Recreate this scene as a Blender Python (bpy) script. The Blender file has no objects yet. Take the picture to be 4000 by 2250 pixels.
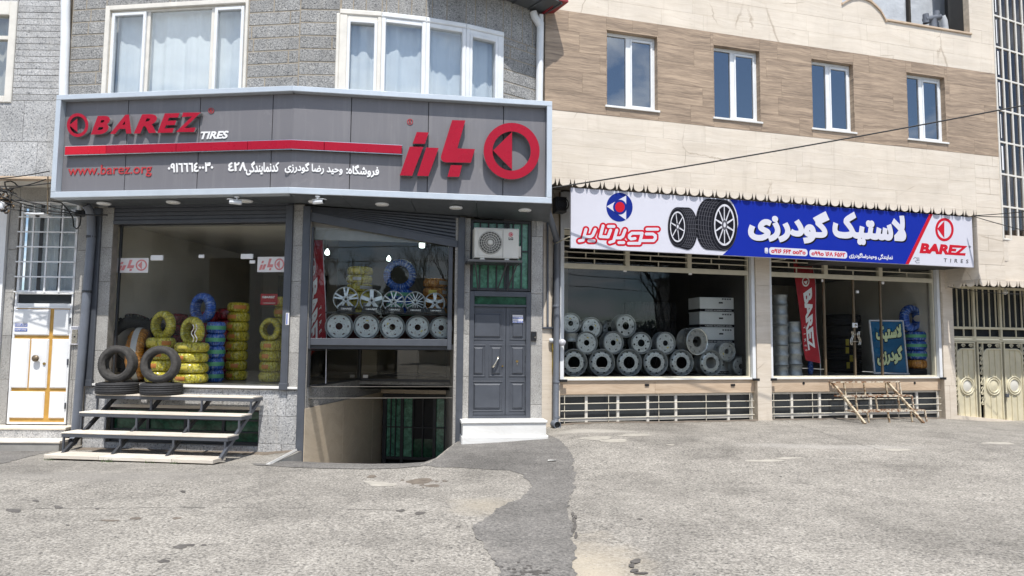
import bpy, bmesh, math, random
from math import sin, cos, pi, radians, sqrt
from mathutils import Matrix, Vector
from mathutils.geometry import delaunay_2d_cdt
import numpy as np
random.seed(7)
S = bpy.context.scene
COL = S.collection
# ------------------------------------------------------------------ camera
F, PIT, ROL, CZ = 2733.7, radians(4.5017), radians(.5306), 1.75
_f = Vector((0, cos(PIT), sin(PIT))); _u = Vector((0, -sin(PIT), cos(PIT))); _r = Vector((1, 0, 0))
CR = cos(ROL)*_r + sin(ROL)*_u; CU = -sin(ROL)*_r + cos(ROL)*_u
cam = bpy.data.objects.new('camera', bpy.data.cameras.new('camera')); COL.objects.link(cam)
cam.data.sensor_width = 36; cam.data.lens = 36*F/4000; cam.data.clip_start = .05; cam.data.clip_end = 2000
m = Matrix((( CR.x, CU.x, -_f.x, 0), (CR.y, CU.y, -_f.y, 0), (CR.z, CU.z, -_f.z, CZ), (0, 0, 0, 1)))
cam.matrix_world = m; S.camera = cam
# ------------------------------------------------------------------ sky, sun, exposure
SUN_EL, SUN_AZ = radians(64), radians(7)         # azimuth right of straight behind the camera
world = bpy.data.worlds.new('World'); S.world = world; world.use_nodes = True
def nd(t, typ, ins=None, **at):
    n = t.nodes.new(typ)
    for k, v in at.items(): setattr(n, k, v)
    for k, v in (ins or {}).items():
        s = n.inputs[k]
        if isinstance(v, bpy.types.NodeSocket): t.links.new(v, s)
        else: s.default_value = v
    return n
def ramp(t, fac, *stops, interp='LINEAR'):
    n = t.nodes.new('ShaderNodeValToRGB'); t.links.new(fac, n.inputs[0]); n.color_ramp.interpolation = interp
    e = n.color_ramp.elements
    while len(e) < len(stops): e.new(.5)
    for q, (p, c) in zip(e, stops):
        q.position = p; q.color = (c, c, c, 1) if not hasattr(c, '__len__') else (*c, 1)
    return n.outputs[0]
def mixc(t, fac, a, b, mode='MIX'):
    n = t.nodes.new('ShaderNodeMix'); n.data_type = 'RGBA'; n.blend_type = mode
    for s, v in ((n.inputs[0], fac), (n.inputs[6], a), (n.inputs[7], b)):
        if isinstance(v, bpy.types.NodeSocket): t.links.new(v, s)
        else: s.default_value = v if not hasattr(v, '__len__') else (*v[:3], 1)
    return n.outputs[2]
def mth(t, op, a, b=0., c=None):
    n = t.nodes.new('ShaderNodeMath'); n.operation = op
    for s, v in zip(n.inputs, (a, b) if c is None else (a, b, c)):
        if isinstance(v, bpy.types.NodeSocket): t.links.new(v, s)
        else: s.default_value = v
    return n.outputs[0]
wt = world.node_tree; bg = wt.nodes['Background']
sky = nd(wt, 'ShaderNodeTexSky', sky_type='NISHITA', sun_disc=False, sun_elevation=SUN_EL, sun_rotation=pi-SUN_AZ,
         altitude=1500., air_density=1., dust_density=1.)
tc = nd(wt, 'ShaderNodeTexCoord')
sx = nd(wt, 'ShaderNodeSeparateXYZ', {0: tc.outputs['Generated']})
zz = mth(wt, 'ADD', mth(wt, 'MAXIMUM', sx.outputs[2], 0.), .22)
cv = nd(wt, 'ShaderNodeCombineXYZ', {0: mth(wt, 'DIVIDE', sx.outputs[0], zz), 1: mth(wt, 'DIVIDE', sx.outputs[1], zz), 2: 21.7})
cn = nd(wt, 'ShaderNodeTexNoise', {'Vector': cv.outputs[0], 'Scale': 2.3, 'Detail': 8., 'Roughness': .55, 'Distortion': .25})
cf = ramp(wt, cn.outputs[0], (.46, 0.), (.6, 1.))
skycol = mixc(wt, cf, sky.outputs[0], (8.2, 8.6, 9.2))
wt.links.new(skycol, bg.inputs[0]); bg.inputs[1].default_value = .12
sun = bpy.data.objects.new('sun', bpy.data.lights.new('sun', 'SUN')); COL.objects.link(sun)
sun.data.energy = 3.8; sun.data.angle = radians(.53); sun.data.color = (1, .96, .9)
sun.rotation_euler = (pi/2-SUN_EL, 0, SUN_AZ); sun.location = (3, -10, 20)
S.view_settings.view_transform = 'Standard'; S.view_settings.look = 'None'; S.view_settings.gamma = 1
S.view_settings.use_curve_mapping = False; S.view_settings.exposure = .55
cy = S.cycles
S.render.engine = 'CYCLES'
cy.use_denoising = True; cy.denoiser = 'OPENIMAGEDENOISE'; cy.denoising_input_passes = 'RGB_ALBEDO_NORMAL'
cy.max_bounces = 10; cy.diffuse_bounces = 4; cy.glossy_bounces = 4; cy.transparent_max_bounces = 24
cy.transmission_bounces = 6; cy.sample_clamp_indirect = 6; cy.caustics_reflective = False; cy.caustics_refractive = False

# ------------------------------------------------------------------ frames (real vertical planes of the place)
def ray(px, py): return _f + CR*((px-2000)/F) + CU*((1125-py)/F)
class Frame:
    """A vertical plane: x runs along it, y goes into the building, z is up."""
    def __init__(s, o, yaw):
        s.o = Vector((o[0], o[1])); s.yaw = yaw
        s.ux = Vector((cos(yaw), sin(yaw))); s.n = Vector((-sin(yaw), cos(yaw)))
        s.M = Matrix.Translation((o[0], o[1], 0)) @ Matrix.Rotation(yaw, 4, 'Z')
    def at(s, px, py, d=0.):
        r = ray(px, py); r2 = Vector((r.x, r.y))
        t = (s.o.dot(s.n)+d)/r2.dot(s.n); p = r2*t-s.o
        return p.dot(s.ux), CZ+t*r.z
    def mpp(s, px, py, d=0.):
        r = ray(px, py); r2 = Vector((r.x, r.y))
        return (s.o.dot(s.n)+d)/r2.dot(s.n)/F
    def off(s, d, yaw=None):
        p = s.o+s.n*d; return Frame((p.x, p.y), s.yaw if yaw is None else yaw)
    def w(s, u, d, z): return s.M @ Vector((u, d, z))
    def rect(s, d, tl, br):
        a = s.at(*tl, d); b = s.at(*br, d); return a[0], b[0], b[1], a[1]
def anchored(px, Y, yaw):
    r = ray(px, 1335); return Frame((r.x/r.y*Y, Y), yaw)
YL1, YL2, YR = radians(-7.385), radians(8.35), radians(15.876)
G2 = anchored(1950, 12.6, YL2)
r_ = ray(1174, 1335); k_ = G2.o.dot(G2.n)/Vector((r_.x, r_.y)).dot(G2.n)
FOLD = Vector((r_.x*k_, r_.y*k_))
G1 = Frame(FOLD, YL1); G2 = Frame(FOLD, YL2)
# sign plane: both facets pushed out; the fold runs along the bisector
PROT = .95
def meet(a, b):
    # intersection of two frames' base lines
    A = np.array([[a.ux.x, -b.ux.x], [a.ux.y, -b.ux.y]]); q = np.linalg.solve(A, np.array(b.o-a.o))
    return a.o+a.ux*q[0]
r_ = ray(1106.5, 1335); p_ = Vector((r_.x, r_.y))*(11.16/r_.y); S1 = Frame(p_, YL1); S2 = Frame(p_, YL2)
RS = anchored(2190, 14.0, YR)                    # right building, shop plane
RO = 1.02                                        # its upper storey overhangs by this
LB = anchored(150, 12.95, radians(1.0))          # left building

# ------------------------------------------------------------------ mesh building
class MB:
    def __init__(s): s.v = []; s.f = []; s.mi = []; s.sm = []; s.m = 0; s.smooth = False
    def add(s, vs, fs, smooth=None):
        k = len(s.v); s.v += [tuple(q) for q in vs]
        for f in fs: s.f.append(tuple(i+k for i in f)); s.mi.append(s.m); s.sm.append(s.smooth if smooth is None else smooth)
        return s
    def box(s, x0, x1, y0, y1, z0, z1, c=0.):
        if x0 > x1: x0, x1 = x1, x0
        if y0 > y1: y0, y1 = y1, y0
        if z0 > z1: z0, z1 = z1, z0
        if c <= 0:
            return s.add([(x0,y0,z0),(x1,y0,z0),(x1,y1,z0),(x0,y1,z0),(x0,y0,z1),(x1,y0,z1),(x1,y1,z1),(x0,y1,z1)],
                  [(0,3,2,1),(4,5,6,7),(0,1,5,4),(1,2,6,5),(2,3,7,6),(3,0,4,7)])
        c = min(c, (x1-x0)*.45, (y1-y0)*.9, (z1-z0)*.45)   # chamfered towards the viewer (front = y0)
        return s.add([(x0,y0+c,z0),(x1,y0+c,z0),(x1,y1,z0),(x0,y1,z0),(x0,y0+c,z1),(x1,y0+c,z1),(x1,y1,z1),(x0,y1,z1),
                      (x0+c,y0,z0+c),(x1-c,y0,z0+c),(x1-c,y0,z1-c),(x0+c,y0,z1-c)],
                     [(0,3,2,1),(4,5,6,7),(1,2,6,5),(2,3,7,6),(3,0,4,7),(8,9,10,11),(0,1,9,8),(1,5,10,9),(5,4,11,10),(4,0,8,11)])
    def prism(s, poly, y0, y1, c=0.):
        """polygon in x,z extruded along y"""
        return s.tri(fill([poly]), y0, y1)
    def tri(s, T, y0, y1, fmap=None, side_m=None):
        V, tr, bd = T; n = len(V)
        q = (lambda p: p) if fmap is None else fmap
        P = [q(p) for p in V]
        s.add([(p[0], y0, p[1]) for p in P], tr)
        if y1 is not None and y1 != y0:
            s.add([(p[0], y1, p[1]) for p in P], [t[::-1] for t in tr])
            om = s.m
            if side_m is not None: s.m = side_m
            vs = []; fs = []
            for a, b in bd:
                k = len(vs); vs += [(P[a][0], y0, P[a][1]), (P[b][0], y0, P[b][1]), (P[b][0], y1, P[b][1]), (P[a][0], y1, P[a][1])]
                fs.append((k, k+3, k+2, k+1))
            s.add(vs, fs); s.m = om
        return s
    def lathe(s, prof, seg=32, axis='y', o=(0,0,0), closed=False, smooth=True, a0=0., a1=2*pi):
        """prof: (radius, along axis)"""
        full = abs(a1-a0-2*pi) < 1e-6; n = seg if full else seg+1; vs = []
        for i in range(n):
            a = a0+(a1-a0)*i/seg; ca, sa = cos(a), sin(a)
            for r, h in prof:
                vs.append((o[0]+r*ca, o[1]+h, o[2]+r*sa) if axis == 'y' else (o[0]+r*ca, o[1]+r*sa, o[2]+h) if axis == 'z' else (o[0]+h, o[1]+r*ca, o[2]+r*sa))
        m_ = len(prof); fs = []
        for i in range(seg):
            j = (i+1) % n
            for k in range(m_-1+(1 if closed else 0)):
                l = (k+1) % m_
                fs.append((i*m_+k, j*m_+k, j*m_+l, i*m_+l))
        return s.add(vs, fs, smooth)
    def cyl(s, o, r, h, axis='y', seg=16, smooth=True):
        return s.lathe([(1e-4, 0), (r, 0)], seg, axis, o, smooth=False).lathe([(r, 0), (r, h)], seg, axis, o, smooth=smooth).lathe([(r, h), (1e-4, h)], seg, axis, o, smooth=False)
    def tube(s, path, r, seg=8, caps=True, smooth=True):
        P = [Vector(p) for p in path]; n = len(P); R = r if hasattr(r, '__len__') else [r]*n
        vs = []; up = None
        for i in range(n):
            t = (P[min(i+1, n-1)]-P[max(i-1, 0)]).normalized()
            if up is None: up = Vector((0, 0, 1)) if abs(t.z) < .9 else Vector((1, 0, 0))
            x = t.cross(up); x = x.normalized() if x.length > 1e-6 else t.orthogonal().normalized(); y = x.cross(t); up = y
            for k in range(seg):
                a = 2*pi*k/seg; vs.append(P[i]+(x*cos(a)+y*sin(a))*R[i])
        fs = [(i*seg+k, i*seg+(k+1) % seg, (i+1)*seg+(k+1) % seg, (i+1)*seg+k) for i in range(n-1) for k in range(seg)]
        s.add(vs, fs, smooth)
        if caps: s.add(vs[:seg], [tuple(range(seg))], False); s.add(vs[-seg:], [tuple(range(seg))[::-1]], False)
        return s
    def bar(s, a, b, w, h=None):
        """square bar from a to b"""
        a, b = Vector(a), Vector(b); t = (b-a).normalized(); h = h or w
        x = t.cross(Vector((0, 1, 0))); x = (t.cross(Vector((1, 0, 0))) if x.length < 1e-3 else x).normalized(); y = x.cross(t)
        vs = [p+x*(sx_*w/2)+y*(sy_*h/2) for p in (a, b) for sx_, sy_ in ((-1,-1),(1,-1),(1,1),(-1,1))]
        return s.add(vs, [(0,3,2,1),(4,5,6,7),(0,1,5,4),(1,2,6,5),(2,3,7,6),(3,0,4,7)])
    def mesh(s, name, mats, shift=None):
        me = bpy.data.meshes.new(name)
        vs = s.v if shift is None else [(a-shift[0], b-shift[1], c-shift[2]) for a, b, c in s.v]
        me.from_pydata(vs, [], s.f)
        for q in (mats if hasattr(mats, '__len__') else [mats]): me.materials.append(q)
        me.polygons.foreach_set('material_index', s.mi); me.polygons.foreach_set('use_smooth', s.sm)
        bm = bmesh.new(); bm.from_mesh(me); bmesh.ops.recalc_face_normals(bm, faces=bm.faces); bm.to_mesh(me); bm.free()
        me.update(); return me
def fill(loops, test=None):
    """triangulate polygons with holes (2-D loops); test(points)->bool mask overrides the even-odd rule"""
    V = []; E = []
    for L in loops:
        k = len(V); V += [Vector((p[0], p[1])) for p in L]; E += [(k+i, k+(i+1) % len(L)) for i in range(len(L))]
    vs, es, fs, *_ = delaunay_2d_cdt(V, E, [], 0, 1e-6)
    P = np.array([(v.x, v.y) for v in vs]); T = np.array([f for f in fs if len(f) == 3])
    c = P[T].mean(1)
    keep = test(c) if test else (np.abs(winding(c, loops)) % 2 == 1)
    T = T[keep]
    a = P[T[:, 1]]-P[T[:, 0]]; b = P[T[:, 2]]-P[T[:, 0]]; ar = a[:, 0]*b[:, 1]-a[:, 1]*b[:, 0]
    T[ar < 0] = T[ar < 0][:, ::-1]
    cnt = {}
    for t in T:
        for i in range(3): cnt[(t[i], t[(i+1) % 3])] = 1
    bd = [(int(a), int(b)) for (a, b) in cnt if (b, a) not in cnt]
    return [tuple(p) for p in P], [tuple(int(i) for i in t) for t in T], bd
def winding(c, loops):
    w = np.zeros(len(c), int)
    for L in loops:
        A = np.array([(p[0], p[1]) for p in L]); B = np.roll(A, -1, 0)
        for (x0, y0), (x1, y1) in zip(A, B):
            if y0 == y1: continue
            cr = (x1-x0)*(c[:, 1]-y0)-(c[:, 0]-x0)*(y1-y0)
            if y0 < y1: w += ((y0 <= c[:, 1]) & (c[:, 1] < y1) & (cr > 0))
            else: w -= ((y1 <= c[:, 1]) & (c[:, 1] < y0) & (cr < 0))
    return w
def circle(cx, cz, r, n=32, rz=None, a0=0.): return [(cx+r*cos(a0+2*pi*i/n), cz+(rz or r)*sin(a0+2*pi*i/n)) for i in range(n)]

# ------------------------------------------------------------------ objects
WM = {}
def thing(name, label, cat, M, group=None, kind=None):
    o = bpy.data.objects.new(name, None); o.empty_display_size = .1; COL.objects.link(o)
    o.matrix_world = M; WM[o.name] = M.copy()
    o['label'] = label; o['category'] = cat
    if group: o['group'] = group
    if kind: o['kind'] = kind
    return o
def part(parent, name, mesh, mats=None, M=None, label=None, kind=None):
    """mesh: MB or Mesh; M: world matrix of the part's own frame (None = same as parent)"""
    me = mesh.mesh(name, mats) if isinstance(mesh, MB) else mesh
    o = bpy.data.objects.new(name, me); COL.objects.link(o); o.parent = parent
    pm = WM[parent.name]; W = pm if M is None else M
    o.matrix_basis = pm.inverted() @ W; WM[o.name] = W.copy()
    if label: o['label'] = label
    if kind: o['kind'] = kind
    return o
def solo(name, label, cat, mb, mats, M, o=(0, 0, 0), group=None, kind=None):
    """a thing that is one mesh; o: its base in the frame M"""
    me = mb.mesh(name, mats, o) if isinstance(mb, MB) else mb
    ob = bpy.data.objects.new(name, me); COL.objects.link(ob)
    W = M @ Matrix.Translation(o); ob.matrix_world = W; WM[ob.name] = W.copy()
    if label: ob['label'] = label
    if cat: ob['category'] = cat
    if group: ob['group'] = group
    if kind: ob['kind'] = kind
    return ob
def T(x, y, z): return Matrix.Translation((x, y, z))
def Rz(a): return Matrix.Rotation(a, 4, 'Z')
def Rx(a): return Matrix.Rotation(a, 4, 'X')
def Ry(a): return Matrix.Rotation(a, 4, 'Y')
def Sc(s): return Matrix.Scale(s, 4)

# ------------------------------------------------------------------ lettering (outlines of the built-in fonts, shaped and thickened here)
FA = {'ا':(0xFE8D,0xFE8E,0,0),'ب':(0xFE8F,0xFE90,0xFE91,0xFE92),'ت':(0xFE95,0xFE96,0xFE97,0xFE98),'ح':(0xFEA1,0xFEA2,0xFEA3,0xFEA4),'د':(0xFEA9,0xFEAA,0,0),
 'ر':(0xFEAD,0xFEAE,0,0),'ز':(0xFEAF,0xFEB0,0,0),'س':(0xFEB1,0xFEB2,0xFEB3,0xFEB4),'ش':(0xFEB5,0xFEB6,0xFEB7,0xFEB8),'ض':(0xFEBD,0xFEBE,0xFEBF,0xFEC0),
 'ف':(0xFED1,0xFED2,0xFED3,0xFED4),'ک':(0xFB8E,0xFB8F,0xFB90,0xFB91),'گ':(0xFB92,0xFB93,0xFB94,0xFB95),'ل':(0xFEDD,0xFEDE,0xFEDF,0xFEE0),'م':(0xFEE1,0xFEE2,0xFEE3,0xFEE4),
 'ن':(0xFEE5,0xFEE6,0xFEE7,0xFEE8),'ه':(0xFEE9,0xFEEA,0xFEEB,0xFEEC),'و':(0xFEED,0xFEEE,0,0),'ی':(0xFBFC,0xFBFD,0xFBFE,0xFBFF),'\1':(0xFEFB,0xFEFC,0,0)}
def fa(s):
    s = s.replace('لا', '\1'); out = []
    for i, c in enumerate(s):
        if c not in FA: out.append(c); continue
        f = FA[c]; pj = i > 0 and s[i-1] in FA and FA[s[i-1]][2]; nj = f[2] and i+1 < len(s) and s[i+1] in FA
        out.append(chr(f[3] if pj and nj else f[1] if pj else f[2] if nj else f[0]))
    return ''.join(reversed(out))
_tx = {}
def outlines(txt, shear=0., spacing=1.):
    key = (txt, shear, spacing)
    if key in _tx: return _tx[key]
    c = bpy.data.curves.new('t', 'FONT'); c.body = txt; c.size = 1; c.shear = shear; c.space_character = spacing; c.resolution_u = 3
    o = bpy.data.objects.new('t', c); COL.objects.link(o); dg = bpy.context.evaluated_depsgraph_get()
    cu = o.evaluated_get(dg).to_curve(dg); loops = []
    for sp in cu.splines:
        bp = sp.bezier_points; n = len(bp); L = []
        if n == 0: continue
        for i in range(n):
            a, b = bp[i], bp[(i+1) % n]; p0, p1, p2, p3 = a.co, a.handle_right, b.handle_left, b.co
            st = (p3-p0).length; dev = (p1-p0).cross(p3-p0).length+(p2-p0).cross(p3-p0).length
            k = 1 if dev < 1e-4*max(st, 1e-6) or st < .02 else 4
            for q in range(k):
                t = q/k; p = p0*(1-t)**3+p1*3*t*(1-t)**2+p2*3*t*t*(1-t)+p3*t**3
                if not L or (Vector((p.x, p.y))-Vector(L[-1])).length > 2e-3: L.append((p.x, p.y))
        if len(L) > 2: loops.append(L)
    o.to_mesh_clear() if False else None
    bpy.data.objects.remove(o); bpy.data.curves.remove(c)
    _tx[key] = loops; return loops
_tg = {}
def text2d(txt, bold=0., shear=0., spacing=1., box=True):
    """-> filled 2-D geometry scaled to the unit box (x 0..1, z 0..1) and its aspect"""
    key = (txt, bold, shear, spacing)
    if key in _tg: return _tg[key]
    loops = outlines(txt, shear, spacing)
    A = [np.array(L) for L in loops]
    segs = np.concatenate([np.stack([a, np.roll(a, -1, 0)], 1) for a in A])
    if bold > 0:
        offs = list(loops)
        for a in A:
            d = np.roll(a, -1, 0)-a; d /= np.maximum(np.linalg.norm(d, axis=1)[:, None], 1e-9); nrm = np.stack([d[:, 1], -d[:, 0]], 1)
            for sg in (1, -1):
                nn = nrm+np.roll(nrm, 1, 0); l = np.maximum(np.linalg.norm(nn, axis=1), .3); nn = nn/l[:, None]
                mit = np.minimum(2/np.maximum(l, .3), 1.5); q = a+sg*bold*nn*mit[:, None]
                offs.append([tuple(p) for p in q])
        def test(c):
            ins = winding(c, loops) != 0
            s0 = segs[:, 0]; dd = segs[:, 1]-s0; l2 = np.maximum((dd**2).sum(1), 1e-12)
            for k in range(0, len(c), 400):
                cc = c[k:k+400]; t = np.clip(((cc[:, None]-s0)*dd).sum(2)/l2, 0, 1)
                dist = np.sqrt((((s0+t[..., None]*dd)-cc[:, None])**2).sum(2)).min(1); ins[k:k+400] |= dist < bold*.97
            return ins
        g = fill(offs, test)
    else: g = fill(loops, lambda c: winding(c, loops) != 0)
    P = np.array(g[0]); used = np.unique(np.array(g[1])); lo, hi = P[used].min(0), P[used].max(0)
    Q = (P-lo)/(hi-lo); g = ([tuple(p) for p in Q], g[1], g[2]), (hi-lo)[0]/(hi-lo)[1]
    _tg[key] = g; return g
def put_text(mb, rect, y0, y1, txt, bold=0., shear=0., spacing=1., side_m=None, rot=0, sheet=None):
    """rect = (u0,u1,z0,z1); rot=-90: reads downwards"""
    g, asp = text2d(txt, bold, shear, spacing); u0, u1, z0, z1 = rect
    if rot == 0: fm = lambda p: (u0+p[0]*(u1-u0), z0+p[1]*(z1-z0))
    else: fm = lambda p: (u0+p[1]*(u1-u0), z1-p[0]*(z1-z0))
    if sheet: f0 = fm; fm = lambda p: sheet(f0(p))
    mb.tri(g, y0, y1, fm, side_m); return mb
# ------------------------------------------------------------------ materials (all procedural, in object space)
MT = {}
def newmat(name):
    m = bpy.data.materials.new(name); m.use_nodes = True; t = m.node_tree
    MT[name] = m; return m, t, t.nodes['Principled BSDF']
def bump(t, h, dist, b, strength=1.):
    n = nd(t, 'ShaderNodeBump', {'Height': h, 'Distance': dist, 'Strength': strength}); t.links.new(n.outputs[0], b.inputs['Normal']); return n
def coords(t, scale=(1, 1, 1), rot=(0, 0, 0), src='Object'):
    c = nd(t, 'ShaderNodeTexCoord').outputs[src]
    return nd(t, 'ShaderNodeMapping', {'Vector': c, 'Scale': scale, 'Rotation': rot}).outputs[0]
def noise(t, v, scale, detail=4., rough=.5, dist=0.): return nd(t, 'ShaderNodeTexNoise', {'Vector': v, 'Scale': scale, 'Detail': detail, 'Roughness': rough, 'Distortion': dist}).outputs[0]
def rnd(t): return nd(t, 'ShaderNodeObjectInfo').outputs['Random']
def simple(name, col, rough=.5, metal=0., var=.12, vs=6., grain=0., gs=80., spec=.5, coat=0., emit=None):
    """plain material with a little uneven wear, tone and grain"""
    m, t, b = newmat(name); v = coords(t)
    f = ramp(t, noise(t, v, vs, 5., .6), (.3, 1-var), (.7, 1+var))
    c = mixc(t, 1., (*col, 1), f, 'MULTIPLY')
    t.links.new(c, b.inputs['Base Color']); b.inputs['Metallic'].default_value = metal
    b.inputs['Specular IOR Level'].default_value = spec; b.inputs['Coat Weight'].default_value = coat
    r = mth(t, 'MULTIPLY_ADD', noise(t, v, vs*2.3, 4.), .3, rough-.15); t.links.new(mth(t, 'MAXIMUM', r, .03), b.inputs['Roughness'])
    if grain: bump(t, noise(t, v, gs, 3.), grain, b)
    if emit: b.inputs['Emission Color'].default_value = (*emit[:3], 1); b.inputs['Emission Strength'].default_value = emit[3]
    return m
def glass(name, tint=(.86, .9, .88), refl=.05, rough=0., fres=1.0, milk=0.):
    m, t, b = newmat(name); t.nodes.remove(b); out = t.nodes['Material Output']
    ge = nd(t, 'ShaderNodeNewGeometry'); dt = nd(t, 'ShaderNodeVectorMath', {0: ge.outputs['Normal'], 1: ge.outputs['Incoming']}, operation='DOT_PRODUCT').outputs['Value']
    fr = mth(t, 'MULTIPLY_ADD', mth(t, 'POWER', mth(t, 'SUBTRACT', 1., mth(t, 'ABSOLUTE', dt)), 5.), .96, .04)   # the same from either face of the pane
    fac = mth(t, 'MINIMUM', mth(t, 'MULTIPLY_ADD', fr, fres, refl), 1.)
    # panes are never quite flat: a faint slow ripple bends what they mirror
    v = coords(t); bn = nd(t, 'ShaderNodeBump', {'Height': noise(t, v, 1.3, 1.), 'Distance': .0012, 'Strength': 1.})
    g = nd(t, 'ShaderNodeBsdfGlossy', {'Color': (.95, .98, 1, 1), 'Roughness': rough, 'Normal': bn.outputs[0]})
    tr = nd(t, 'ShaderNodeBsdfTransparent', {'Color': (*tint, 1)})
    mx = nd(t, 'ShaderNodeMixShader', {0: fac, 1: tr.outputs[0], 2: g.outputs[0]})
    last = mx.outputs[0]
    if milk:
        d = nd(t, 'ShaderNodeBsdfDiffuse', {'Color': (.7, .72, .72, 1)})
        dm = mth(t, 'MULTIPLY', ramp(t, noise(t, v, 3., 6., .7), (.35, .2), (.75, 1.)), milk)
        last = nd(t, 'ShaderNodeMixShader', {0: dm, 1: last, 2: d.outputs[0]}).outputs[0]
    t.links.new(last, out.inputs[0]); return m
def granite(name, lo, mid, hi, scale=60., rough=.75, bmp=.006, bs=35., warm=.0, dirt=.0):
    m, t, b = newmat(name); v = coords(t); w = noise(t, v, scale*.5, 3.); wv = mixc(t, .03, v, w, 'ADD')
    a = noise(t, wv, scale, 5., .7); big = noise(t, v, 3., 4.)
    c = ramp(t, a, (.36, lo), (.47, mid), (.56, mid), (.66, hi))
    vo = nd(t, 'ShaderNodeTexVoronoi', {'Vector': wv, 'Scale': scale*.8}); sp = ramp(t, vo.outputs['Distance'], (.06, 1.), (.16, 0.))
    c = mixc(t, mth(t, 'MULTIPLY', sp, .7), c, (*lo, 1))
    tone = mth(t, 'MULTIPLY_ADD', rnd(t), .22, .89); tone = mth(t, 'MULTIPLY', tone, ramp(t, big, (.3, .85), (.7, 1.12)))
    c = mixc(t, 1., c, tone, 'MULTIPLY')
    if dirt:
        z = nd(t, 'ShaderNodeTexNoise', {'Vector': coords(t, (5, 5, .7)), 'Scale': 1.3, 'Detail': 6.}).outputs[0]
        c = mixc(t, mth(t, 'MULTIPLY', ramp(t, z, (.5, 0.), (.75, 1.)), dirt), c, (.55, .5, .42))
    t.links.new(c, b.inputs['Base Color']); b.inputs['Roughness'].default_value = rough
    h = mth(t, 'ADD', noise(t, v, bs, 6., .65), mth(t, 'MULTIPLY', a, .35)); bump(t, h, bmp, b); return m
def travertine(name, a, bcol, dark, k=1., wav=.35, pit=.6, rough=.5, tv=.07, cracks=0.):
    """horizontal bedding bands, pits and hairlines; every slab shifts the bands"""
    m, t, b = newmat(name); c = nd(t, 'ShaderNodeTexCoord').outputs['Object']
    sh = nd(t, 'ShaderNodeCombineXYZ', {0: mth(t, 'MULTIPLY', rnd(t), 40.), 1: mth(t, 'MULTIPLY', rnd(t), 17.), 2: mth(t, 'MULTIPLY', rnd(t), 9.)}).outputs[0]
    p = nd(t, 'ShaderNodeVectorMath', {0: c, 1: sh}, operation='ADD').outputs[0]
    wob = noise(t, p, .9, 3.)
    q = nd(t, 'ShaderNodeCombineXYZ', {2: mth(t, 'MULTIPLY', wob, wav)}).outputs[0]
    p2 = nd(t, 'ShaderNodeVectorMath', {0: p, 1: q}, operation='ADD').outputs[0]
    def mp(s): return nd(t, 'ShaderNodeMapping', {'Vector': p2, 'Scale': s}).outputs[0]
    band = noise(t, mp((.6*k, .6, 11.*k)), 1., 9., .72, .25); fine = noise(t, mp((3.5*k, 3., 75.*k)), 1., 5., .65)
    f = mth(t, 'ADD', mth(t, 'MULTIPLY', band, .6), mth(t, 'MULTIPLY', fine, .4))
    col = ramp(t, f, (.4, bcol), (.5, tuple((x+y)/2 for x, y in zip(a, bcol))), (.59, a))
    pits = noise(t, mp((7., 5., 75.)), 1., 3., .7); pm = ramp(t, pits, (.64, 0.), (.7, 1.))
    pm = mth(t, 'MULTIPLY', pm, ramp(t, noise(t, p, 1.7, 2.), (.45, 0.), (.65, pit)))
    col = mixc(t, pm, col, (*dark, 1))
    if cracks:
        vc = nd(t, 'ShaderNodeTexVoronoi', {'Vector': mixc(t, .22, c, noise(t, c, 1.4, 6., .65), 'ADD'), 'Scale': .75}, feature='DISTANCE_TO_EDGE').outputs[0]
        msk = ramp(t, noise(t, c, .8, 2.), (.53, 0.), (.6, 1.))
        col = mixc(t, mth(t, 'MULTIPLY', mth(t, 'MULTIPLY', ramp(t, vc, (.003, 1.), (.009, 0.)), msk), cracks), col, (*dark, 1))
        st = noise(t, nd(t, 'ShaderNodeMapping', {'Vector': c, 'Scale': (3.2, 3, .35)}).outputs[0], 1.6, 5., .65)
        col = mixc(t, mth(t, 'MULTIPLY', ramp(t, st, (.58, 0.), (.75, 1.)), .3), col, (.4, .33, .25))
    bl = noise(t, c, 1.1, 5., .6); col = mixc(t, 1., col, ramp(t, bl, (.3, .9), (.7, 1.06)), 'MULTIPLY')
    tone = mth(t, 'MULTIPLY_ADD', rnd(t), tv, 1-tv/2); col = mixc(t, 1., col, tone, 'MULTIPLY')
    t.links.new(col, b.inputs['Base Color']); b.inputs['Roughness'].default_value = rough
    bump(t, mth(t, 'SUBTRACT', mth(t, 'MULTIPLY', f, .4), pm), .003, b); return m
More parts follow.
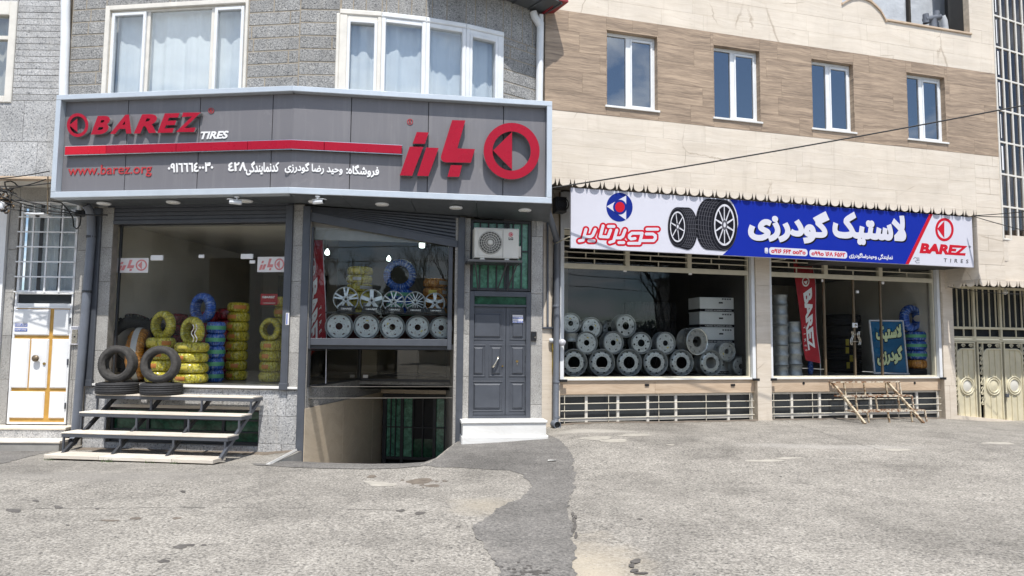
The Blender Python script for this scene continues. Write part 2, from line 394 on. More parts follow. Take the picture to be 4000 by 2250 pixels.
def foil(name, cols, n=26., dark=(.02, .02, .02), dk=.35, rough=.25, metal=.08):
    """printed plastic wrapping wound round a tyre: bands across the section, wrinkles"""
    m, t, b = newmat(name); c = nd(t, 'ShaderNodeTexCoord').outputs['Object']; s = nd(t, 'ShaderNodeSeparateXYZ', {0: c})
    an = mth(t, 'ARCTAN2', s.outputs[2], s.outputs[0])
    k = mth(t, 'MULTIPLY', an, n/(2*pi)); w = noise(t, c, 5., 3.)
    wr = nd(t, 'ShaderNodeTexNoise', {'Vector': nd(t, 'ShaderNodeCombineXYZ', {0: k, 1: mth(t, 'MULTIPLY', s.outputs[1], 2.), 2: mth(t, 'MULTIPLY', rnd(t), 30.)}).outputs[0], 'Scale': 1.6, 'Detail': 4., 'Roughness': .6}).outputs[0]
    col = ramp(t, wr, (.3, cols[0]), (.5, cols[1]), (.68, cols[2]))
    pr = noise(t, nd(t, 'ShaderNodeMapping', {'Vector': c, 'Scale': (4, 9, 4), 'Location': (0, 0, 0)}).outputs[0], 1.8, 4., .65)
    col = mixc(t, mth(t, 'MULTIPLY', ramp(t, pr, (.5, 0.), (.54, 1.)), dk), col, (*dark, 1))
    fr_ = mth(t, 'FRACT', mth(t, 'ADD', k, mth(t, 'MULTIPLY', w, 1.1))); ed = ramp(t, fr_, (.0, 1.), (.1, 0.), (.93, 0.), (1., 1.)); col = mixc(t, mth(t, 'MULTIPLY', ed, .75), col, (*dark, 1))
    t.links.new(col, b.inputs['Base Color']); b.inputs['Metallic'].default_value = metal; b.inputs['Roughness'].default_value = rough; b.inputs['Coat Weight'].default_value = .8; b.inputs['Coat Roughness'].default_value = .12
    bump(t, mth(t, 'ADD', mth(t, 'ADD', wr, mth(t, 'MULTIPLY', fr_, .5)), mth(t, 'MULTIPLY', noise(t, c, 16., 4.), .6)), .05, b); return m

granite('granite_split', (.06, .062, .068), (.3, .298, .292), (.54, .53, .51), 46., .85, .02, 26., dirt=.12)
granite('granite_light', (.1, .105, .115), (.42, .42, .42), (.66, .65, .63), 42., .8, .012, 26., dirt=.2)
granite('granite_column', (.07, .065, .06), (.36, .35, .33), (.62, .6, .57), 70., .7, .004, 60., dirt=.1)
travertine('travertine_cream', (.72, .645, .55), (.63, .55, .45), (.33, .25, .17), .8, .3, .75, .5, .05, .6)
travertine('travertine_brown', (.46, .345, .245), (.205, .15, .105), (.1, .065, .045), 1., .2, .5, .5, .06)
travertine('travertine_sill', (.62, .49, .36), (.46, .34, .235), (.2, .12, .07), .8, .5, .35)
travertine('marble_beige', (.68, .58, .45), (.58, .48, .36), (.22, .16, .1), .35, 1.4, .2, .3)
travertine('marble_white', (.8, .8, .78), (.72, .71, .68), (.5, .42, .32), .4, 1.2, .12, .35)
travertine('tread_stone', (.72, .67, .59), (.6, .53, .44), (.4, .32, .24), .5, .8, .35, .55, .22)
simple('grout_tan', (.5, .43, .34), .9, 0, .2, 9, .002)
simple('grout_joint', (.31, .27, .215), .9, 0, .2, 9, .002)
simple('grout_grey', (.22, .2, .175), .9, 0, .2, 9, .002)
simple('render_grey', (.3, .29, .27), .9, 0, .15, 3, .003)
def panel_dust():
    m, t, b = newmat('sign_panel'); v = coords(t)
    st = noise(t, coords(t, (7., 3., .5)), 1.5, 6., .65); sm = noise(t, v, 2.6, 6., .7, 1.2)
    c = mixc(t, mth(t, 'MULTIPLY', ramp(t, st, (.5, 0.), (.8, 1.)), .22), (.165, .16, .172), (.34, .33, .32))
    c = mixc(t, mth(t, 'MULTIPLY', ramp(t, sm, (.6, 0.), (.72, 1.)), .16), c, (.42, .41, .4))
    c = mixc(t, 1., c, mth(t, 'MULTIPLY_ADD', rnd(t), .07, .965), 'MULTIPLY')
    t.links.new(c, b.inputs['Base Color']); t.links.new(mth(t, 'MULTIPLY_ADD', sm, .3, .3), b.inputs['Roughness']); bump(t, noise(t, v, 1.1, 2.), .006, b)
panel_dust()
simple('trim_silver', (.55, .6, .65), .38, .35, .05, 3)
simple('acrylic_red', (.34, .004, .022), .3, 0, .07, 3, spec=.25)
simple('acrylic_bright', (.52, .008, .025), .3, 0, .05, 3, spec=.25)
simple('chrome_edge', (.72, .72, .7), .16, 1., .1, 9)
simple('letter_white', (.8, .8, .8), .4, 0, .04, 5)
simple('vinyl_red', (.42, .03, .035), .5, 0, .06, 5)
simple('steel_grey', (.07, .077, .092), .42, 0, .12, 4, .0008, 140)
simple('steel_dark', (.035, .037, .042), .5, 0, .12, 4)
simple('soffit_grey', (.1, .11, .12), .4, .2, .08, 2)
simple('soffit_brown', (.2, .175, .145), .9, 0, .1, 3)
simple('pvc_white', (.74, .76, .78), .35, 0, .06, 4)
simple('frame_cream', (.7, .67, .61), .45, 0, .08, 5)
simple('paint_white', (.78, .79, .8), .38, 0, .05, 3, .001, 60)
simple('paint_cream', (.62, .58, .46), .5, 0, .1, 5)
simple('gate_cream', (.6, .55, .4), .55, 0, .12, 3, .001)
simple('gold_trim', (.5, .28, .06), .45, 0, .15, 8)
simple('pipe_grey', (.14, .155, .185), .4, 0, .12, 4)
simple('cable_black', (.012, .012, .013), .6, 0, .1, 9)
simple('rubber', (.022, .022, .024), .75, 0, .3, 7, .0012, 90)
simple('rubber_dusty', (.05, .047, .044), .85, 0, .35, 6, .0012, 90)
simple('rim_silver', (.6, .62, .62), .32, .6, .12, 5)
simple('rim_dull', (.33, .345, .35), .4, .55, .14, 6)
simple('rim_chrome', (.85, .85, .82), .16, .7, .06, 5)
simple('black', (.006, .006, .007), .6)
simple('black_satin', (.015, .015, .017), .35)
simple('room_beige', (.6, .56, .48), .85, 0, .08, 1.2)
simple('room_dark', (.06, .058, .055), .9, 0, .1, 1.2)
simple('room_floor', (.25, .235, .21), .35, 0, .1, 2)
simple('cloth_red', (.36, .012, .022), .75, 0, .15, 5, .004, 8)
simple('cloth_maroon', (.09, .012, .014), .85, 0, .2, 5)
simple('curtain', (.8, .83, .84), .9, 0, .06, 3)
simple('banner_white', (.6, .6, .67), .45, 0, .02, 3, .0006, 500)
simple('banner_blue', (.004, .02, .3), .5, 0, .03, 3, .0006, 500, spec=.2)
simple('banner_navy', (.004, .02, .22), .5, 0, .03, 3, spec=.2)
simple('print_red', (.5, .008, .022), .5, 0, .02, 3, spec=.2)
simple('print_black', (.008, .008, .012), .5, spec=.15)
simple('print_grey', (.085, .085, .1), .5, 0, .1, 20, spec=.2)
simple('print_silver', (.58, .58, .62), .4, 0, .2, 14)
simple('print_white', (.6, .6, .67), .45, 0, .02)
simple('sticker_white', (.7, .68, .67), .5, 0, .03)
simple('sticker_pink', (.62, .22, .22), .5, 0, .12, 4)
simple('sticker_blue', (.03, .1, .42), .45)
simple('poster_blue', (.01, .09, .2), .3, 0, .35, 1.6)
simple('poster_letter', (.55, .62, .36), .4)
simple('ac_cream', (.62, .6, .54), .45, 0, .06, 3)
simple('ac_grille', (.12, .115, .1), .5)
simple('brass', (.45, .3, .1), .3, .9, .1, 9)
simple('nickel', (.62, .58, .5), .25, .9, .1, 9)
simple('yellow_paint', (.5, .38, .05), .5, 0, .2, 20)
simple('carton', (.8, .8, .79), .75, 0, .05, 3)
simple('label_orange', (.6, .22, .05), .5, 0, .1, 9)
simple('label_green', (.1, .36, .2), .5, 0, .1, 9)
simple('label_yellow', (.65, .52, .08), .5, 0, .1, 9)
simple('label_grey', (.5, .48, .45), .5, 0, .1, 9)
simple('foil_pink', (.42, .06, .16), .25, .3, .3, 7, .03, 9)
simple('lamp_white', (.9, .95, .92), .3, emit=(.85, 1., .93, 6.))
simple('downlight', (.75, .75, .72), .3)
simple('brown_metal', (.16, .12, .075), .45, .3, .15, 9)
simple('roof_red', (.24, .02, .03), .5, 0, .2, 6)
simple('insulation', (.5, .53, .57), .6, 0, .12, 2.5, .02, 5)
simple('timber_dark', (.03, .025, .02), .8)
simple('bark', (.06, .05, .04), .9, 0, .3, 8, .01, 30)
simple('evergreen', (.03, .05, .02), .9, 0, .4, 4)
simple('far_wall', (.42, .39, .34), .9, 0, .15, .6)
simple('far_glass', (.03, .035, .04), .15)
simple('stain_dark', (.1, .092, .084), .7, 0, .3, 9)
simple('stain_brown', (.15, .125, .1), .8, 0, .3, 9)
simple('dust_pale', (.37, .345, .3), .9, 0, .2, 9)
simple('ramp_bounce', (.5, .48, .44), .9, 0, .1, 3)  # pale so the unseen lower ramp bounces light onto the recess walls
simple('soil', (.17, .14, .11), .95, 0, .35, 14, .02, 40)
simple('paper', (.75, .74, .7), .7)
simple('hedge_core', (.03, .028, .022), .9)
simple('weed', (.06, .1, .025), .8)
glass('shop_glass', (.96, .97, .965), .0, 0, .62)
glass('shop_glass_dark', (.91, .925, .92), .0, 0, .52)
glass('window_glass', (.93, .95, .96), .06, 0, 1.)
glass('mirror_glass', (.45, .48, .5), .2, 0, 1.)
glass('bronze_glass', (.55, .5, .45), .015, 0, 1.)
glass('low_glass', (.72, .68, .6), .02, 0, 1.)
def tinted(name, col):
    m, t, b = newmat(name); v = coords(t)
    c = ramp(t, noise(t, v, 9., 5., .65, .6), (.35, tuple(x*.35 for x in col)), (.68, col))
    t.links.new(c, b.inputs['Base Color']); b.inputs['Roughness'].default_value = .12
    bump(t, noise(t, v, 40., 2.), .001, b)
tinted('green_glass', (.15, .44, .29)); tinted('green_dark', (.03, .13, .07))
foil('foil_yellow', ((.45, .36, .015), (.9, .76, .05), (.92, .86, .3)), 22., (.07, .06, .015), .4)
foil('foil_gold', ((.4, .3, .02), (.8, .66, .07), (.88, .8, .25)), 18., (.07, .06, .015), .4)
foil('foil_blue', ((.012, .04, .3), (.03, .17, .75), (.45, .6, .88)), 34., (.01, .02, .09), .35)
foil('foil_orange', ((.35, .12, .01), (.72, .28, .03), (.85, .45, .12)), 20., (.08, .03, .01), .35)
foil('foil_red', ((.12, .005, .01), (.4, .01, .03), (.6, .1, .12)), 16., (.03, 0, 0), .5)
# asphalt: old pale surface with exposed chippings, dust, stains and a sandy spread; world-space masks
def asphalt(name, light, mid, dark, amt=1.):
    m, t, b = newmat(name); v = coords(t)
    st = noise(t, v, 42., 3., .7); st2 = nd(t, 'ShaderNodeTexVoronoi', {'Vector': mixc(t, .02, v, noise(t, v, 30., 2.), 'ADD'), 'Scale': 48.})
    ch = nd(t, 'ShaderNodeSeparateColor', {0: st2.outputs['Color']}).outputs[0]
    c = ramp(t, ch, (.0, dark), (.3, mid), (.6, mid), (.95, light))
    c = mixc(t, .5, c, ramp(t, st, (.36, dark), (.5, mid), (.62, light)))
    big = noise(t, v, .55, 6., .6, .4); c = mixc(t, 1., c, ramp(t, big, (.32, .74), (.5, 1.), (.7, 1.14)), 'MULTIPLY')
    d2 = noise(t, v, 2.3, 5., .6); c = mixc(t, 1., c, ramp(t, d2, (.3, .82), (.6, 1.05)), 'MULTIPLY')
    if not amt:
        s = nd(t, 'ShaderNodeSeparateXYZ', {0: v}); du_ = mth(t, 'ADD', mth(t, 'MULTIPLY', s.outputs[1], .1), mth(t, 'MULTIPLY', noise(t, v, 1.4, 6., .65), .9))
        c = mixc(t, ramp(t, du_, (.85, .4), (1.35, 0.)), c, (.36, .335, .3))
    if amt:
        s = nd(t, 'ShaderNodeSeparateXYZ', {0: v}); X, Y = s.outputs[0], s.outputs[1]
        wob = mth(t, 'MULTIPLY', mth(t, 'SUBTRACT', noise(t, v, 1.6, 5., .6), .5), 1.3)
        def blob(cx, cy, rx, ry, soft):
            a = mth(t, 'DIVIDE', mth(t, 'SUBTRACT', X, cx), rx); e = mth(t, 'DIVIDE', mth(t, 'SUBTRACT', Y, cy), ry)
            q = mth(t, 'ADD', mth(t, 'SQRT', mth(t, 'ADD', mth(t, 'MULTIPLY', a, a), mth(t, 'MULTIPLY', e, e))), wob)
            return ramp(t, q, (1.-soft, 1.), (1.+soft*.4, 0.))
        for cx, cy, rx, ry, soft, col, k in SAND:
            c = mixc(t, mth(t, 'MULTIPLY', blob(cx, cy, rx, ry, soft), k), c, col)
        oil = ramp(t, noise(t, coords(t, (1.6, 3.2, 1)), 2.1, 4., .55), (.685, 0.), (.72, 1.)); c = mixc(t, mth(t, 'MULTIPLY', oil, .45), c, (.09, .085, .08))
        cr = nd(t, 'ShaderNodeTexVoronoi', {'Vector': mixc(t, .35, v, noise(t, v, 1.2, 4.), 'ADD'), 'Scale': .19}, feature='DISTANCE_TO_EDGE').outputs[0]
        c = mixc(t, mth(t, 'MULTIPLY', ramp(t, cr, (.0006, 1.), (.003, 0.)), .3), c, (.1, .095, .09))
    t.links.new(c, b.inputs['Base Color']); b.inputs['Roughness'].default_value = .93; b.inputs['Specular IOR Level'].default_value = .25
    bump(t, mth(t, 'ADD', mth(t, 'MULTIPLY', st2.outputs['Distance'], -.7), st), .008, b)
    return m
SAND = [(.66, 5.3, .56, 1.5, .9, (.46, .4, .31), .85), (-.25, 7.7, .5, .5, .7, (.4, .355, .28), .5), (1.5, 12.9, .9, .35, .6, (.5, .47, .42), .6),
        (-5.2, 9.2, 2.2, .5, .6, (.25, .235, .215), .55), (5., 11.5, 2., .25, .6, (.42, .4, .37), .4), (-1.2, 8.9, .5, .22, .8, (.36, .33, .3), .5)]
asphalt('asphalt_old', (.44, .412, .37), (.268, .25, .221), (.066, .064, .061))
asphalt('asphalt_new', (.27, .255, .235), (.165, .157, .147), (.08, .077, .073), 0)
simple('rust', (.34, .23, .13), .8, 0, .5, 14, .002, 60)
def rusty():
    m, t, b = newmat('rusty_paint'); v = coords(t)
    f = ramp(t, noise(t, v, 13., 6., .7), (.44, 0.), (.56, 1.))
    t.links.new(mixc(t, f, (.2, .09, .04), (.62, .56, .45)), b.inputs['Base Color']); b.inputs['Roughness'].default_value = .75; bump(t, f, .002, b)
    m, t, b = newmat('chipped_cream'); v = coords(t)
    f = ramp(t, noise(t, v, 11., 6., .7), (.33, 0.), (.38, 1.))
    t.links.new(mixc(t, f, (.3, .18, .09), (.58, .54, .45)), b.inputs['Base Color']); b.inputs['Roughness'].default_value = .6; bump(t, f, .001, b)
    m, t, b = newmat('worn_steel'); v = coords(t)
    f = ramp(t, noise(t, v, 9., 6., .7), (.42, 0.), (.54, 1.))
    t.links.new(mixc(t, f, (.16, .08, .035), (.5, .43, .31)), b.inputs['Base Color']); b.inputs['Roughness'].default_value = .7; bump(t, f, .001, b)
rusty()
# ================================================================== GROUND
def sstep(a, b, x): t = min(1, max(0, (x-a)/(b-a))); return t*t*(3-2*t)
TGT = [(-60, -.2), (-9, -.19), (-4.2, -.17), (-3.5, -.1), (-.9, .03), (-.1, .06), (.6, .1), (1.2, .17), (5.3, .15), (9.5, .12), (11.5, .0), (16, -.05), (60, -.05)]
def zg(X, Y):
    for (a, za), (b, zb) in zip(TGT, TGT[1:]):
        if a <= X <= b: k = za+(zb-za)*(X-a)/(b-a); break
    else: k = 0
    z = k*sstep(8.6, 12.3, Y)
    z += .035*math.exp(-((X-.35)/.45)**2-((Y-11.0)/1.2)**2)
    if abs(X) < 25 and 2 < Y < 20: z += .006*sin(X*1.3+.4*Y)+.005*sin(Y*1.9-.7*X)+.003*sin(3.1*X+2.3*Y)
    return z
def gp(px, py):
    r = ray(px, py); z = 0
    for _ in range(12): t = (z-CZ)/r.z; z = zg(r.x*t, r.y*t)
    return Vector((r.x*t, r.y*t, z))
uL = .10                                             # the ramp's left wall, square to the left facade
uR = G2.at(1790, 1700)[0]
front = [gp(*p) for p in ((1062, 1812), (1160, 1818), (1250, 1822), (1400, 1826), (1540, 1824), (1640, 1816), (1700, 1791), (1748, 1752))]
pr = G2.w(uR, -.02, 0)
wl0 = G1.w(uL, -.02, 0); wl1 = G1.w(uL, 4.6, 0); wr1 = G1.w(2.9, 4.6, 0)
HOLE = [(p.x, p.y) for p in front]+[(pr.x, pr.y), (wr1.x, wr1.y), (wl1.x, wl1.y), (wl0.x, wl0.y)]
pts = []
for i in range(-45, 66):
    for j in range(10, 80): pts.append((i*.24+random.uniform(-.04, .04), j*.24+random.uniform(-.04, .04)))
for q in (24, 40, 70, 130, 260):
    for k in range(28): a = 2*pi*k/28; pts.append((q*cos(a), 8+q*sin(a)))
for i in range(-5, 7):
    for j in range(-4, 2): pts.append((i*3.1, j*2.3))
V = [Vector(p) for p in HOLE]+[Vector(p) for p in pts]
vs, es, fs, *_ = delaunay_2d_cdt(V, [(i, (i+1) % len(HOLE)) for i in range(len(HOLE))], [], 0, 1e-6)
P = np.array([(v.x, v.y) for v in vs]); TT = [f for f in fs]
c_ = np.array([P[list(f)].mean(0) for f in TT]); ins = winding(c_, [HOLE]) != 0
mb = MB(); mb.smooth = True; mb.add([(x, y, zg(x, y)) for x, y in P], [f for f, k in zip(TT, ins) if not k])
solo('ground', 'old pale grey asphalt forecourt with dust and stains', 'ground', mb, MT['asphalt_old'], Matrix(), kind='structure')
# ramp down to the garage
mb = MB(); mb.smooth = True
prof = [(0, 0), (.05, .016), (.1, .06), (.2, .22), (.4, .62), (.7, 1.25), (1, 1.75)]; n = len(front)
for i, p in enumerate(front):
    q = wl1.lerp(wr1, i/(n-1))
    for t, dz in prof: w_ = p.lerp(Vector((q.x, q.y, p.z)), t); mb.v.append((w_.x, w_.y, p.z-dz))
k = len(prof)
for i in range(n-1):
    for j in range(k-1): mb.f.append((i*k+j, (i+1)*k+j, (i+1)*k+j+1, i*k+j+1)); mb.mi.append(int(j > 1)); mb.sm.append(True)
solo('garage_ramp', 'dark asphalt ramp to the garage, paled lower down to bounce light', 'ramp', mb, [MT['asphalt_new'], MT['ramp_bounce']], Matrix(), kind='structure')
mb = MB()
edge = [front[-1], pr, wr1], [wl0, front[0]]
for E_ in edge:
    for a, b in zip(E_, E_[1:]):
        za, zb = zg(a.x, a.y)-.006, zg(b.x, b.y)-.006
        nn = Vector((b.y-a.y, a.x-b.x, 0)).normalized()*.12
        A = [(a.x, a.y), (b.x, b.y), (b.x+nn.x, b.y+nn.y), (a.x+nn.x, a.y+nn.y)]
        mb.add([(x, y, -2.3) for x, y in A]+[(x, y, z) for (x, y), z in zip(A, (za, zb, zb, za))], [(0,3,2,1),(4,5,6,7),(0,1,5,4),(1,2,6,5),(2,3,7,6),(3,0,4,7)])
solo('ramp_side_wall', 'grey rendered side wall of the garage ramp', 'wall', mb, MT['render_grey'], Matrix(), kind='structure')
a, b = front[0]+Vector((-.02, -.1, .008)), Vector((wl0.x-.1, wl0.y-.05, zg(wl0.x, wl0.y)+.012))
solo('ramp_curb', 'white stone curb sloping along the left edge of the garage ramp', 'curb', MB().bar(a, b, .035, .06), MT['marble_white'], Matrix(), kind='structure')
# newer darker asphalt: a sheet 4 mm above the old one
PATCH = [(1798, 1717), (1760, 1748), (1712, 1790), (1652, 1818), (1720, 1826), (1860, 1830), (1975, 1838), (2038, 1852), (2066, 1880), (2070, 1915), (2040, 1945), (1985, 1965), (1930, 2000), (1868, 2040), (1846, 2070), (1862, 2105), (1902, 2150),
         (1938, 2195), (1944, 2262), (1944, 2330), (2262, 2330), (2252, 2250), (2246, 2160), (2240, 2055), (2218, 2010), (2216, 1970), (2236, 1930), (2250, 1885), (2243, 1830), (2232, 1780), (2212, 1745), (2180, 1715), (2140, 1697), (2110, 1688), (1800, 1700)]
def patch_sheet(px_, h, lab):
    poly = [gp(x+random.uniform(-4, 4), y+random.uniform(-1.2, 1.2)) for x, y in px_]; poly = [(p.x, p.y) for p in poly]
    dense = []; s_ = 0.; rag = h < .006
    for a, b in zip(poly, poly[1:]+poly[:1]):
        D = sqrt((a[0]-b[0])**2+(a[1]-b[1])**2); L = max(1, int(D/(.045 if rag else .09))); nx, ny = (b[1]-a[1])/max(D, 1e-6), (a[0]-b[0])/max(D, 1e-6)
        for i in range(L):
            t = i/L; s_ += D/L; near = rag and max(a[1], b[1]) < 11.2
            j = (.018*sin(s_*7.3)+.01*sin(s_*17.1+1)+random.uniform(-.014, .014) if near else random.uniform(-.015, .015)) if i else 0
            dense.append((a[0]+(b[0]-a[0])*t+nx*j, a[1]+(b[1]-a[1])*t+ny*j))
    xs = [p[0] for p in dense]; ys = [p[1] for p in dense]; inn = []
    x = min(xs)
    while x < max(xs):
        y = min(ys)
        while y < max(ys): inn.append((x+random.uniform(-.02, .02), y+random.uniform(-.02, .02))); y += .12
        x += .12
    inn = [p for p, k in zip(inn, winding(np.array(inn), [dense]) != 0) if k] if inn else []
    vs, es, fs, *_ = delaunay_2d_cdt([Vector(p) for p in dense]+[Vector(p) for p in inn], [(i, (i+1) % len(dense)) for i in range(len(dense))], [], 0, 1e-6)
    P = np.array([(v.x, v.y) for v in vs]); c_ = np.array([P[list(f)].mean(0) for f in fs]); ins = winding(c_, [dense]) != 0
    mb = MB(); mb.smooth = True; mb.add([(x, y, zg(x, y)+h) for x, y in P], [f for f, k in zip(fs, ins) if k])
    solo('asphalt_patch', lab, 'asphalt patch', mb, MT['asphalt_new'], Matrix(), kind='structure')
patch_sheet(PATCH, .005, 'strip of newer dark asphalt running from the grey door to the road')
patch_sheet([(-300, 1752), (0, 1744), (120, 1738), (215, 1730), (262, 1737), (228, 1757), (140, 1778), (60, 1800), (0, 1814), (-300, 1880)], .005, 'dark asphalt wedge before the white door at the left edge')
patch_sheet([(978, 1811), (1062, 1813), (1160, 1819), (1250, 1823), (1400, 1827), (1540, 1825), (1640, 1817), (1652, 1822), (1540, 1831), (1400, 1834), (1250, 1831), (1120, 1826), (1000, 1818)], .007, 'thin dark asphalt lip along the top of the garage ramp')

def stain(blobs, mat, name, lab, h):
    rg = random.Random(17); mb = MB()
    for (x, y, rx, ry) in blobs:
        n_ = 18; ph = [rg.uniform(0, 6) for _ in range(3)]; P_ = []
        for i in range(n_):
            a = 2*pi*i/n_; k_ = 1+.16*sin(2*a+ph[0])+.1*sin(3*a+ph[1])+.06*sin(5*a+ph[2]); p = gp(x+rx*k_*cos(a), y+ry*k_*sin(a)); P_.append((p.x, p.y, zg(p.x, p.y)+h))
        c = gp(x, y); mb.add(P_+[(c.x, c.y, zg(c.x, c.y)+h)], [(i, (i+1) % n_, n_) for i in range(n_)])
    solo(name, lab, None, mb, MT[mat], Matrix(), kind='structure')
rg_s = random.Random(4)
stain([(x, y, r, r*.32) for x, y, r in ((706, 2136, 26), (742, 2130, 18), (796, 2130, 12), (1565, 1995, 16), (1640, 2005, 20), (1610, 2192, 8), (140, 1957, 12), (55, 1995, 26), (228, 1982, 18), (715, 1921, 12), (2500, 2028, 10), (1790, 2058, 9), (3050, 1862, 6), (640, 2193, 22), (265, 2052, 7), (380, 1988, 10), (2040, 2024, 10), (2118, 2030, 12))], 'stain_dark', 'oil_spots', 'small dark oil spots on the asphalt', .003)
stain([(1640, 1880, 48, 11), (1690, 1898, 26, 6), (1452, 1862, 20, 5), (530, 2026, 20, 5), (690, 2025, 18, 4), (430, 2034, 40, 3)]+[(1640+rg_s.gauss(0, 60), 1890+rg_s.gauss(0, 12), rg_s.uniform(3, 8), 2.5) for _ in range(14)], 'stain_brown', 'water_stains', 'brown damp stains on the asphalt before the ramp', .003)
stain([(2484, 2195, 20, 9), (2468, 2212, 10, 10), (2478, 2232, 18, 6), (2505, 2242, 26, 4)]+[(2040+rg_s.gauss(0, 60), 2235+rg_s.gauss(0, 14), rg_s.uniform(5, 16), rg_s.uniform(2, 4)) for _ in range(26)]+[(2240+rg_s.uniform(-6, 10), 2010+i*11, 4+3*rg_s.random(), 7) for i in range(9)], 'stain_dark', 'damp_marks', 'dark damp marks at the front edge and along the asphalt strip', .0085)
stain([(2330, 1712, 60, 7), (2400, 1722, 46, 8), (2480, 1700, 70, 5), (2990, 1800, 70, 5), (3080, 1790, 50, 3.5), (3500, 1758, 60, 4), (3900, 1732, 60, 5), (2620, 1738, 14, 3), (1490, 1892, 60, 9), (1450, 1884, 30, 5)], 'dust_pale', 'pale_dust', 'pale cement dust smeared on the asphalt', .003)
def crack(pts_, w_=.012):
    mb = MB(); L = []
    for (a, b) in zip(pts_, pts_[1:]):
        for i in range(14): t = i/14; L.append(gp(a[0]+(b[0]-a[0])*t+rg_s.uniform(-3, 3), a[1]+(b[1]-a[1])*t+rg_s.uniform(-1.2, 1.2)))
    for p, q in zip(L, L[1:]):
        if rg_s.random() < .14: continue
        n_ = Vector((p.y-q.y, q.x-p.x, 0)).normalized()*w_*rg_s.uniform(.3, 1)/2; k = len(mb.v)
        mb.add([(*(p-n_).xy, zg(p.x, p.y)+.0028), (*(q-n_).xy, zg(q.x, q.y)+.0028), (*(q+n_).xy, zg(q.x, q.y)+.0028), (*(p+n_).xy, zg(p.x, p.y)+.0028)], [(0, 1, 2, 3)])
    return mb
solo('ground_cracks', 'thin dark cracks running across the asphalt', None, (lambda m: m)(crack([(0, 1990), (330, 1986), (800, 1982), (1250, 1985), (1600, 1997)])), MT['stain_dark'], Matrix(), kind='structure')
solo('ground_cracks', 'thin dark cracks in front of the cream building', None, crack([(3040, 1640), (3140, 1668), (3290, 1715), (3420, 1752), (3600, 1790)], .014), MT['stain_dark'], Matrix(), kind='structure')
solo('ground_cracks', 'thin dark cracks beside the asphalt strip', None, crack([(2520, 1735), (2740, 1748), (2980, 1770), (3300, 1800), (3700, 1840)], .01), MT['stain_dark'], Matrix(), kind='structure')

# ================================================================== helpers for walls
def rectsub(rs, o):
    out = []
    for (a, b, c, d) in rs:
        if o[0] >= b or o[1] <= a or o[2] >= d or o[3] <= c: out.append((a, b, c, d)); continue
        if o[0] > a: out.append((a, o[0], c, d))
        if o[1] < b: out.append((o[1], b, c, d))
        a2, b2 = max(a, o[0]), min(b, o[1])
        if o[2] > c: out.append((a2, b2, c, o[2]))
        if o[3] < d: out.append((a2, b2, o[3], d))
    return out
def slab_wall(root, fr, d, u0, u1, z0, z1, ch, lens, mat, openings=(), th=.03, gap=.006, ch_c=.004, name='stone_slab', zstart=None, seed=1, jit=.0, back='grout_grey', backth=.15, proud=.004, minw=.03, rec=.012):
    """stone slabs, each its own part, on a backing that shows in the joints"""
    rg = random.Random(seed); M = fr.M
    if back:
        rs = [(u0, u1, z0, z1)]
        for o in openings: rs = rectsub(rs, o)
        mb = MB()
        for a, b, c, e in rs: mb.box(a, b, d+rec, d+backth, c, e)
        part(root, 'wall', mb, MT[back], M)
    z = zstart if zstart is not None else z0; row = 0
    while z < z1-1e-3:
        h = ch if not hasattr(ch, '__len__') else ch[row % len(ch)]
        za, zb = max(z, z0), min(z+h, z1)
        u = u0-rg.random()*lens[0]
        while u < u1-1e-3:
            l = rg.uniform(*lens); a, b = max(u, u0), min(u+l, u1); u += l
            if u1-u < .12: b = u1; u = u1
            rs = [(a, b, za, zb)]
            for o in openings: rs = rectsub(rs, o)
            for (a2, b2, c2, e2) in rs:
                if b2-a2 < minw or e2-c2 < .015: continue
                dd = d+rg.uniform(-proud, 0)
                part(root, name, MB().box(a2+gap/2, b2-gap/2, dd, d+th, c2+gap/2, e2-gap/2, ch_c), MT[mat], M)
        z += h; row += 1
def frame_ring(mb, r, w, d0, d1, c=.004):
    """rectangular ring of bars inside rect r"""
    u0, u1, z0, z1 = r; w = (w,)*4 if not hasattr(w, '__len__') else w   # left,right,bottom,top
    mb.box(u0, u0+w[0], d0, d1, z0, z1, c); mb.box(u1-w[1], u1, d0, d1, z0, z1, c)
    mb.box(u0+w[0], u1-w[1], d0+.001, d1-.001, z0, z0+w[2], c); mb.box(u0+w[0], u1-w[1], d0+.001, d1-.001, z1-w[3], z1, c); return mb
def inset(r, w):
    w = (w,)*4 if not hasattr(w, '__len__') else w
    return (r[0]+w[0], r[1]-w[1], r[2]+w[2], r[3]-w[3])
def planprism(mb, poly, z0, z1):
    g = fill([poly]); n = len(g[0])
    mb.add([(x, y, z0) for x, y in g[0]], [t[::-1] for t in g[1]]); mb.add([(x, y, z1) for x, y in g[0]], g[1])
    for a, b in g[2]: mb.add([(*g[0][a], z0), (*g[0][b], z0), (*g[0][b], z1), (*g[0][a], z1)], [(0, 1, 2, 3)])
    return mb
def curtain(u0, u1, d, z0, z1, amp=.03, n=9, seed=1):
    rg = random.Random(seed); mb = MB(); N = max(24, int((u1-u0)*40)); ph = [rg.uniform(0, 6) for _ in range(3)]
    vs = []
    for i in range(N+1):
        u = u0+(u1-u0)*i/N; y = d+amp*(sin(u*14+ph[0])+.6*sin(u*29+ph[1])+.3*sin(u*51+ph[2]))
        vs += [(u, y, z0), (u, y, z1)]
    mb.add(vs, [(2*i, 2*i+2, 2*i+3, 2*i+1) for i in range(N)], True)
    mb.add([(a, y+.012, z) for a, y, z in vs], [(2*i+1, 2*i+3, 2*i+2, 2*i) for i in range(N)], True); return mb

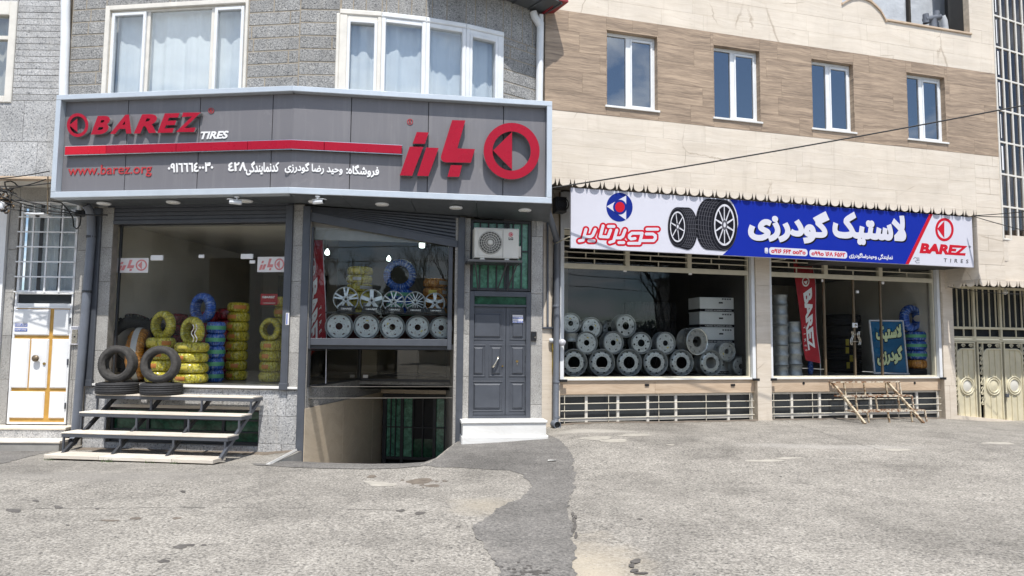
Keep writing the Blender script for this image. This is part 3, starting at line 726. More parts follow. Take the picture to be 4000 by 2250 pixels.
# ================================================================== GREY BUILDING
grey = thing('grey_building', 'grey split-stone building with a bent front and white bay windows', 'building', T(FOLD.x, FOLD.y, -.1))
uG0 = G1.at(350, 1200)[0]                              # left end
sill = .965
uw0, uw1 = G1.at(425, 1200)[0], G1.at(1116, 1200)[0]   # left shop window
ztop = 4.14
bw = G1.rect(0, (418, 1588), (1006, 1744))
slab_wall(grey, G1, 0, uG0, 0, -.5, sill-.045, (.45, .47), (.8, 1.3), 'granite_light', [bw], seed=3, zstart=-.46)
slab_wall(grey, G1, 0, uG0, uw0, sill-.04, ztop, .62, (.5, .5), 'granite_column', seed=4)
slab_wall(grey, G1, 0, uw1, -.002, sill-.04, ztop, .62, (.5, .5), 'granite_column', seed=5)
ug = [G2.at(x, 1400)[0] for x in (1176, 1200, 1772, 1790, 1816, 1832, 2073, 2118)]
slab_wall(grey, G2, 0, .002, ug[1], -1.9, 4.05, .62, (.5, .5), 'granite_column', seed=6)
slab_wall(grey, G2, 0, ug[2], ug[5], -1.2, 4.0, .75, (.5, .5), 'granite_column', seed=7, zstart=-1.1)
slab_wall(grey, G2, 0, ug[6], ug[7], -.3, 4.0, (.95, 1.05), (.5, .5), 'granite_column', seed=8)
mb = MB().box(uG0+.05, -.01, -.05, .32, sill-.038, sill, .006); part(grey, 'window_sill', mb, MT['marble_white'], G1.M)
mb = MB().box(ug[7]-.06, ug[7]-.002, .16, 3, -.5, 4.0); part(grey, 'end_wall', mb, MT['render_grey'], G2.M)
# basement window behind the steps
mb = frame_ring(MB(), bw, .05, .1, .2)
for k in (1, 2, 3): u = bw[0]+(bw[1]-bw[0])*k/4; mb.box(u-.025, u+.025, .12, .18, bw[2]+.05, bw[3]-.05)
for k in (.35, .68): z = bw[2]+(bw[3]-bw[2])*k; mb.box(bw[0]+.05, bw[1]-.05, .105, .135, z-.012, z+.012)
bwf = part(grey, 'basement_window', mb, MT['steel_dark'], G1.M)
for k in range(4):
    a = bw[0]+(bw[1]-bw[0])*k/4+.03; part(bwf, 'pane', MB().box(a, a+(bw[1]-bw[0])/4-.06, .15, .16, bw[2]+.05, bw[3]-.05), MT['green_dark'], G1.M)
part(grey, 'window_lintel', MB().box(bw[0]-.02, bw[1]+.02, -.012, .2, bw[3]-.004, bw[3]+.05, .005), MT['travertine_cream'], G1.M)
# ---- shop interior (one room behind both facets)
rm = lambda fr, u, d: (lambda w: (w.x, w.y))(fr.w(u, d, 0))
A_, B_ = rm(G1, uG0+.12, .34), rm(G1, uG0+.12, 6.2); C_ = rm(G1, 4.2, 6.2); D_ = rm(G2, ug[2]+.05, .2); Ff = rm(G2, .05, .2)
void = [rm(G1, uL, .16), rm(G1, uL, 2.7), rm(G1, 2.75, 2.7), rm(G2, ug[2]+.02, .1), rm(G2, .15, .1)]
g = fill([[A_, B_, C_, D_, Ff, rm(G1, -.1, .34)], void]); mb = MB()
mb.add([(x, y, sill-.002) for x, y in g[0]], g[1]); mb.add([(x, y, sill-.2) for x, y in g[0]], [t[::-1] for t in g[1]])
part(grey, 'shop_floor', mb, MT['room_floor'], Matrix())
mb = MB()
for (a, b) in ((A_, B_), (B_, C_), (C_, D_)):
    a, b = Vector(a), Vector(b); nn = Vector((-(b-a).y, (b-a).x)).normalized()*.1
    planprism(mb, [tuple(a), tuple(b), tuple(b+nn), tuple(a+nn)], sill-.3, 4.1)
part(grey, 'interior_wall', mb, MT['room_beige'], Matrix())
part(grey, 'ceiling', planprism(MB(), [A_, B_, C_, D_, rm(G2, .05, .12), rm(G1, -.05, .2), rm(G1, uG0+.12, .2)], 3.93, 4.06), MT['room_beige'], Matrix())
part(grey, 'display_platform', planprism(MB(), void, 1.62, 1.715), MT['steel_dark'], Matrix())
part(grey, 'dark_partition', MB().box(-2.0, -.9, 3.2, 3.3, sill, 3.2), MT['black'], G1.M)
part(grey, 'dark_partition', MB().box(.35, ug[2]+.0, 2.4, 2.5, 1.72, 3.93), MT['room_dark'], G2.M)  # added dark board: darkens the room seen behind the display wheels
part(grey, 'wall_box', MB().box(-3.3, -3.0, 6.05, 6.2, 2.6, 2.95, .01), MT['room_floor'], G1.M)
# ---- recess over the ramp: glazed sides, stone and marble below, garage door
mb = MB()
mb.box(uL-.02, uL+.03, .1, 2.7, .955, .985).box(uL-.02, uL+.03, .1, 2.7, 1.585, 1.615)
mb.box(uL-.02, uL+.04, 2.66, 2.73, .955, 1.615).box(uL+.04, 2.7, 2.68, 2.73, .93, .985).box(uL+.04, 2.7, 2.68, 2.73, 1.585, 1.615)
mb.box(uL-.015, uL+.025, .1, .15, .985, 1.585)
rg_ = part(grey, 'recess_glazing', mb, MT['steel_dark'], G1.M)
part(rg_, 'pane', MB().box(uL, uL+.008, .12, 2.66, .985, 1.585), MT['low_glass'], G1.M)
part(rg_, 'pane', MB().box(uL+.045, 1.36, 2.69, 2.698, .985, 1.585), MT['low_glass'], G1.M)
part(rg_, 'pane', MB().box(1.368, 2.68, 2.69, 2.698, .985, 1.585), MT['low_glass'], G1.M)
part(rg_, 'clip', MB().box(uL+.1, uL+.2, 2.665, 2.7, 1.0, 1.06), MT['letter_white'], G1.M)
part(grey, 'ramp_wall_band', MB().box(uL-.12, uL, 0., 4.55, .6, .952), MT['granite_split'], G1.M)
for k in range(5):
    a = .02+k*.9; part(grey, 'marble_panel', MB().box(uL-.1, uL+(.012 if k % 2 else .015), a+.002, a+.897, -2.2, .598), MT['marble_beige'], G1.M)
part(grey, 'ramp_wall_core', MB().box(uL-.2, uL-.1, .3, 4.6, -2.2, .95), MT['render_grey'], G1.M)
for k in range(5):
    a = uL+.03+k*.56; part(grey, 'lintel_tile', MB().box(a, a+.555, 4.1, 4.2, .58, .86, .004), MT['marble_beige'], G1.M)
part(grey, 'garage_wall', MB().box(uL-.2, 3.2, 4.5, 4.6, -2.4, 1.), MT['black'], G1.M)
part(grey, 'garage_floor', MB().box(uL-.1, 3.2, 4.0, 4.6, -2.0, -1.76), MT['render_grey'], G1.M)
part(grey, 'recess_ceiling', MB().box(uL, 2.9, 2.74, 4.5, .86, .93), MT['granite_split'], G1.M)
part(grey, 'recess_side_wall', MB().box(ug[3]-.02, ug[3]+.12, .16, 3.6, -2.2, 1.62), MT['granite_split'], G2.M)
gd = thing('garage_door', 'dark steel garage door with barred green glass at the foot of the ramp', 'garage door', G1.M @ T(uL+.05, 4.2, -1.75))
zr = (-1.75, .56); ga = uL+.05
mb = frame_ring(MB(), (ga, 2.9, *zr), .09, 4.22, 4.3)
for a in (.42, 1.18, 1.86, 2.1): mb.box(ga+a, ga+a+.07, 4.225, 4.29, zr[0]+.09, zr[1]-.09)
mb.box(ga+.09, 2.81, 4.23, 4.285, -.92, -.86)
part(gd, 'frame', mb, MT['steel_dark'], G1.M)
for (a, b) in ((.09, .42), (.49, 1.18), (1.25, 1.86), (2.17, 2.7)):
    if a == .49:
        part(gd, 'pane', MB().box(ga+a, ga+.68, 4.27, 4.28, -.86, zr[1]-.09), MT['green_glass'], G1.M)
        part(gd, 'pane', MB().box(ga+.68, ga+b, 4.27, 4.28, -.86, -.45), MT['green_dark'], G1.M)
        part(gd, 'opening', MB().box(ga+.68, ga+b, 4.28, 4.285, -.45, zr[1]-.09), MT['black'], G1.M)
    else: part(gd, 'pane', MB().box(ga+a, ga+b, 4.27, 4.28, -.86, zr[1]-.09), MT['green_glass'], G1.M)
    nb = 3; w_ = (b-a)/nb
    for k in range(1, nb): part(gd, 'bar', MB().box(ga+a+w_*k-.012, ga+a+w_*k+.012, 4.2, 4.225, -.86, zr[1]-.09), MT['steel_dark'], G1.M)
    part(gd, 'bar', MB().box(ga+a, ga+b, 4.205, 4.223, -.2, -.176), MT['steel_dark'], G1.M)
    part(gd, 'panel', MB().box(ga+a+.02, ga+b-.02, 4.21, 4.28, -1.6, -.98, .03), MT['steel_dark'], G1.M)
# ---- left shop window: glass panes with a leaf standing open
gz1 = G1.at(800, 868)[1]
xs_ = [uw0] + [G1.at(x, 1200)[0] for x in (600, 787, 950)] + [uw1]; zt = G1.at(700, 1005)[1]; gd_ = .2
sw = part(grey, 'shop_window', frame_ring(MB(), (uw0, uw1, sill, gz1+.02), (.035, .035, .012, .03), gd_-.02, gd_+.03), MT['steel_dark'], G1.M)
def pane(a, b, c, e, nm='pane', mt='shop_glass', d=gd_, fr=G1, par=None): return part(par or sw, nm, MB().box(a+.004, b-.004, d, d+.008, c+.003, e-.003), MT[mt], fr.M)
pane(xs_[0]+.035, xs_[1], sill+.012, zt); pane(xs_[1], xs_[2], sill+.012, zt); pane(xs_[3], xs_[4]-.035, sill+.012, zt)
pane(xs_[0]+.035, xs_[1], zt, gz1-.01); pane(xs_[1], xs_[4]-.035, zt, gz1-.01)
leafM = G1.M @ T(xs_[3]-.02, gd_+.01, 0) @ Rz(radians(62))
part(sw, 'door_leaf', MB().box(0, .75, 0, .01, sill+.01, zt-.01), MT['shop_glass'], leafM)
for x0, y0, x1, y1 in ((590, 997, 637, 1017), (777, 995, 797, 1008), (942, 992, 988, 1011), (976, 1017, 996, 1029)):
    part(sw, 'glass_clip', MB().box(*G1.rect(gd_, (x0, y0), (x1, y1))[:2], gd_-.012, gd_+.02, *G1.rect(gd_, (x0, y0), (x1, y1))[2:], .004), MT['letter_white'], G1.M)
# ---- right shop window over the ramp
w2 = (G2.at(1214, 1000)[0], G2.at(1770, 1000)[0], G2.at(1480, 1350)[1], 3.75)
mb = MB()
mb.box(w2[0]-.05, w2[0]+.03, .04, .16, 1.62, 3.75, .006).box(w2[1]-.075, w2[1], .04, .16, 1.62, 3.75, .006)
mb.box(w2[0]+.03, w2[1]-.075, .05, .15, w2[2], w2[2]+.12, .006)
sw2 = part(grey, 'display_window', mb, MT['steel_grey'], G2.M)
pane(w2[0]+.03, w2[1]-.075, w2[2]+.12, 3.75, 'pane', 'shop_glass_dark', .1, G2, sw2)
part(grey, 'shop_lintel', MB().box(.0, ug[3], .16, .25, 3.55, 4.05), MT['render_grey'], G2.M)
part(grey, 'shop_lintel', MB().box(uG0, 0, .24, .34, gz1-.02, 4.1), MT['render_grey'], G1.M)
# ---- window over the grey door: barred green glass
dw = G2.rect(.05, (1832, 852), (2070, 1139)); dw = (ug[5]+.004, ug[6]-.004, dw[2], 3.98)
mb = frame_ring(MB(), dw, .05, .03, .12)
for k in range(1, 7): u = dw[0]+.02+(dw[1]-dw[0]-.04)*k/7; mb.box(u-.014, u+.014, .035, .06, dw[2]+.05, dw[3]-.05)
mb.box(dw[0]+.05, dw[1]-.05, .04, .055, dw[2]+.72, dw[2]+.745)
u_ = dw[0]+.62*(dw[1]-dw[0]); mb.box(u_-.03, u_+.03, .06, .12, dw[2]+.05, dw[3]-.05)
bwin = part(grey, 'barred_window', mb, MT['steel_dark'], G2.M)
part(bwin, 'pane', MB().box(dw[0]+.05, u_-.03, .09, .1, dw[2]+.05, dw[3]-.05), MT['green_glass'], G2.M)
part(bwin, 'pane', MB().box(u_+.03, dw[1]-.05, .09, .1, dw[2]+.05, dw[3]-.05), MT['green_glass'], G2.M)
# ---- upper storey: wall frames, bending round
HD = .30
pf = meet(S1.off(HD), S2.off(HD))
UF = [Frame((pf.x, pf.y), YL1)]
useg = []; p = Vector((pf.x, pf.y))
for xe, yw in ((1291, 1.), (1461, 8.), (1640, 13.5), (1802, 19.), (1953, 27.), (2112, 38.)):
    f_ = Frame(p, radians(yw)); u = f_.at(xe, 1335)[0]; UF.append(f_); useg.append(u); q = f_.w(u, 0, 0); p = Vector((q.x, q.y))
PEND = p
u0U = UF[0].at(268, 300)[0]
zb = 5.80; CH = .228
zj = UF[0].at(331, 331)[1]; zj0 = zj-CH*4
w1 = UF[0].rect(0, (417, 26), (946, 700))
slab_wall(grey, UF[0], 0, u0U, 0, zb-.1, 7.9, CH, (1.0, 1.7), 'granite_split', [(w1[0], w1[1], 5, w1[3])], th=.05, gap=.016, ch_c=.008, zstart=zj0, seed=11, back='grout_joint', rec=.0045, proud=.003)
slab_wall(grey, UF[1], 0, 0, useg[0], zb-.1, 7.9, CH, (1.0, 1.7), 'granite_split', th=.05, gap=.016, ch_c=.008, zstart=zj0+.02, seed=12, back='grout_joint', rec=.0045, proud=.003)
zh = UF[3].at(1560, 62)[1]                           # head of the bay window
for k in (2, 3, 4, 5):
    slab_wall(grey, UF[k], 0, 0, useg[k-1], zh+.02, 8.1, 1.2, (.2, .26), 'granite_split', th=.05, gap=.014, ch_c=.008, seed=20+k, back='grout_joint', rec=.0045, proud=.003, minw=.05)
slab_wall(grey, UF[6], 0, 0, useg[5], zb-.4, zh-.05, CH, (.9, 1.5), 'granite_split', th=.05, gap=.016, ch_c=.008, zstart=zj0+.05, seed=31, back='grout_joint', rec=.0045, proud=.003)
slab_wall(grey, UF[6], 0, 0, useg[5], zh-.05, 8.1, 1.2, (.2, .26), 'granite_split', th=.05, gap=.014, ch_c=.008, seed=32, back='grout_joint', rec=.0045, proud=.003, minw=.05)
# core of the upper storey (floors, rooms) and its floor slab
def off_poly(d):
    L = [UF[0].w(u0U, d, 0), UF[0].w(0, d, 0)]+[UF[k].w(useg[k-1], d, 0) for k in range(1, 7)]; return [(q.x, q.y) for q in L]
pe = UF[6].w(useg[5], 3., 0); pl = UF[0].w(u0U, 4., 0)
part(grey, 'upper_storey', planprism(MB(), off_poly(.42)+[(pe.x+.4, pe.y+1), (pl.x, pl.y)], 4.3, 8.2), MT['render_grey'], Matrix())
part(grey, 'floor_slab', planprism(MB(), [(S1.w(-4.15, .16, 0).x, S1.w(-4.15, .16, 0).y), (S1.w(0, .16, 0).x, S1.w(0, .16, 0).y), (S2.w(4.25, .16, 0).x, S2.w(4.25, .16, 0).y), (G2.w(4.2, .5, 0).x, G2.w(4.2, .5, 0).y), (FOLD.x, FOLD.y+.6), (G1.w(-4.1, .5, 0).x, G1.w(-4.1, .5, 0).y)], 4.2, 5.72), MT['render_grey'], Matrix())
# upper windows
def wbar(mb, r, c=.006): mb.box(r[0], r[1], r[4], r[5], r[2], r[3], c)
W1 = part(grey, 'upper_window', frame_ring(MB(), (w1[0], w1[1], 5.6, w1[3]), (.085, .05, .08, .085), -.035, .1, .01), MT['frame_cream'], UF[0].M)
i1 = (w1[0]+.085, w1[1]-.05, 5.68, w1[3]-.085)
fx = [UF[0].at(x, 300)[0] for x in (560, 812)]
mb = frame_ring(MB(), i1, (.03, .03, .04, .04), .02, .1, .006)
mb.box(fx[0]-.0, fx[0]+.06, .025, .1, i1[2]+.04, i1[3]-.04, .006).box(fx[1], fx[1]+.075, .025, .1, i1[2]+.04, i1[3]-.04, .006)
part(W1, 'mullion', mb, MT['frame_cream'], UF[0].M)
for (a, b) in ((i1[0]+.03, fx[0]), (fx[1]+.075, i1[1]-.03)):
    sash = (a+.004, b-.004, i1[2]+.05, i1[3]-.045)
    part(W1, 'sash', frame_ring(MB(), sash, .055, -.012, .06, .008), MT['pvc_white'], UF[0].M)
    q = inset(sash, .055); part(W1, 'pane', MB().box(q[0]-.01, q[1]+.01, .03, .04, q[2]-.01, q[3]+.01), MT['window_glass'], UF[0].M)
part(W1, 'pane', MB().box(fx[0]+.06, fx[1], .05, .06, i1[2]+.03, i1[3]-.03), MT['window_glass'], UF[0].M)
part(grey, 'curtain', curtain(i1[0], i1[1], .2, 5.65, i1[3]+.1, .018, seed=3), MT['curtain'], UF[0].M)
for k in (2, 3, 4, 5):
    f_, L = UF[k], useg[k-1]; mb = MB(); a, b = 0, L; z0_, z1_ = 5.55, zh
    mb.box(a, b, -.05, .06, z1_-.07, z1_+.02, .015)
    lw = .13 if k == 2 else .07; rw = .12 if k == 5 else .07
    mb.box(a, a+lw, -.04, .1, z0_, z1_-.07, .012).box(b-rw, b, -.04, .1, z0_, z1_-.07, .012)
    mb.box(a+lw, b-rw, -.03, .1, z1_-.15, z1_-.07, .008)
    if k == 2: mb.box(a-.05, a, -.045, .1, z0_, z1_-.06, .01)
    W2 = part(grey, 'bay_window', mb, MT['pvc_white'] if k > 2 else MT['frame_cream'], f_.M)
    r = (a+lw, b-rw, z0_, z1_-.15); wf = .06
    if k in (2, 5): part(W2, 'sash', frame_ring(MB(), r, .05, -.045, .05, .008), MT['pvc_white'], f_.M); r = inset(r, .045)
    part(W2, 'pane', MB().box(r[0]-.005, r[1]+.005, .03, .04, r[2], r[3]+.005), MT['window_glass'], f_.M)
    part(grey, 'curtain', curtain(a+.02, b-.02, .19, 5.5, z1_-.02, .02, seed=k), MT['curtain'], f_.M)
# roof eave: metal soffit with ribs and a red gutter edge, seen at the right end
ev = []
zE = UF[6].at(2065, 40)[1]+.02
pin = [UF[k].w(useg[k-1]*t, .1, 0) for k in (4, 5, 6) for t in (0, 1)]; pout = [UF[k].w(useg[k-1]*t, -.55, 0) for k in (4, 5, 6) for t in (0, 1)]
mb = MB()
for i in range(5): mb.add([(pin[i].x, pin[i].y, zE), (pin[i+1].x, pin[i+1].y, zE), (pout[i+1].x, pout[i+1].y, zE+.02), (pout[i].x, pout[i].y, zE+.02)]+[(q.x, q.y, zE+.06) for q in (pin[i], pin[i+1], pout[i+1], pout[i])], [(0,1,2,3),(7,6,5,4),(0,4,5,1),(1,5,6,2),(2,6,7,3),(3,7,4,0)])
part(grey, 'eave_soffit', mb, MT['soffit_grey'], Matrix())
for i in range(14):
    t = i/13*5; k = min(int(t), 4); f = t-k; a = pin[k].lerp(pin[k+1], f); b = pout[k].lerp(pout[k+1], f); a.z = zE-.012; b.z = zE+.008
    part(grey, 'eave_rib', MB().bar(a, b, .02, .03), MT['soffit_grey'], Matrix())
a, b = pin[5], pout[5]
part(grey, 'eave_gutter', MB().bar(Vector((a.x+.06, a.y, zE+.03)), Vector((b.x+.03, b.y, zE+.1)), .1, .22), MT['roof_red'], Matrix())
# soffit panels under the overhang
def zsof(fr, t): return 4.135
cuts1 = [S1.at(x, 769)[0] for x in (196, 420, 700, 960)]+[0]; cuts2 = [0]+[S2.at(x, 770)[0] for x in (1330, 1600, 1860, 2159)]
for S_, Gf, cuts in ((S1, G1, cuts1), (S2, G2, cuts2)):
    for a, b in zip(cuts, cuts[1:]):
        zz_ = lambda u: 4.165 if S_ is S1 else 4.14-.17*(u/4.35)
        A = [S_.w(a+.004, .02, 4.13), S_.w(b-.004, .02, 4.13), Gf.w(b-.004, .03, zz_(b)), Gf.w(a+.004, .03, zz_(a))]
        B = [q+Vector((0, 0, .025)) for q in A]
        part(grey, 'soffit_panel', MB().add(A+B, [(0,1,2,3),(7,6,5,4),(0,4,5,1),(1,5,6,2),(2,6,7,3),(3,7,4,0)]), MT['soffit_grey'], Matrix())
part(grey, 'soffit_backing', planprism(MB(), [(q.x, q.y) for q in (S1.w(-4.2, .03, 0), S1.w(0, .03, 0), S2.w(4.3, .03, 0), G2.w(4.25, .05, 0), G2.w(0, .06, 0), G1.w(-4.15, .05, 0))], 4.192, 4.2), MT['black_satin'], Matrix())

# ================================================================== BEIGE BUILDING
beige = thing('beige_building', 'cream travertine building with a brown window band and two shopfronts', 'building', RS.M @ T(4.6, 0, .1))
dO = -RO
zs_tip = RS.at(2255, 726, dO)[1]; zs = zs_tip+.13             # underside of the overhang
uO0 = RS.at(2128, 400, dO)[0]; uO1 = RS.at(3818, 900, dO)[0]; uT = RS.at(3886, 300, dO)[0]
zB0 = RS.at(2158, 429, dO)[1]; zB1 = RS.at(2124, 29, dO)[1]
wins = [RS.rect(dO, a, b) for a, b in (((2368, 107), (2571, 440)), ((2785, 168), (2973, 483)), ((3167, 224), (3341, 522)), ((3538, 280), (3700, 562)))]
zw0 = sum(w[2] for w in wins)/4; zw1 = sum(w[3] for w in wins)/4
wins = [(w[0], w[1], zw0, zw1) for w in wins]
uA0, uA1 = RS.at(3290, 20, dO)[0], RS.at(3788, 100, dO)[0]; zA = RS.at(3640, 112, dO)[1]; uAc = RS.at(3461, 90, dO)[0]
alc = (uA0, uA1, zA, 13)
zG = RS.at(3818, 1108, dO)[1]+.1                              # underside over the gate
slab_wall(beige, RS, dO, uO0, uO1, zs, zB0, (.3, .34, .31, .36), (.9, 2.3), 'travertine_cream', seed=41, gap=.0016, ch_c=.0015, back='grout_tan', proud=.002)
slab_wall(beige, RS, dO, uO1, uT+.05, zG, zB0, (.34, .31, .36, .3), (.5, 1.1), 'travertine_cream', seed=42, gap=.004, ch_c=.003, back='grout_tan', proud=.003, zstart=zG)
slab_wall(beige, RS, dO-.004, uO0, uT+.05, zB0, zB1, (zB1-zB0)/5, (.8, 1.9), 'travertine_brown', wins, seed=43, gap=.002, ch_c=.0015, back='grout_tan', proud=.0012)
slab_wall(beige, RS, dO, uO0, uT+.05, zB1, 11.6, (.33, .36, .3, .38), (.9, 2.3), 'travertine_cream', [alc], seed=44, gap=.0016, ch_c=.0015, back='grout_tan', proud=.002)
# the wall goes on beyond the tower, out of the picture
part(beige, 'wall', MB().box(uT+.05, uT+4, dO+.02, dO+.2, zG, RS.at(3890, 915, dO)[1]), MT['travertine_cream'], RS.M)
# curved coping of the roof opening
cpx = [(3461, 88), (3452, 72), (3437, 46), (3420, 28), (3400, 10), (3380, 0), (3355, -6), (3330, -3), (3310, 6), (3288, 20)]
cuv = [RS.at(x, y, dO) for x, y in cpx]
poly = [(uA0, zA-.001), (uAc, zA-.001)]+[(u, z) for u, z in cuv[1:]]
poly = [(uA0, zA-.02), (uAc, zA-.02)]+[(u, max(z, zA)) for u, z in cuv]
part(beige, 'curved_slab', MB().prism(poly, dO-.002, dO+.15), MT['travertine_cream'], RS.M)
top = [(u, z) for u, z in cuv]+[(uA0-.02, cuv[-1][1])]
band = [(u, z+.045) for u, z in top]
part(beige, 'coping', MB().prism(top+band[::-1], dO-.035, dO+.2), MT['travertine_sill'], RS.M)
part(beige, 'coping', MB().box(uAc, uA1+.03, dO-.035, dO+.2, zA-.001, zA+.045, .006), MT['travertine_sill'], RS.M)
part(beige, 'roof_partition', MB().box(uA0-1.5, uA1+1.2, dO+1.1, dO+1.2, zA-.5, zA+5), MT['insulation'], RS.M)
part(beige, 'roof_floor', MB().box(uA0-1.5, uA1+1, dO+.2, dO+1.1, zA-.3, zA-.2), MT['render_grey'], RS.M)
u_ = RS.at(3555, 60, dO+1.)[0]; part(beige, 'post', MB().box(u_-.03, u_+.03, dO+1.0, dO+1.08, zA-.2, zA+3), MT['timber_dark'], RS.M)
u_ = RS.at(3400, 0, dO+1.)[0]; part(beige, 'post', MB().box(u_-.02, u_+.02, dO+1.0, dO+1.08, zA-.2, zA+3), MT['timber_dark'], RS.M)
# core, soffit, return
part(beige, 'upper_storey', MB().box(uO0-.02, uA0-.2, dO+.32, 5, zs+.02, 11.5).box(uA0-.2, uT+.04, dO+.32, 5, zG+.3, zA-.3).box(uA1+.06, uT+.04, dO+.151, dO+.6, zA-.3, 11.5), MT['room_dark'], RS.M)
part(beige, 'overhang_soffit', MB().box(uO0, uO1, dO+.034, .2, zs-.001, zs+.02), MT['soffit_brown'], RS.M)
part(beige, 'gate_soffit', MB().box(uO1, uT+2.5, dO+.05, .3, zG+.0, zG+.03), MT['render_grey'], RS.M)
slab_wall(beige, Frame((RS.w(uO1, 0, 0).x, RS.w(uO1, 0, 0).y), YR-pi/2), -.0, .0, RO-.002, zG, zs, (.4,), (.6, .9), 'travertine_cream', seed=46, gap=.004, ch_c=.003, back=None)
# scalloped stone valance: each panel a half-round and a tooth
def valance(ua, ub, z, fr, d, per=.305, h=.15, name='scallop_panel'):
    n_ = max(1, round((ub-ua)/per)); p_ = (ub-ua)/n_; W = p_*.68; tW = p_*.3
    pol = [(0, .0), (0, -.012)]+[(W/2-W/2*cos(pi*i/14), -.02-(h-.02)*sin(pi*i/14)**.62) for i in range(15)]+[(W, -.012), (W+.004, -.008), (W+tW*.45, -h+.005), (W+tW*.55, -h+.005), (p_-.004, -.008), (p_-.004, 0)]
    pol2 = []
    for q in pol:
        if not pol2 or (abs(q[0]-pol2[-1][0])+abs(q[1]-pol2[-1][1])) > 1e-4: pol2.append(q)
    me = MB().prism(pol2, 0, .022).mesh(name, [MT['travertine_cream']])
    for i in range(n_): part(beige, name, me, M=fr.M @ T(ua+i*p_+.002, d, z))
valance(uO0, uO1, zs, RS, dO-.002)
valance(uO1+.01, uT+2.2, zG, RS, dO-.002, .29)
fr_ = Frame((RS.w(uO1, 0, 0).x, RS.w(uO1, 0, 0).y), YR-pi/2); valance(.03, RO-.03, zG, fr_, 0.002, .3)
# upper windows
for w in wins:
    r = (w[0]+.012, w[1]-.012, w[2]+.03, w[3]-.03); d = dO+.11; L = w[1]-w[0]
    mb = frame_ring(MB(), r, (.03, .055, .045, .06), d, d+.07, .006)
    um = r[0]+.41*L; mb.box(um, um+.1*L, d+.005, d+.07, r[2]+.045, r[3]-.06, .006)
    W_ = part(beige, 'upper_window', mb, MT['pvc_white'], RS.M)
    sash = (um+.085*L, r[1]-.05, r[2]+.04, r[3]-.07)
    part(W_, 'sash', frame_ring(MB(), sash, (.035, .045, .045, .05), d-.015, d+.04, .006), MT['pvc_white'], RS.M)
    part(W_, 'pane', MB().box(r[0]+.03, um, d+.035, d+.043, r[2]+.045, r[3]-.06), MT['mirror_glass'], RS.M)
    q = inset(sash, (.035, .045, .045, .05)); part(W_, 'pane', MB().box(*q[:2], d+.012, d+.02, *q[2:]), MT['mirror_glass'], RS.M)
    part(W_, 'sill', MB().box(w[0]-.03, w[1]+.03, dO-.035, d+.03, w[2]-.012, w[2]+.028, .005), MT['marble_white'], RS.M)
    mb = MB(); mb.box(w[0], w[0]+.012, dO-.006, d+.02, w[2]+.03, w[3]).box(w[1]-.012, w[1], dO-.006, d+.02, w[2]+.03, w[3]).box(w[0]+.012, w[1]-.012, dO-.005, d+.02, w[3]-.03, w[3])
    part(W_, 'jamb', mb, MT['travertine_brown'], RS.M)
# tower of glass at the right edge
pt = RS.w(uT, dO-.01, 0); TW = Frame((pt.x, pt.y), radians(25))
zt0 = TW.at(3900, 922)[1]
mw, ph = .285, (TW.at(3890, 62)[1]-TW.at(3890, 802)[1])/6
tz0 = TW.at(3890, 802)[1]-ph
mb = MB()
for i in range(9): mb.box(i*mw-.02+.02, i*mw+.022+.02, -.02, .06, tz0-.02, 12.6, .006)
for j in range(0, 12):
    z = tz0+j*ph
    if z < 12.6: mb.box(.042, 8*mw+.0, -.014, .054, z-.022, z+.022, .006)
tower = part(beige, 'stair_tower', mb, MT['frame_cream'], TW.M)
for i in range(5):
    for j in range(0, 11):
        part(tower, 'pane', MB().box(.042+i*mw, .02+(i+1)*mw, .01, .018, tz0+j*ph+.022, tz0+(j+1)*ph-.022), MT['bronze_glass'], TW.M)
        if i == 0 and 1 < j < 8: part(tower, 'tape_strip', MB().box(.12+.01*(j % 2), .155+.01*(j % 3), .002, .008, tz0+j*ph+.1, tz0+(j+1)*ph-.09), MT['letter_white'], TW.M)
    part(beige, 'curtain', curtain(.05+i*mw, .02+(i+1)*mw, .25, tz0-.2, tz0+2.1*ph, .012, seed=50+i), MT['gold_trim'] if False else MT['carton'], TW.M)
part(beige, 'tower_core', MB().box(.02, 2.6, .4, 3, tz0-.4, 12.7), MT['room_dark'], TW.M)
part(beige, 'tower_base', MB().box(.02, 2.5, .0, .4, tz0-.5, tz0-.03), MT['travertine_cream'], TW.M)
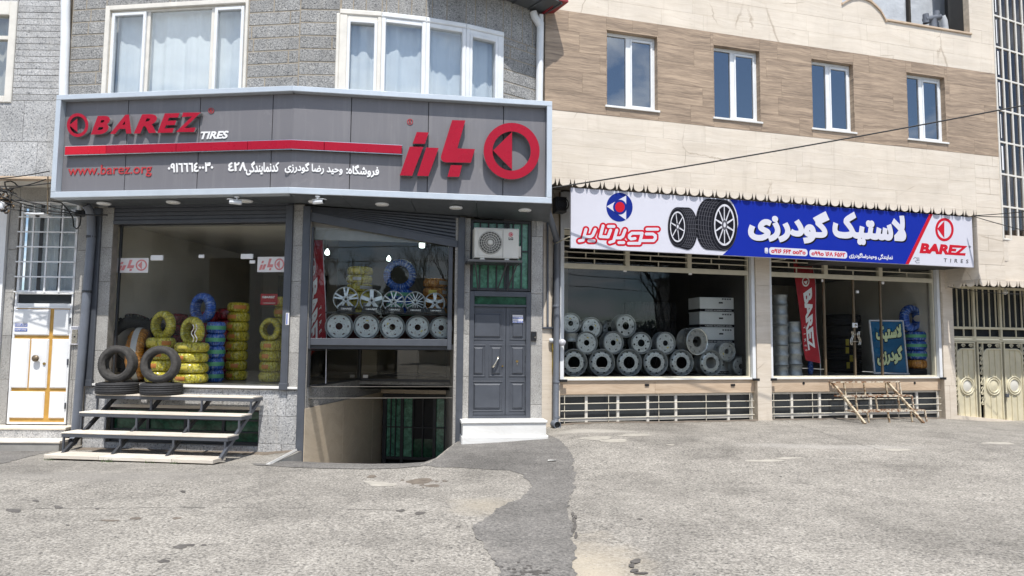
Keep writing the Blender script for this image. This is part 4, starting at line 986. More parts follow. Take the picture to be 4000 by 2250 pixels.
# ---- shopfronts on the street
zgl0, zgl1 = 1.085, RS.at(2500, 1058)[1]
za_, zb_ = .22, .74                                            # basement light
pil = [(RS.at(2112, 1400, .0)[0], RS.at(2186, 1400)[0]), (RS.at(2961, 1600, -.12)[0], RS.at(3017, 1600, -.12)[0]), (RS.at(3690, 1500, -.12)[0], RS.at(3735, 1500, -.12)[0])]
for i, (a, b) in enumerate(pil):
    slab_wall(beige, RS, -.12 if i else -.04, a, b, -.4, zs, (1.25, .95), (2, 2), 'travertine_cream', seed=60+i, gap=.004, ch_c=.003, back='grout_tan', th=.08, backth=.4)
shops = [(pil[0][1]-.01, pil[1][0]), (pil[1][1], pil[2][0])]
for k, (a, b) in enumerate(shops):
    part(beige, 'stone_band', MB().box(a, a+(b-a)*.47, -.01, .2, zb_, zgl0-.07, .004), MT['travertine_sill'], RS.M)
    part(beige, 'stone_band', MB().box(a+(b-a)*.47+.003, b, -.01, .2, zb_, zgl0-.07, .004), MT['travertine_sill'], RS.M)
    part(beige, 'window_sill', MB().box(a, b, -.05, .16, zgl0-.068, zgl0-.03, .006), MT['marble_white'], RS.M)
    # basement light with a white grid
    mb = frame_ring(MB(), (a+.01, b-.01, za_-.3, zb_), (.03, .03, .03, .05), .05, .12)
    L = b-a
    for f in (.135, .29, .44, .585, .865): mb.box(a+L*f-.028, a+L*f+.028, .055, .115, za_-.27, zb_-.05)
    mb.box(a+.04, b-.04, .06, .11, za_-.02, za_+.03)
    bl = part(beige, 'basement_light', mb, MT['frame_cream'], RS.M)
    for q in range(6):
        f0, f1 = (0, .135, .29, .44, .585, .865, 1)[q:q+2]; part(bl, 'pane', MB().box(a+L*f0+.03, a+L*f1-.03, .09, .1, za_-.25, zb_-.05), MT['far_glass'], RS.M)
    for zq in (.27, .42, .56): part(bl, 'bar', MB().tube([(a+.02, -.03, zq), (a+L*.5, -.034, zq+.004), (b-.03, -.03, zq)], .0105, 6), MT['chipped_cream'], RS.M)
    for f in (.025, .237, .488, .735, .972): part(bl, 'bar', MB().tube([(a+L*f, -.012, za_-.2), (a+L*f, -.012, zb_-.02)], .009, 6), MT['chipped_cream'], RS.M)
    # glazing frame, transom with brick-pattern bars
    ga_, gb_ = a+.06, b-.09
    mb = MB().box(ga_, gb_, .0, .1, zgl0-.03, zgl0, .005).box(ga_, gb_, .0, .1, zgl1, zgl1+.1, .006).box(ga_, gb_, .0, .1, zgl1+.68, zgl1+.78, .006)
    mb.box(gb_-.035, gb_, .005, .1, zgl0, zgl1).box(ga_, ga_+.03, .005, .1, zgl0, zgl1)
    ends = [ga_+(gb_-ga_)*q/3 for q in range(4)]
    for q, e in enumerate(ends):
        w0 = .05 if 0 < q < 3 else .03; mb.box(e-(w0 if q else 0), e+(w0 if q < 3 else 0), .002, .1, zgl1+.1, zgl1+.68, .005)
    sf = part(beige, 'shop_window', mb, MT['paint_cream'], RS.M)
    for q in range(3):
        e0, e1 = ends[q]+(.05 if q else .03), ends[q+1]-(.05 if q < 2 else .03)
        mbb = MB()
        for j in range(1, 5): z = zgl1+.1+.58*j/5; mbb.box(e0, e1, .02, .045, z-.01, z+.01)
        for j in range(5):
            z0_, z1_ = zgl1+.1+.58*j/5, zgl1+.1+.58*(j+1)/5
            for f in ((.5,) if j % 2 == 0 else (.36,)): u = e0+(e1-e0)*f; mbb.box(u-.01, u+.01, .022, .043, z0_+.01, z1_-.01)
        part(sf, 'transom_bars', mbb, MT['paint_cream'], RS.M)
        part(sf, 'transom_pane', MB().box(e0, e1, .07, .078, zgl1+.1, zgl1+.68), MT['shop_glass_dark'], RS.M)
    if k == 0: cuts = [ga_+.03]+[RS.at(x, 1250)[0] for x in (2445, 2697)]+[gb_-.035]
    else: cuts = [ga_+.03]+[RS.at(x, 1250)[0] for x in (3227, 3342, 3448)]+[gb_-.035]
    for c0, c1 in zip(cuts, cuts[1:]):
        part(sf, 'pane', MB().box(c0+.003, c1-.003, .05, .058, zgl0, zgl1), MT['shop_glass_dark' if k == 0 else 'shop_glass'], RS.M)
        if k == 1 and c1 < gb_-.05: part(sf, 'door_stile', MB().box(c1-.02, c1+.02, .03, .08, zgl0+.002, zgl1-.002, .004), MT['brown_metal'], RS.M)
    for x, y in ((2442, 1056), (2697, 1068)) if k == 0 else ((3216, 1096), (3449, 1105), (3350, 1140)):
        u, z = RS.at(x, y, .04); part(sf, 'glass_clip', MB().box(u-.035, u+.035, .035, .07, z-.03, z+.03, .004), MT['letter_white'], RS.M)
    # shutter guides
    for (x, s_) in ((a-.01, 1), (b-.085, -1)):
        part(sf, 'shutter_guide', MB().box(x, x+.08, -.09, .0, zgl0-.06, zs-.05, .005), MT['pvc_white'], RS.M)
        part(sf, 'guide_edge', MB().box(x+(-.022 if s_ > 0 else .082), x+(-.003 if s_ > 0 else .105), -.07, .0, zgl0-.02, zs-.05), MT['brown_metal'], RS.M)
        part(sf, 'guide_stop', MB().box(x-.02, x+.14, -.13, -.095, zgl0-.09, zgl0-.04, .005), MT['black_satin'], RS.M)
    part(sf, 'shutter_housing', MB().box(a+.05, b-.05, -.08, .2, zgl1+.79, zs-.03, .01), MT['pvc_white'], RS.M)
    # the room behind
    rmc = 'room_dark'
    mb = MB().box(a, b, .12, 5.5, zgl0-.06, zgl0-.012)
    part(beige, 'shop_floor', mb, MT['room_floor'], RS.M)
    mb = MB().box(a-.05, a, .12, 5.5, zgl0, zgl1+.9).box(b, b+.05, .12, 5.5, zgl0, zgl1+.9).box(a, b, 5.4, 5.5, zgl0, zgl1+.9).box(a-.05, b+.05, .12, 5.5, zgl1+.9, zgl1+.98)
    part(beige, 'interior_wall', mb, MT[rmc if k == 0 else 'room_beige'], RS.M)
    part(beige, 'wall', MB().box(a, b, .2, .3, -.6, zgl0-.07), MT['render_grey'], RS.M)
part(beige, 'wall_outlet', MB().box(*RS.rect(-.03, (2520, 1500), (2536, 1508))[:2], -.03, -.01, *RS.rect(-.03, (2520, 1500), (2536, 1508))[2:]), MT['black_satin'], RS.M)
part(beige, 'wall_outlet', MB().box(*RS.rect(-.03, (2856, 1500), (2872, 1508))[:2], -.03, -.01, *RS.rect(-.03, (2856, 1500), (2872, 1508))[2:]), MT['black_satin'], RS.M)
for x, y in ((3140, 1497), (3574, 1496)):
    u, z = RS.at(x, y, -.02); part(beige, 'wall_outlet', MB().cyl((u, -.018, z), .03, .01), MT['black_satin'], RS.M)

# ================================================================== LEFT BUILDING
left = thing('white_stone_building', 'pale stone building with a white door at the left edge', 'building', LB.M @ T(0, 0, -.2))
lO = -.9
ue = LB.at(345, 1200)[0]; ueU = LB.at(258, 300, lO)[0]
zlb = LB.at(150, 690, lO)[1]; zls = LB.at(150, 394, lO)[1]
wl = LB.rect(lO, (-120, 5), (46, 402))
slab_wall(left, LB, lO, -3, ueU, zls, 8.4, .115, (1.6, 3.2), 'granite_light', [wl], th=.04, gap=.006, ch_c=.005, seed=71, back='grout_tan', proud=.006)
slab_wall(left, LB, lO, -3, ueU, zlb, zls, (.62, .75), (.5, .8), 'granite_light', th=.04, gap=.005, ch_c=.004, seed=72, back='grout_tan')
part(left, 'overhang', MB().box(-3, ueU, lO+.151, 0., zlb+.001, zlb+.12), MT['frame_cream'], LB.M)
part(left, 'overhang_edge', MB().box(-3, ueU, lO-.015, lO+.15, zlb-.05, zlb, .006), MT['travertine_sill'], LB.M)
part(left, 'upper_storey', MB().box(-3, ueU+.02, lO+.4, 3, zlb+.15, 8.6), MT['render_grey'], LB.M)
part(left, 'side_wall', MB().box(ueU, ueU+.1, lO+.1, 3, zlb, 8.6), MT['granite_light'], LB.M)
w_ = part(left, 'upper_window', frame_ring(MB(), wl, (.1, .13, .12, .25), lO-.03, lO+.12, .012), MT['frame_cream'], LB.M)
part(w_, 'pane', MB().box(wl[0]+.1, wl[1]-.13, lO+.05, lO+.06, wl[2]+.12, wl[3]-.25), MT['window_glass'], LB.M)
part(w_, 'mullion', MB().box(wl[0]+.1, wl[1]-.13, lO+.0, lO+.1, wl[2]+1.15, wl[2]+1.22, .006), MT['frame_cream'], LB.M)
part(left, 'curtain', curtain(wl[0]+.08, wl[1]-.1, lO+.25, wl[2], wl[3], .02, seed=5), MT['room_beige'], LB.M)
du = (LB.at(43, 1400)[0], LB.at(272, 1400)[0]); dz = (LB.at(140, 1650)[1], LB.at(150, 1200)[1]); gzT = LB.at(170, 789)[1]
slab_wall(left, LB, 0, LB.at(2, 1400)[0], du[0]-.02, -.6, zlb, .8, (.5, .5), 'granite_column', seed=73)
slab_wall(left, LB, 0, du[1]+.02, ue, -.6, zlb, .8, (.5, .5), 'granite_column', seed=74)
part(left, 'wall', MB().box(du[0]-.02, du[1]+.02, .0, .3, gzT+.02, zlb), MT['granite_column'], LB.M)
part(left, 'wall', MB().box(-3, LB.at(-2, 1400)[0], -.05, .2, -.6, zlb), MT['paint_white'], LB.M)
# window grille over the door
gr = (du[0], du[1], LB.at(150, 1143)[1], gzT)
gw = part(left, 'grille_window', frame_ring(MB(), gr, .045, .02, .1), MT['paint_white'], LB.M)
part(gw, 'pane', MB().box(gr[0]+.04, gr[1]-.04, .07, .08, gr[2]+.04, gr[3]-.04), MT['window_glass'], LB.M)
part(gw, 'curtain', curtain(gr[0], gr[1], .2, gr[2], gr[3], .02, seed=9), MT['curtain'], LB.M)
for q in range(1, 4): u = gr[0]+(gr[1]-gr[0])*q/4; part(gw, 'bar', MB().box(u-.014, u+.014, -.02, .01, gr[2]-.0, gr[3]), MT['paint_white'], LB.M)
for q in range(0, 7): z = gr[2]+.012+(gr[3]-gr[2]-.024)*q/6; part(gw, 'bar', MB().box(gr[0]-.01, gr[1]+.01, -.035, -.0205, z-.012, z+.012), MT['paint_white'], LB.M)
for q in (.35, .7): u = gr[0]+(gr[1]-gr[0])*q; part(gw, 'mullion', MB().box(u-.03, u+.03, .05, .068, gr[2]+.04, gr[3]-.04), MT['steel_dark'], LB.M)
part(left, 'transom_pane', MB().box(du[0]+.03, du[1]-.02, .04, .05, dz[1]+.07, gr[2]-.03), MT['far_glass'], LB.M)
part(left, 'transom_frame', frame_ring(MB(), (du[0], du[1], dz[1]+.01, gr[2]-.002), (.04, .03, .06, .03), .0, .08), MT['paint_white'], LB.M)
part(left, 'backing', MB().box(du[0], du[1], .3, .4, -.5, zlb), MT['room_dark'], LB.M)
# ================================================================== SIGNS
def RU(fr, d, xl, xr, pt, pb):
    """rectangle from pixel columns xl,xr and the heights of two picture points"""
    zt_, zb__ = fr.at(*pt, d)[1], fr.at(*pb, d)[1]; ym = (pt[1]+pb[1])/2
    return fr.at(xl, ym, d)[0], fr.at(xr, ym, d)[0], min(zt_, zb__), max(zt_, zb__)
uS0, uS1 = -4.25, 4.34; zS0, zS1 = 4.13, 5.92; PD = .125
sign = thing('shop_sign', 'long bent grey fascia sign with red raised letters in a silver frame', 'sign', T(S1.o.x, S1.o.y, zS0))
for S_, a, b, end in ((S1, uS0, 0, 0), (S2, 0, uS1, 1)):
    part(sign, 'frame_rail', MB().box(a, b, 0, .9 if False else .2, zS1-.09, zS1, .008), MT['trim_silver'], S_.M)
    part(sign, 'frame_rail', MB().box(a, b, 0, .2, zS0, zS0+.105, .008), MT['trim_silver'], S_.M)
    e = a if end == 0 else b-.09
    part(sign, 'frame_post', MB().box(e, e+.09, .001, .95, zS0+.105, zS1-.09, .006), MT['trim_silver'], S_.M)
for S_, xs, y in ((S1, (196, 494, 776, 1061), 560), (S2, (1369, 1672, 1966, 2160), 560)):
    us = ([uS0+.09]+[S_.at(x, y, PD)[0] for x in xs[1:]]+[-.004]) if S_ is S1 else ([.004]+[S_.at(x, y, PD)[0] for x in xs[:3]]+[uS1-.09])
    for a, b in zip(us, us[1:]): part(sign, 'panel', MB().box(a+.006, b-.006, PD, PD+.02, zS0+.08, zS1-.07, .003), MT['sign_panel'], S_.M)
part(sign, 'backing', MB().box(uS0+.05, 0, PD+.022, PD+.03, zS0+.05, zS1-.05), MT['black'], S1.M)
part(sign, 'backing', MB().box(0, uS1-.05, PD+.022, PD+.03, zS0+.05, zS1-.05), MT['black'], S2.M)
LT = [MT['acrylic_red'], MT['chrome_edge']]
c1 = lambda x, y: (x/1.811, y/1.811); c2 = lambda x, y: (1000+x/1.8117, y/1.8117)
LD, LB_ = .04, PD-.012
for ch, x0, x1, y0, y1 in (('B', 650, 772, 822, 948), ('A', 785, 930, 815, 944), ('R', 953, 1105, 811, 940), ('E', 1120, 1264, 804, 936), ('Z', 1250, 1414, 798, 932)):
    mb = MB(); r = S1.rect(LD, c1(x0, y0), c1(x1, y1)); put_text(mb, r, LD, LB_, ch, .045, .28, side_m=1); part(sign, 'letter', mb, LT, S1.M)
def ring_logo(fr, c, cx, cy, ro, ri, tri, d0, d1, root=None, mats=LT):
    """ring with a triangle pointing left inside it"""
    q = lambda x, y: fr.at(*c(x, y), d0)
    lo = [[q(cx+rx*cos(2*pi*i/48), cy+ry*sin(2*pi*i/48)) for i in range(48)] for rx, ry in (ro, ri)]
    out = []
    for nm, loops in (('logo_ring', lo), ('logo_triangle', [[q(*p) for p in tri]])):
        mb = MB(); mb.tri(fill(loops), d0, d1, side_m=1 if len(mats) > 1 else None); out.append(part(root or sign, nm, mb, mats, fr.M))
ring_logo(S1, c1, 549, 885, (76, 84), (55, 62), ((490, 885), (547, 838), (547, 936)), LD, LB_)
ring_logo(S2, c2, 1809, 1069, (198, 200), (135, 139), ((1678, 1065), (1812, 934), (1812, 1202)), -.02, PD-.012)
for poly, rnd_ in (([(1388, 850), (1482, 852), (1425, 1050), (1550, 1055), (1520, 1151), (1345, 1149), (1325, 1144), (1312, 1130), (1308, 1112), (1312, 1095)], 0), ([(1378, 1168), (1458, 1170), (1438, 1251), (1355, 1251)], 0),
                   ([(1205, 1043), (1293, 1047), (1220, 1246), (1140, 1244)], 0), ([(1088, 1037), (1184, 1040), (1105, 1244), (1018, 1241)], 0), ([(1138, 934), (1222, 937), (1195, 1018), (1108, 1016)], 0)):
    mb = MB(); mb.tri(fill([[S2.at(*c2(*p), -.005) for p in poly]]), -.005, PD-.012, side_m=1); part(sign, 'letter', mb, LT, S2.M)
# red stripe in lengths
zs0 = (S1.at(253, 601, .03)[1]+S2.at(1569, 605, .03)[1])/2; zs1 = (S1.at(253, 569, .03)[1]+S2.at(1569, 571, .03)[1])/2
us = [S1.at(x, 580, .03)[0] for x in (253, 414, 687, 966)]+[0]
for i, (a, b) in enumerate(zip(us, us[1:])): part(sign, 'stripe', MB().box(a+.003, b-(.003 if i < 3 else 0), .03, PD-.012, zs0, zs1, .004), MT['acrylic_bright' if i == 0 else 'acrylic_red'], S1.M)
us = [0]+[S2.at(x, 580, .03)[0] for x in (1266, 1570)]
for i, (a, b) in enumerate(zip(us, us[1:])): part(sign, 'stripe', MB().box(a+(.003 if i else 0), b-.003, .03, PD-.012, zs0, zs1, .004), MT['acrylic_red'], S2.M)
zt0_, zt1_ = zs0-.03, zs1+.0
for S_, a, b in ((S1, us[0] and 0 or S1.at(252, 580, .03)[0], 0), (S2, 0, S2.at(1571, 580, .03)[0])):
    part(sign, 'stripe_edge', MB().box(a-.004 if S_ is S1 else 0, b if S_ is S1 else b+.004, .04, PD-.014, zs0-.008, zs0-.0005).box(a-.004 if S_ is S1 else 0, b if S_ is S1 else b+.004, .04, PD-.014, zs1+.0005, zs1+.008), MT['chrome_edge'], S_.M)
def lettering(root, fr, rect, d, txt, mat, bold=.0, shear=0., sp=1., th=.006, nm='lettering', rot=0, label=None):
    mb = MB(); put_text(mb, rect, d, d+th if th else None, txt, bold, shear, sp, rot=rot); return part(root, nm, mb, MT[mat], fr.M, label)
dW = PD-.012
lettering(sign, S1, S1.rect(dW, (784, 514), (892, 541)), dW, 'TIRES', 'letter_white', .035, .25, th=.01)
lettering(sign, S1, S1.rect(dW, (267, 647), (591, 689)), dW, 'www.barez.org', 'vinyl_red', .004, th=.01)
lettering(sign, S1, S1.rect(dW, (656, 637), (832, 670)), dW, '۰۹۱٦٦٦٤۰۰۳۰', 'letter_white', .03, th=.01)
lettering(sign, S1, S1.rect(dW, (892, 634), (962, 668)), dW, '٤٢٨', 'letter_white', .035, th=.01)
lettering(sign, S1, S1.rect(dW, (962, 630), (1088, 682)), dW, fa('کدنمایندگی'), 'letter_white', .03, th=.01)
lettering(sign, S2, S2.rect(dW, c2(205, 1142), c2(612, 1240)), dW, fa('وحید رضا گودرزی'), 'letter_white', .03, th=.01)
lettering(sign, S2, S2.rect(dW, c2(640, 1162), c2(870, 1258)), dW, fa('فروشگاه:'), 'letter_white', .03, th=.01)
def registered(root, fr, c, cx, cy, r, d, mat):
    q = lambda x, y: fr.at(*c(x, y), d)
    mb = MB(); mb.tri(fill([[q(cx+rr*cos(2*pi*i/24), cy+rr*sin(2*pi*i/24)) for i in range(24)] for rr in (r, r*.8)]), d, d+.006)
    put_text(mb, fr.rect(d, c(cx-r*.35, cy-r*.5), c(cx+r*.4, cy+r*.5)), d, d+.006, 'R', .02); part(root, 'registered_mark', mb, MT[mat], fr.M)
registered(sign, S1, c1, 1493, 782, 20, dW, 'vinyl_red'); registered(sign, S2, c2, 1090, 861, 21, dW, 'vinyl_red')
# spare cable loops behind the big ring
q = lambda x, y: S2.w(*S2.at(*c2(x, y), PD-.02)[:1], PD-.02, S2.at(*c2(x, y), PD-.02)[1])
# ------------------------------------------------------------------ printed banner
s1 = lambda x, y: (2150+x/2.862, 680+y/2.862); s2 = lambda x, y: (2950+x/2.453, 780+y/2.453)
bD = dO+.052
BR_ = (RS.at(2230, 850, bD)[0], RS.at(3801, 950, bD)[0], (RS.at(2227, 969, bD)[1]+RS.at(3801, 1045, bD)[1])/2, (RS.at(2234, 732, bD)[1]+RS.at(3800, 849, bD)[1])/2)
ban = thing('shop_banner', 'white and blue printed banner with two tyres above the shop windows', 'banner', RS.M @ T((BR_[0]+BR_[1])/2, bD, BR_[2]))
part(ban, 'board', MB().box(BR_[0], BR_[1], bD, bD+.05, BR_[2], BR_[3], .006), MT['banner_white'], RS.M)
clipz = lambda P_: [(min(max(u, BR_[0]+.002), BR_[1]-.002), min(max(z, BR_[2]+.004), BR_[3]-.004)) for u, z in P_]
def pr(c, P_, k): return [RS.at(*c(x, y), bD-.004*k) for x, y in P_]
def flat(loops, k, mat, nm='print'): mb = MB(); d = bD-.0025*k; mb.tri(fill(loops), d, d+.0015); return part(ban, nm, mb, MT[mat], RS.M)
ell = lambda c, cx, cy, rx, ry, n=40, rot=0.: [RS.at(*c(cx+rx*cos(2*pi*i/n)*cos(rot)-ry*sin(2*pi*i/n)*sin(rot), cy+rx*cos(2*pi*i/n)*sin(rot)+ry*sin(2*pi*i/n)*cos(rot)), bD) for i in range(n)]
arc = [(1925, 905), (1985, 850), (2040, 770), (2080, 670), (2100, 560), (2095, 470), (2075, 400), (2045, 335), (2005, 280)]
bl_ = clipz(pr(s1, arc, 1)+pr(s2, [(1668, 120), (1440, 640)], 1)); flat([bl_], 1, 'banner_blue')
flat([clipz(pr(s2, [(1668, 120), (1700, 122), (1472, 640), (1440, 640)], 1))], 2, 'print_red')
flat([ell(s1, 772, 370, 147, 162)], 1, 'banner_navy'); flat([pr(s1, [(630, 361), (847, 240), (847, 514)], 1)], 2, 'print_white')
flat([ell(s1, 775, 370, 76, 83)], 3, 'banner_navy'); flat([ell(s1, 775, 370, 53, 58)], 4, 'print_red')
def btext(r, k, txt, mat, bold, shear=0., sp=1., nm='lettering'):
    d = bD-.0025*k; return lettering(ban, RS, r, d, txt, mat, bold, shear, sp, .0015, nm)
# the outlined word mark, drawn stroke by stroke
s3 = lambda x, y: (2150+x/3.3026, 625+y/3.3026)
STR = [[(1245, 893), (1382, 893)], [(1235, 955), (1320, 955), (1352, 978), (1352, 1012), (1328, 1040), (1160, 1040)], [(1182, 945), (1148, 1076), (1008, 1076)], [(1176, 945), (1052, 945), (1018, 974), (1018, 1000), (1040, 1020), (1090, 1012)],
       [(855, 905), (815, 1046), (765, 1062)], [(962, 905), (932, 985), (902, 1005), (842, 1005)], [(882, 1066), (944, 1066)], [(678, 850), (642, 988), (742, 994), (776, 905)], [(748, 857), (818, 857)], [(458, 895), (420, 1035), (372, 1044)], [(578, 895), (546, 970), (520, 990), (452, 990)], [(496, 1043), (562, 1043)]]
def strokes(w):
    seg = []; loops = []
    for P_ in STR:
        for a, b in zip(P_, P_[1:]):
            seg.append((a, b)); dx, dy = b[0]-a[0], b[1]-a[1]; l = sqrt(dx*dx+dy*dy); an = math.atan2(dy, dx)
            loops.append([(b[0]+w*cos(an-pi/2+pi*i/8), b[1]+w*sin(an-pi/2+pi*i/8)) for i in range(9)]+[(a[0]+w*cos(an+pi/2+pi*i/8), a[1]+w*sin(an+pi/2+pi*i/8)) for i in range(9)])
    A = np.array(seg, float)
    def test(c):
        s0, dd_ = A[:, 0], A[:, 1]-A[:, 0]; t = np.clip(((c[:, None]-s0)*dd_).sum(2)/(dd_**2).sum(1), 0, 1)
        return np.sqrt((((s0+t[..., None]*dd_)-c[:, None])**2).sum(2)).min(1) < w*.995
    return fill(loops, test)
for k, w, mt_ in ((1, 44, 'print_red'), (2, 19, 'print_white')):
    V_, tr_, bd_ = strokes(w); mb = MB(); d = bD-.0025*k; mb.tri(([RS.at(*s3(*p), bD) for p in V_], tr_, bd_), d, d+.0015); part(ban, 'lettering', mb, MT[mt_], RS.M)
for word, xl, xr, pt, pb in (('گودرزی', 2921, 3240, (3235, 826), (3140, 952)), ('لاستیک', 3251, 3538, (3490, 838), (3360, 957))):
    r = RU(RS, bD, xl, xr, pt, pb); btext((r[0]+.03, r[1]+.03, r[2]-.028, r[3]-.028), 2, fa(word), 'print_black', .065); btext(r, 3, fa(word), 'print_white', .06)
def rrect(r, rad, n=6):
    u0, u1, z0, z1 = r; P_ = []
    for cx, cz, a0 in ((u1-rad, z1-rad, 0), (u0+rad, z1-rad, pi/2), (u0+rad, z0+rad, pi), (u1-rad, z0+rad, 3*pi/2)):
        P_ += [(cx+rad*cos(a0+pi/2*i/n), cz+rad*sin(a0+pi/2*i/n)) for i in range(n+1)]
    return P_
for x0, x1, y0, y1, tx in ((132, 500, 458, 525, 'o۹۱۶ ۶۶۴ oo۳o'), (518, 880, 482, 548, 'o۹۹o ۱۶۸ ۶۵۶۲')):
    r = RU(RS, bD, s2(x0, 0)[0], s2(x1, 0)[0], s2((x0+x1)/2, y0+6), s2((x0+x1)/2, y1+8)); flat([rrect(r, (r[3]-r[2])*.42)], 2, 'print_white', 'number_plate')
    h = r[3]-r[2]; btext((r[0]+.05, r[1]-.05, r[2]+h*.2, r[3]-h*.18), 3, tx, 'print_red', .035)
r = RU(RS, bD, s2(90, 0)[0], s2(122, 0)[0], s2(105, 461), s2(105, 514)); flat([rrect(r, .02)], 2, 'print_white', 'phone_icon'); flat([rrect((r[0]+.008, r[1]-.008, r[2]+.02, r[2]+.028), .003)], 3, 'banner_blue')
btext(RU(RS, bD, s2(898, 0)[0], s2(1316, 0)[0], s2(1290, 525), s2(1100, 574)), 2, fa('نمایندگی وحیدرضاگودرزی'), 'print_white', .04)
flat([ell(s2, 1813, 287, 88, 112), ell(s2, 1813, 287, 66, 86)], 1, 'print_red', 'logo_ring'); flat([pr(s2, [(1747, 278), (1813, 203), (1813, 368)], 1)], 1, 'print_red', 'logo_triangle')
btext(RU(RS, bD, s2(1572, 0)[0], s2(2035, 0)[0], s2(1800, 427), s2(1800, 525)), 1, 'BAREZ', 'print_red', .06, .22)
btext(RU(RS, bD, s2(1808, 0)[0], s2(2042, 0)[0], s2(1920, 568), s2(1920, 604)), 1, 'TIRES', 'print_black', .008, .12, 2.1)
btext(RU(RS, bD, s2(2045, 0)[0], s2(2066, 0)[0], s2(2055, 441), s2(2055, 464)), 1, '®', 'print_black', 0)
sc = MB(); 
for i, P_ in enumerate(([(1512, 570), (1530, 552), (1548, 560), (1552, 580), (1530, 590)], [(1535, 590), (1545, 606), (1575, 604)], [(1552, 556), (1573, 560)], [(1552, 568), (1573, 572)], [(1550, 582), (1574, 584)])):
    for a, b in zip(P_, P_[1:]): A, B = RS.at(*s2(*a), bD), RS.at(*s2(*b), bD); sc.bar((A[0], bD-.003, A[1]), (B[0], bD-.003, B[1]), .006, .002)
part(ban, 'print', sc, MT['print_black'], RS.M)
def printed_tyre(face, tread, rim, spokes, tw):
    import itertools
    pts_ = [p for cx, cy, rx, ry in (face, tread) for p in [(cx+rx*cos(2*pi*i/48), cy+ry*sin(2*pi*i/48)) for i in range(48)]]
    pts_.sort()
    def half(it):
        h = []
        for p in it:
            while len(h) > 1 and (h[-1][0]-h[-2][0])*(p[1]-h[-2][1])-(h[-1][1]-h[-2][1])*(p[0]-h[-2][0]) <= 0: h.pop()
            h.append(p)
        return h[:-1]
    hull = half(pts_)+half(pts_[::-1])
    flat([pr(s1, hull, 1)], 4, 'print_black', 'tyre_print')
    # tread grooves: arcs stepping from one ellipse to the other
    for i in range(1, 6):
        f = i/6; cx, cy, rx, ry = [a+(b-a)*f for a, b in zip(face, tread)]; sg = 1 if tread[0] > face[0] else -1
        P_ = [(cx+sg*rx*cos(a), cy+ry*sin(a)) for a in [(-1.25+2.5*k/18) for k in range(19)]]
        Q_ = [(x-sg*tw, y) for x, y in P_]; flat([pr(s1, P_+Q_[::-1], 1)], 5, 'print_grey', 'tyre_print')
    for k in range(13):
        a = -1.15+2.3*k/12; p = (tread[0]+(tread[2]*cos(a))*(1 if tread[0] > face[0] else -1), tread[1]+tread[3]*sin(a)); q = (face[0]+(face[2]*cos(a))*(1 if tread[0] > face[0] else -1), face[1]+face[3]*sin(a))
        flat([pr(s1, [p, (p[0], p[1]+4), (q[0], q[1]+16), (q[0], q[1]+12)], 1)], 5.4, 'print_grey', 'tyre_print')
    cx, cy, rx, ry = rim
    flat([ell(s1, cx, cy, rx*1.25, ry*1.2), ell(s1, cx, cy, rx*1.22, ry*1.18)], 5, 'print_grey', 'tyre_print')
    flat([ell(s1, cx, cy, rx, ry), ell(s1, cx, cy, rx*.88, ry*.9)], 5, 'print_silver', 'tyre_print')
    for k in range(spokes):
        a = 2*pi*k/spokes+.3; w0, w1_ = .1, .16; P_ = []
        for rr, ww in ((.2, w1_), (.9, w0)): P_ += [(cx+rx*rr*cos(a-ww/rr*.35), cy+ry*rr*sin(a-ww/rr*.35)), (cx+rx*rr*cos(a+ww/rr*.35), cy+ry*rr*sin(a+ww/rr*.35))]
        flat([pr(s1, [P_[0], P_[2], P_[3], P_[1]], 1)], 6, 'print_silver', 'tyre_print')
    flat([ell(s1, cx, cy, rx*.25, ry*.24)], 7, 'print_grey', 'tyre_print'); flat([ell(s1, cx, cy, rx*.12, ry*.12)], 8, 'print_silver', 'tyre_print')
printed_tyre((1418, 592, 106, 222), (1535, 610, 110, 236), (1418, 590, 84, 172), 6, 5)
printed_tyre((1940, 572, 150, 286), (1762, 560, 142, 284), (1942, 570, 116, 232), 10, 6)
# banner stays
for x, y, x2, y2 in ((2225, 925, 2160, 955), (3068, 1012, 3010, 1020)):
    a, b = RS.at(x, y, bD+.05), RS.at(x2, y2, -.02); solo('banner_stay', 'thin cream bar bracing the banner at %s' % ('its left end' if x < 3000 else 'the middle pilaster'), 'bracket', MB().tube([(a[0], bD+.06, a[1]), (b[0], -.0, b[1])], .012, 6), MT['paint_cream'], RS.M, (a[0], bD+.06, a[1]))

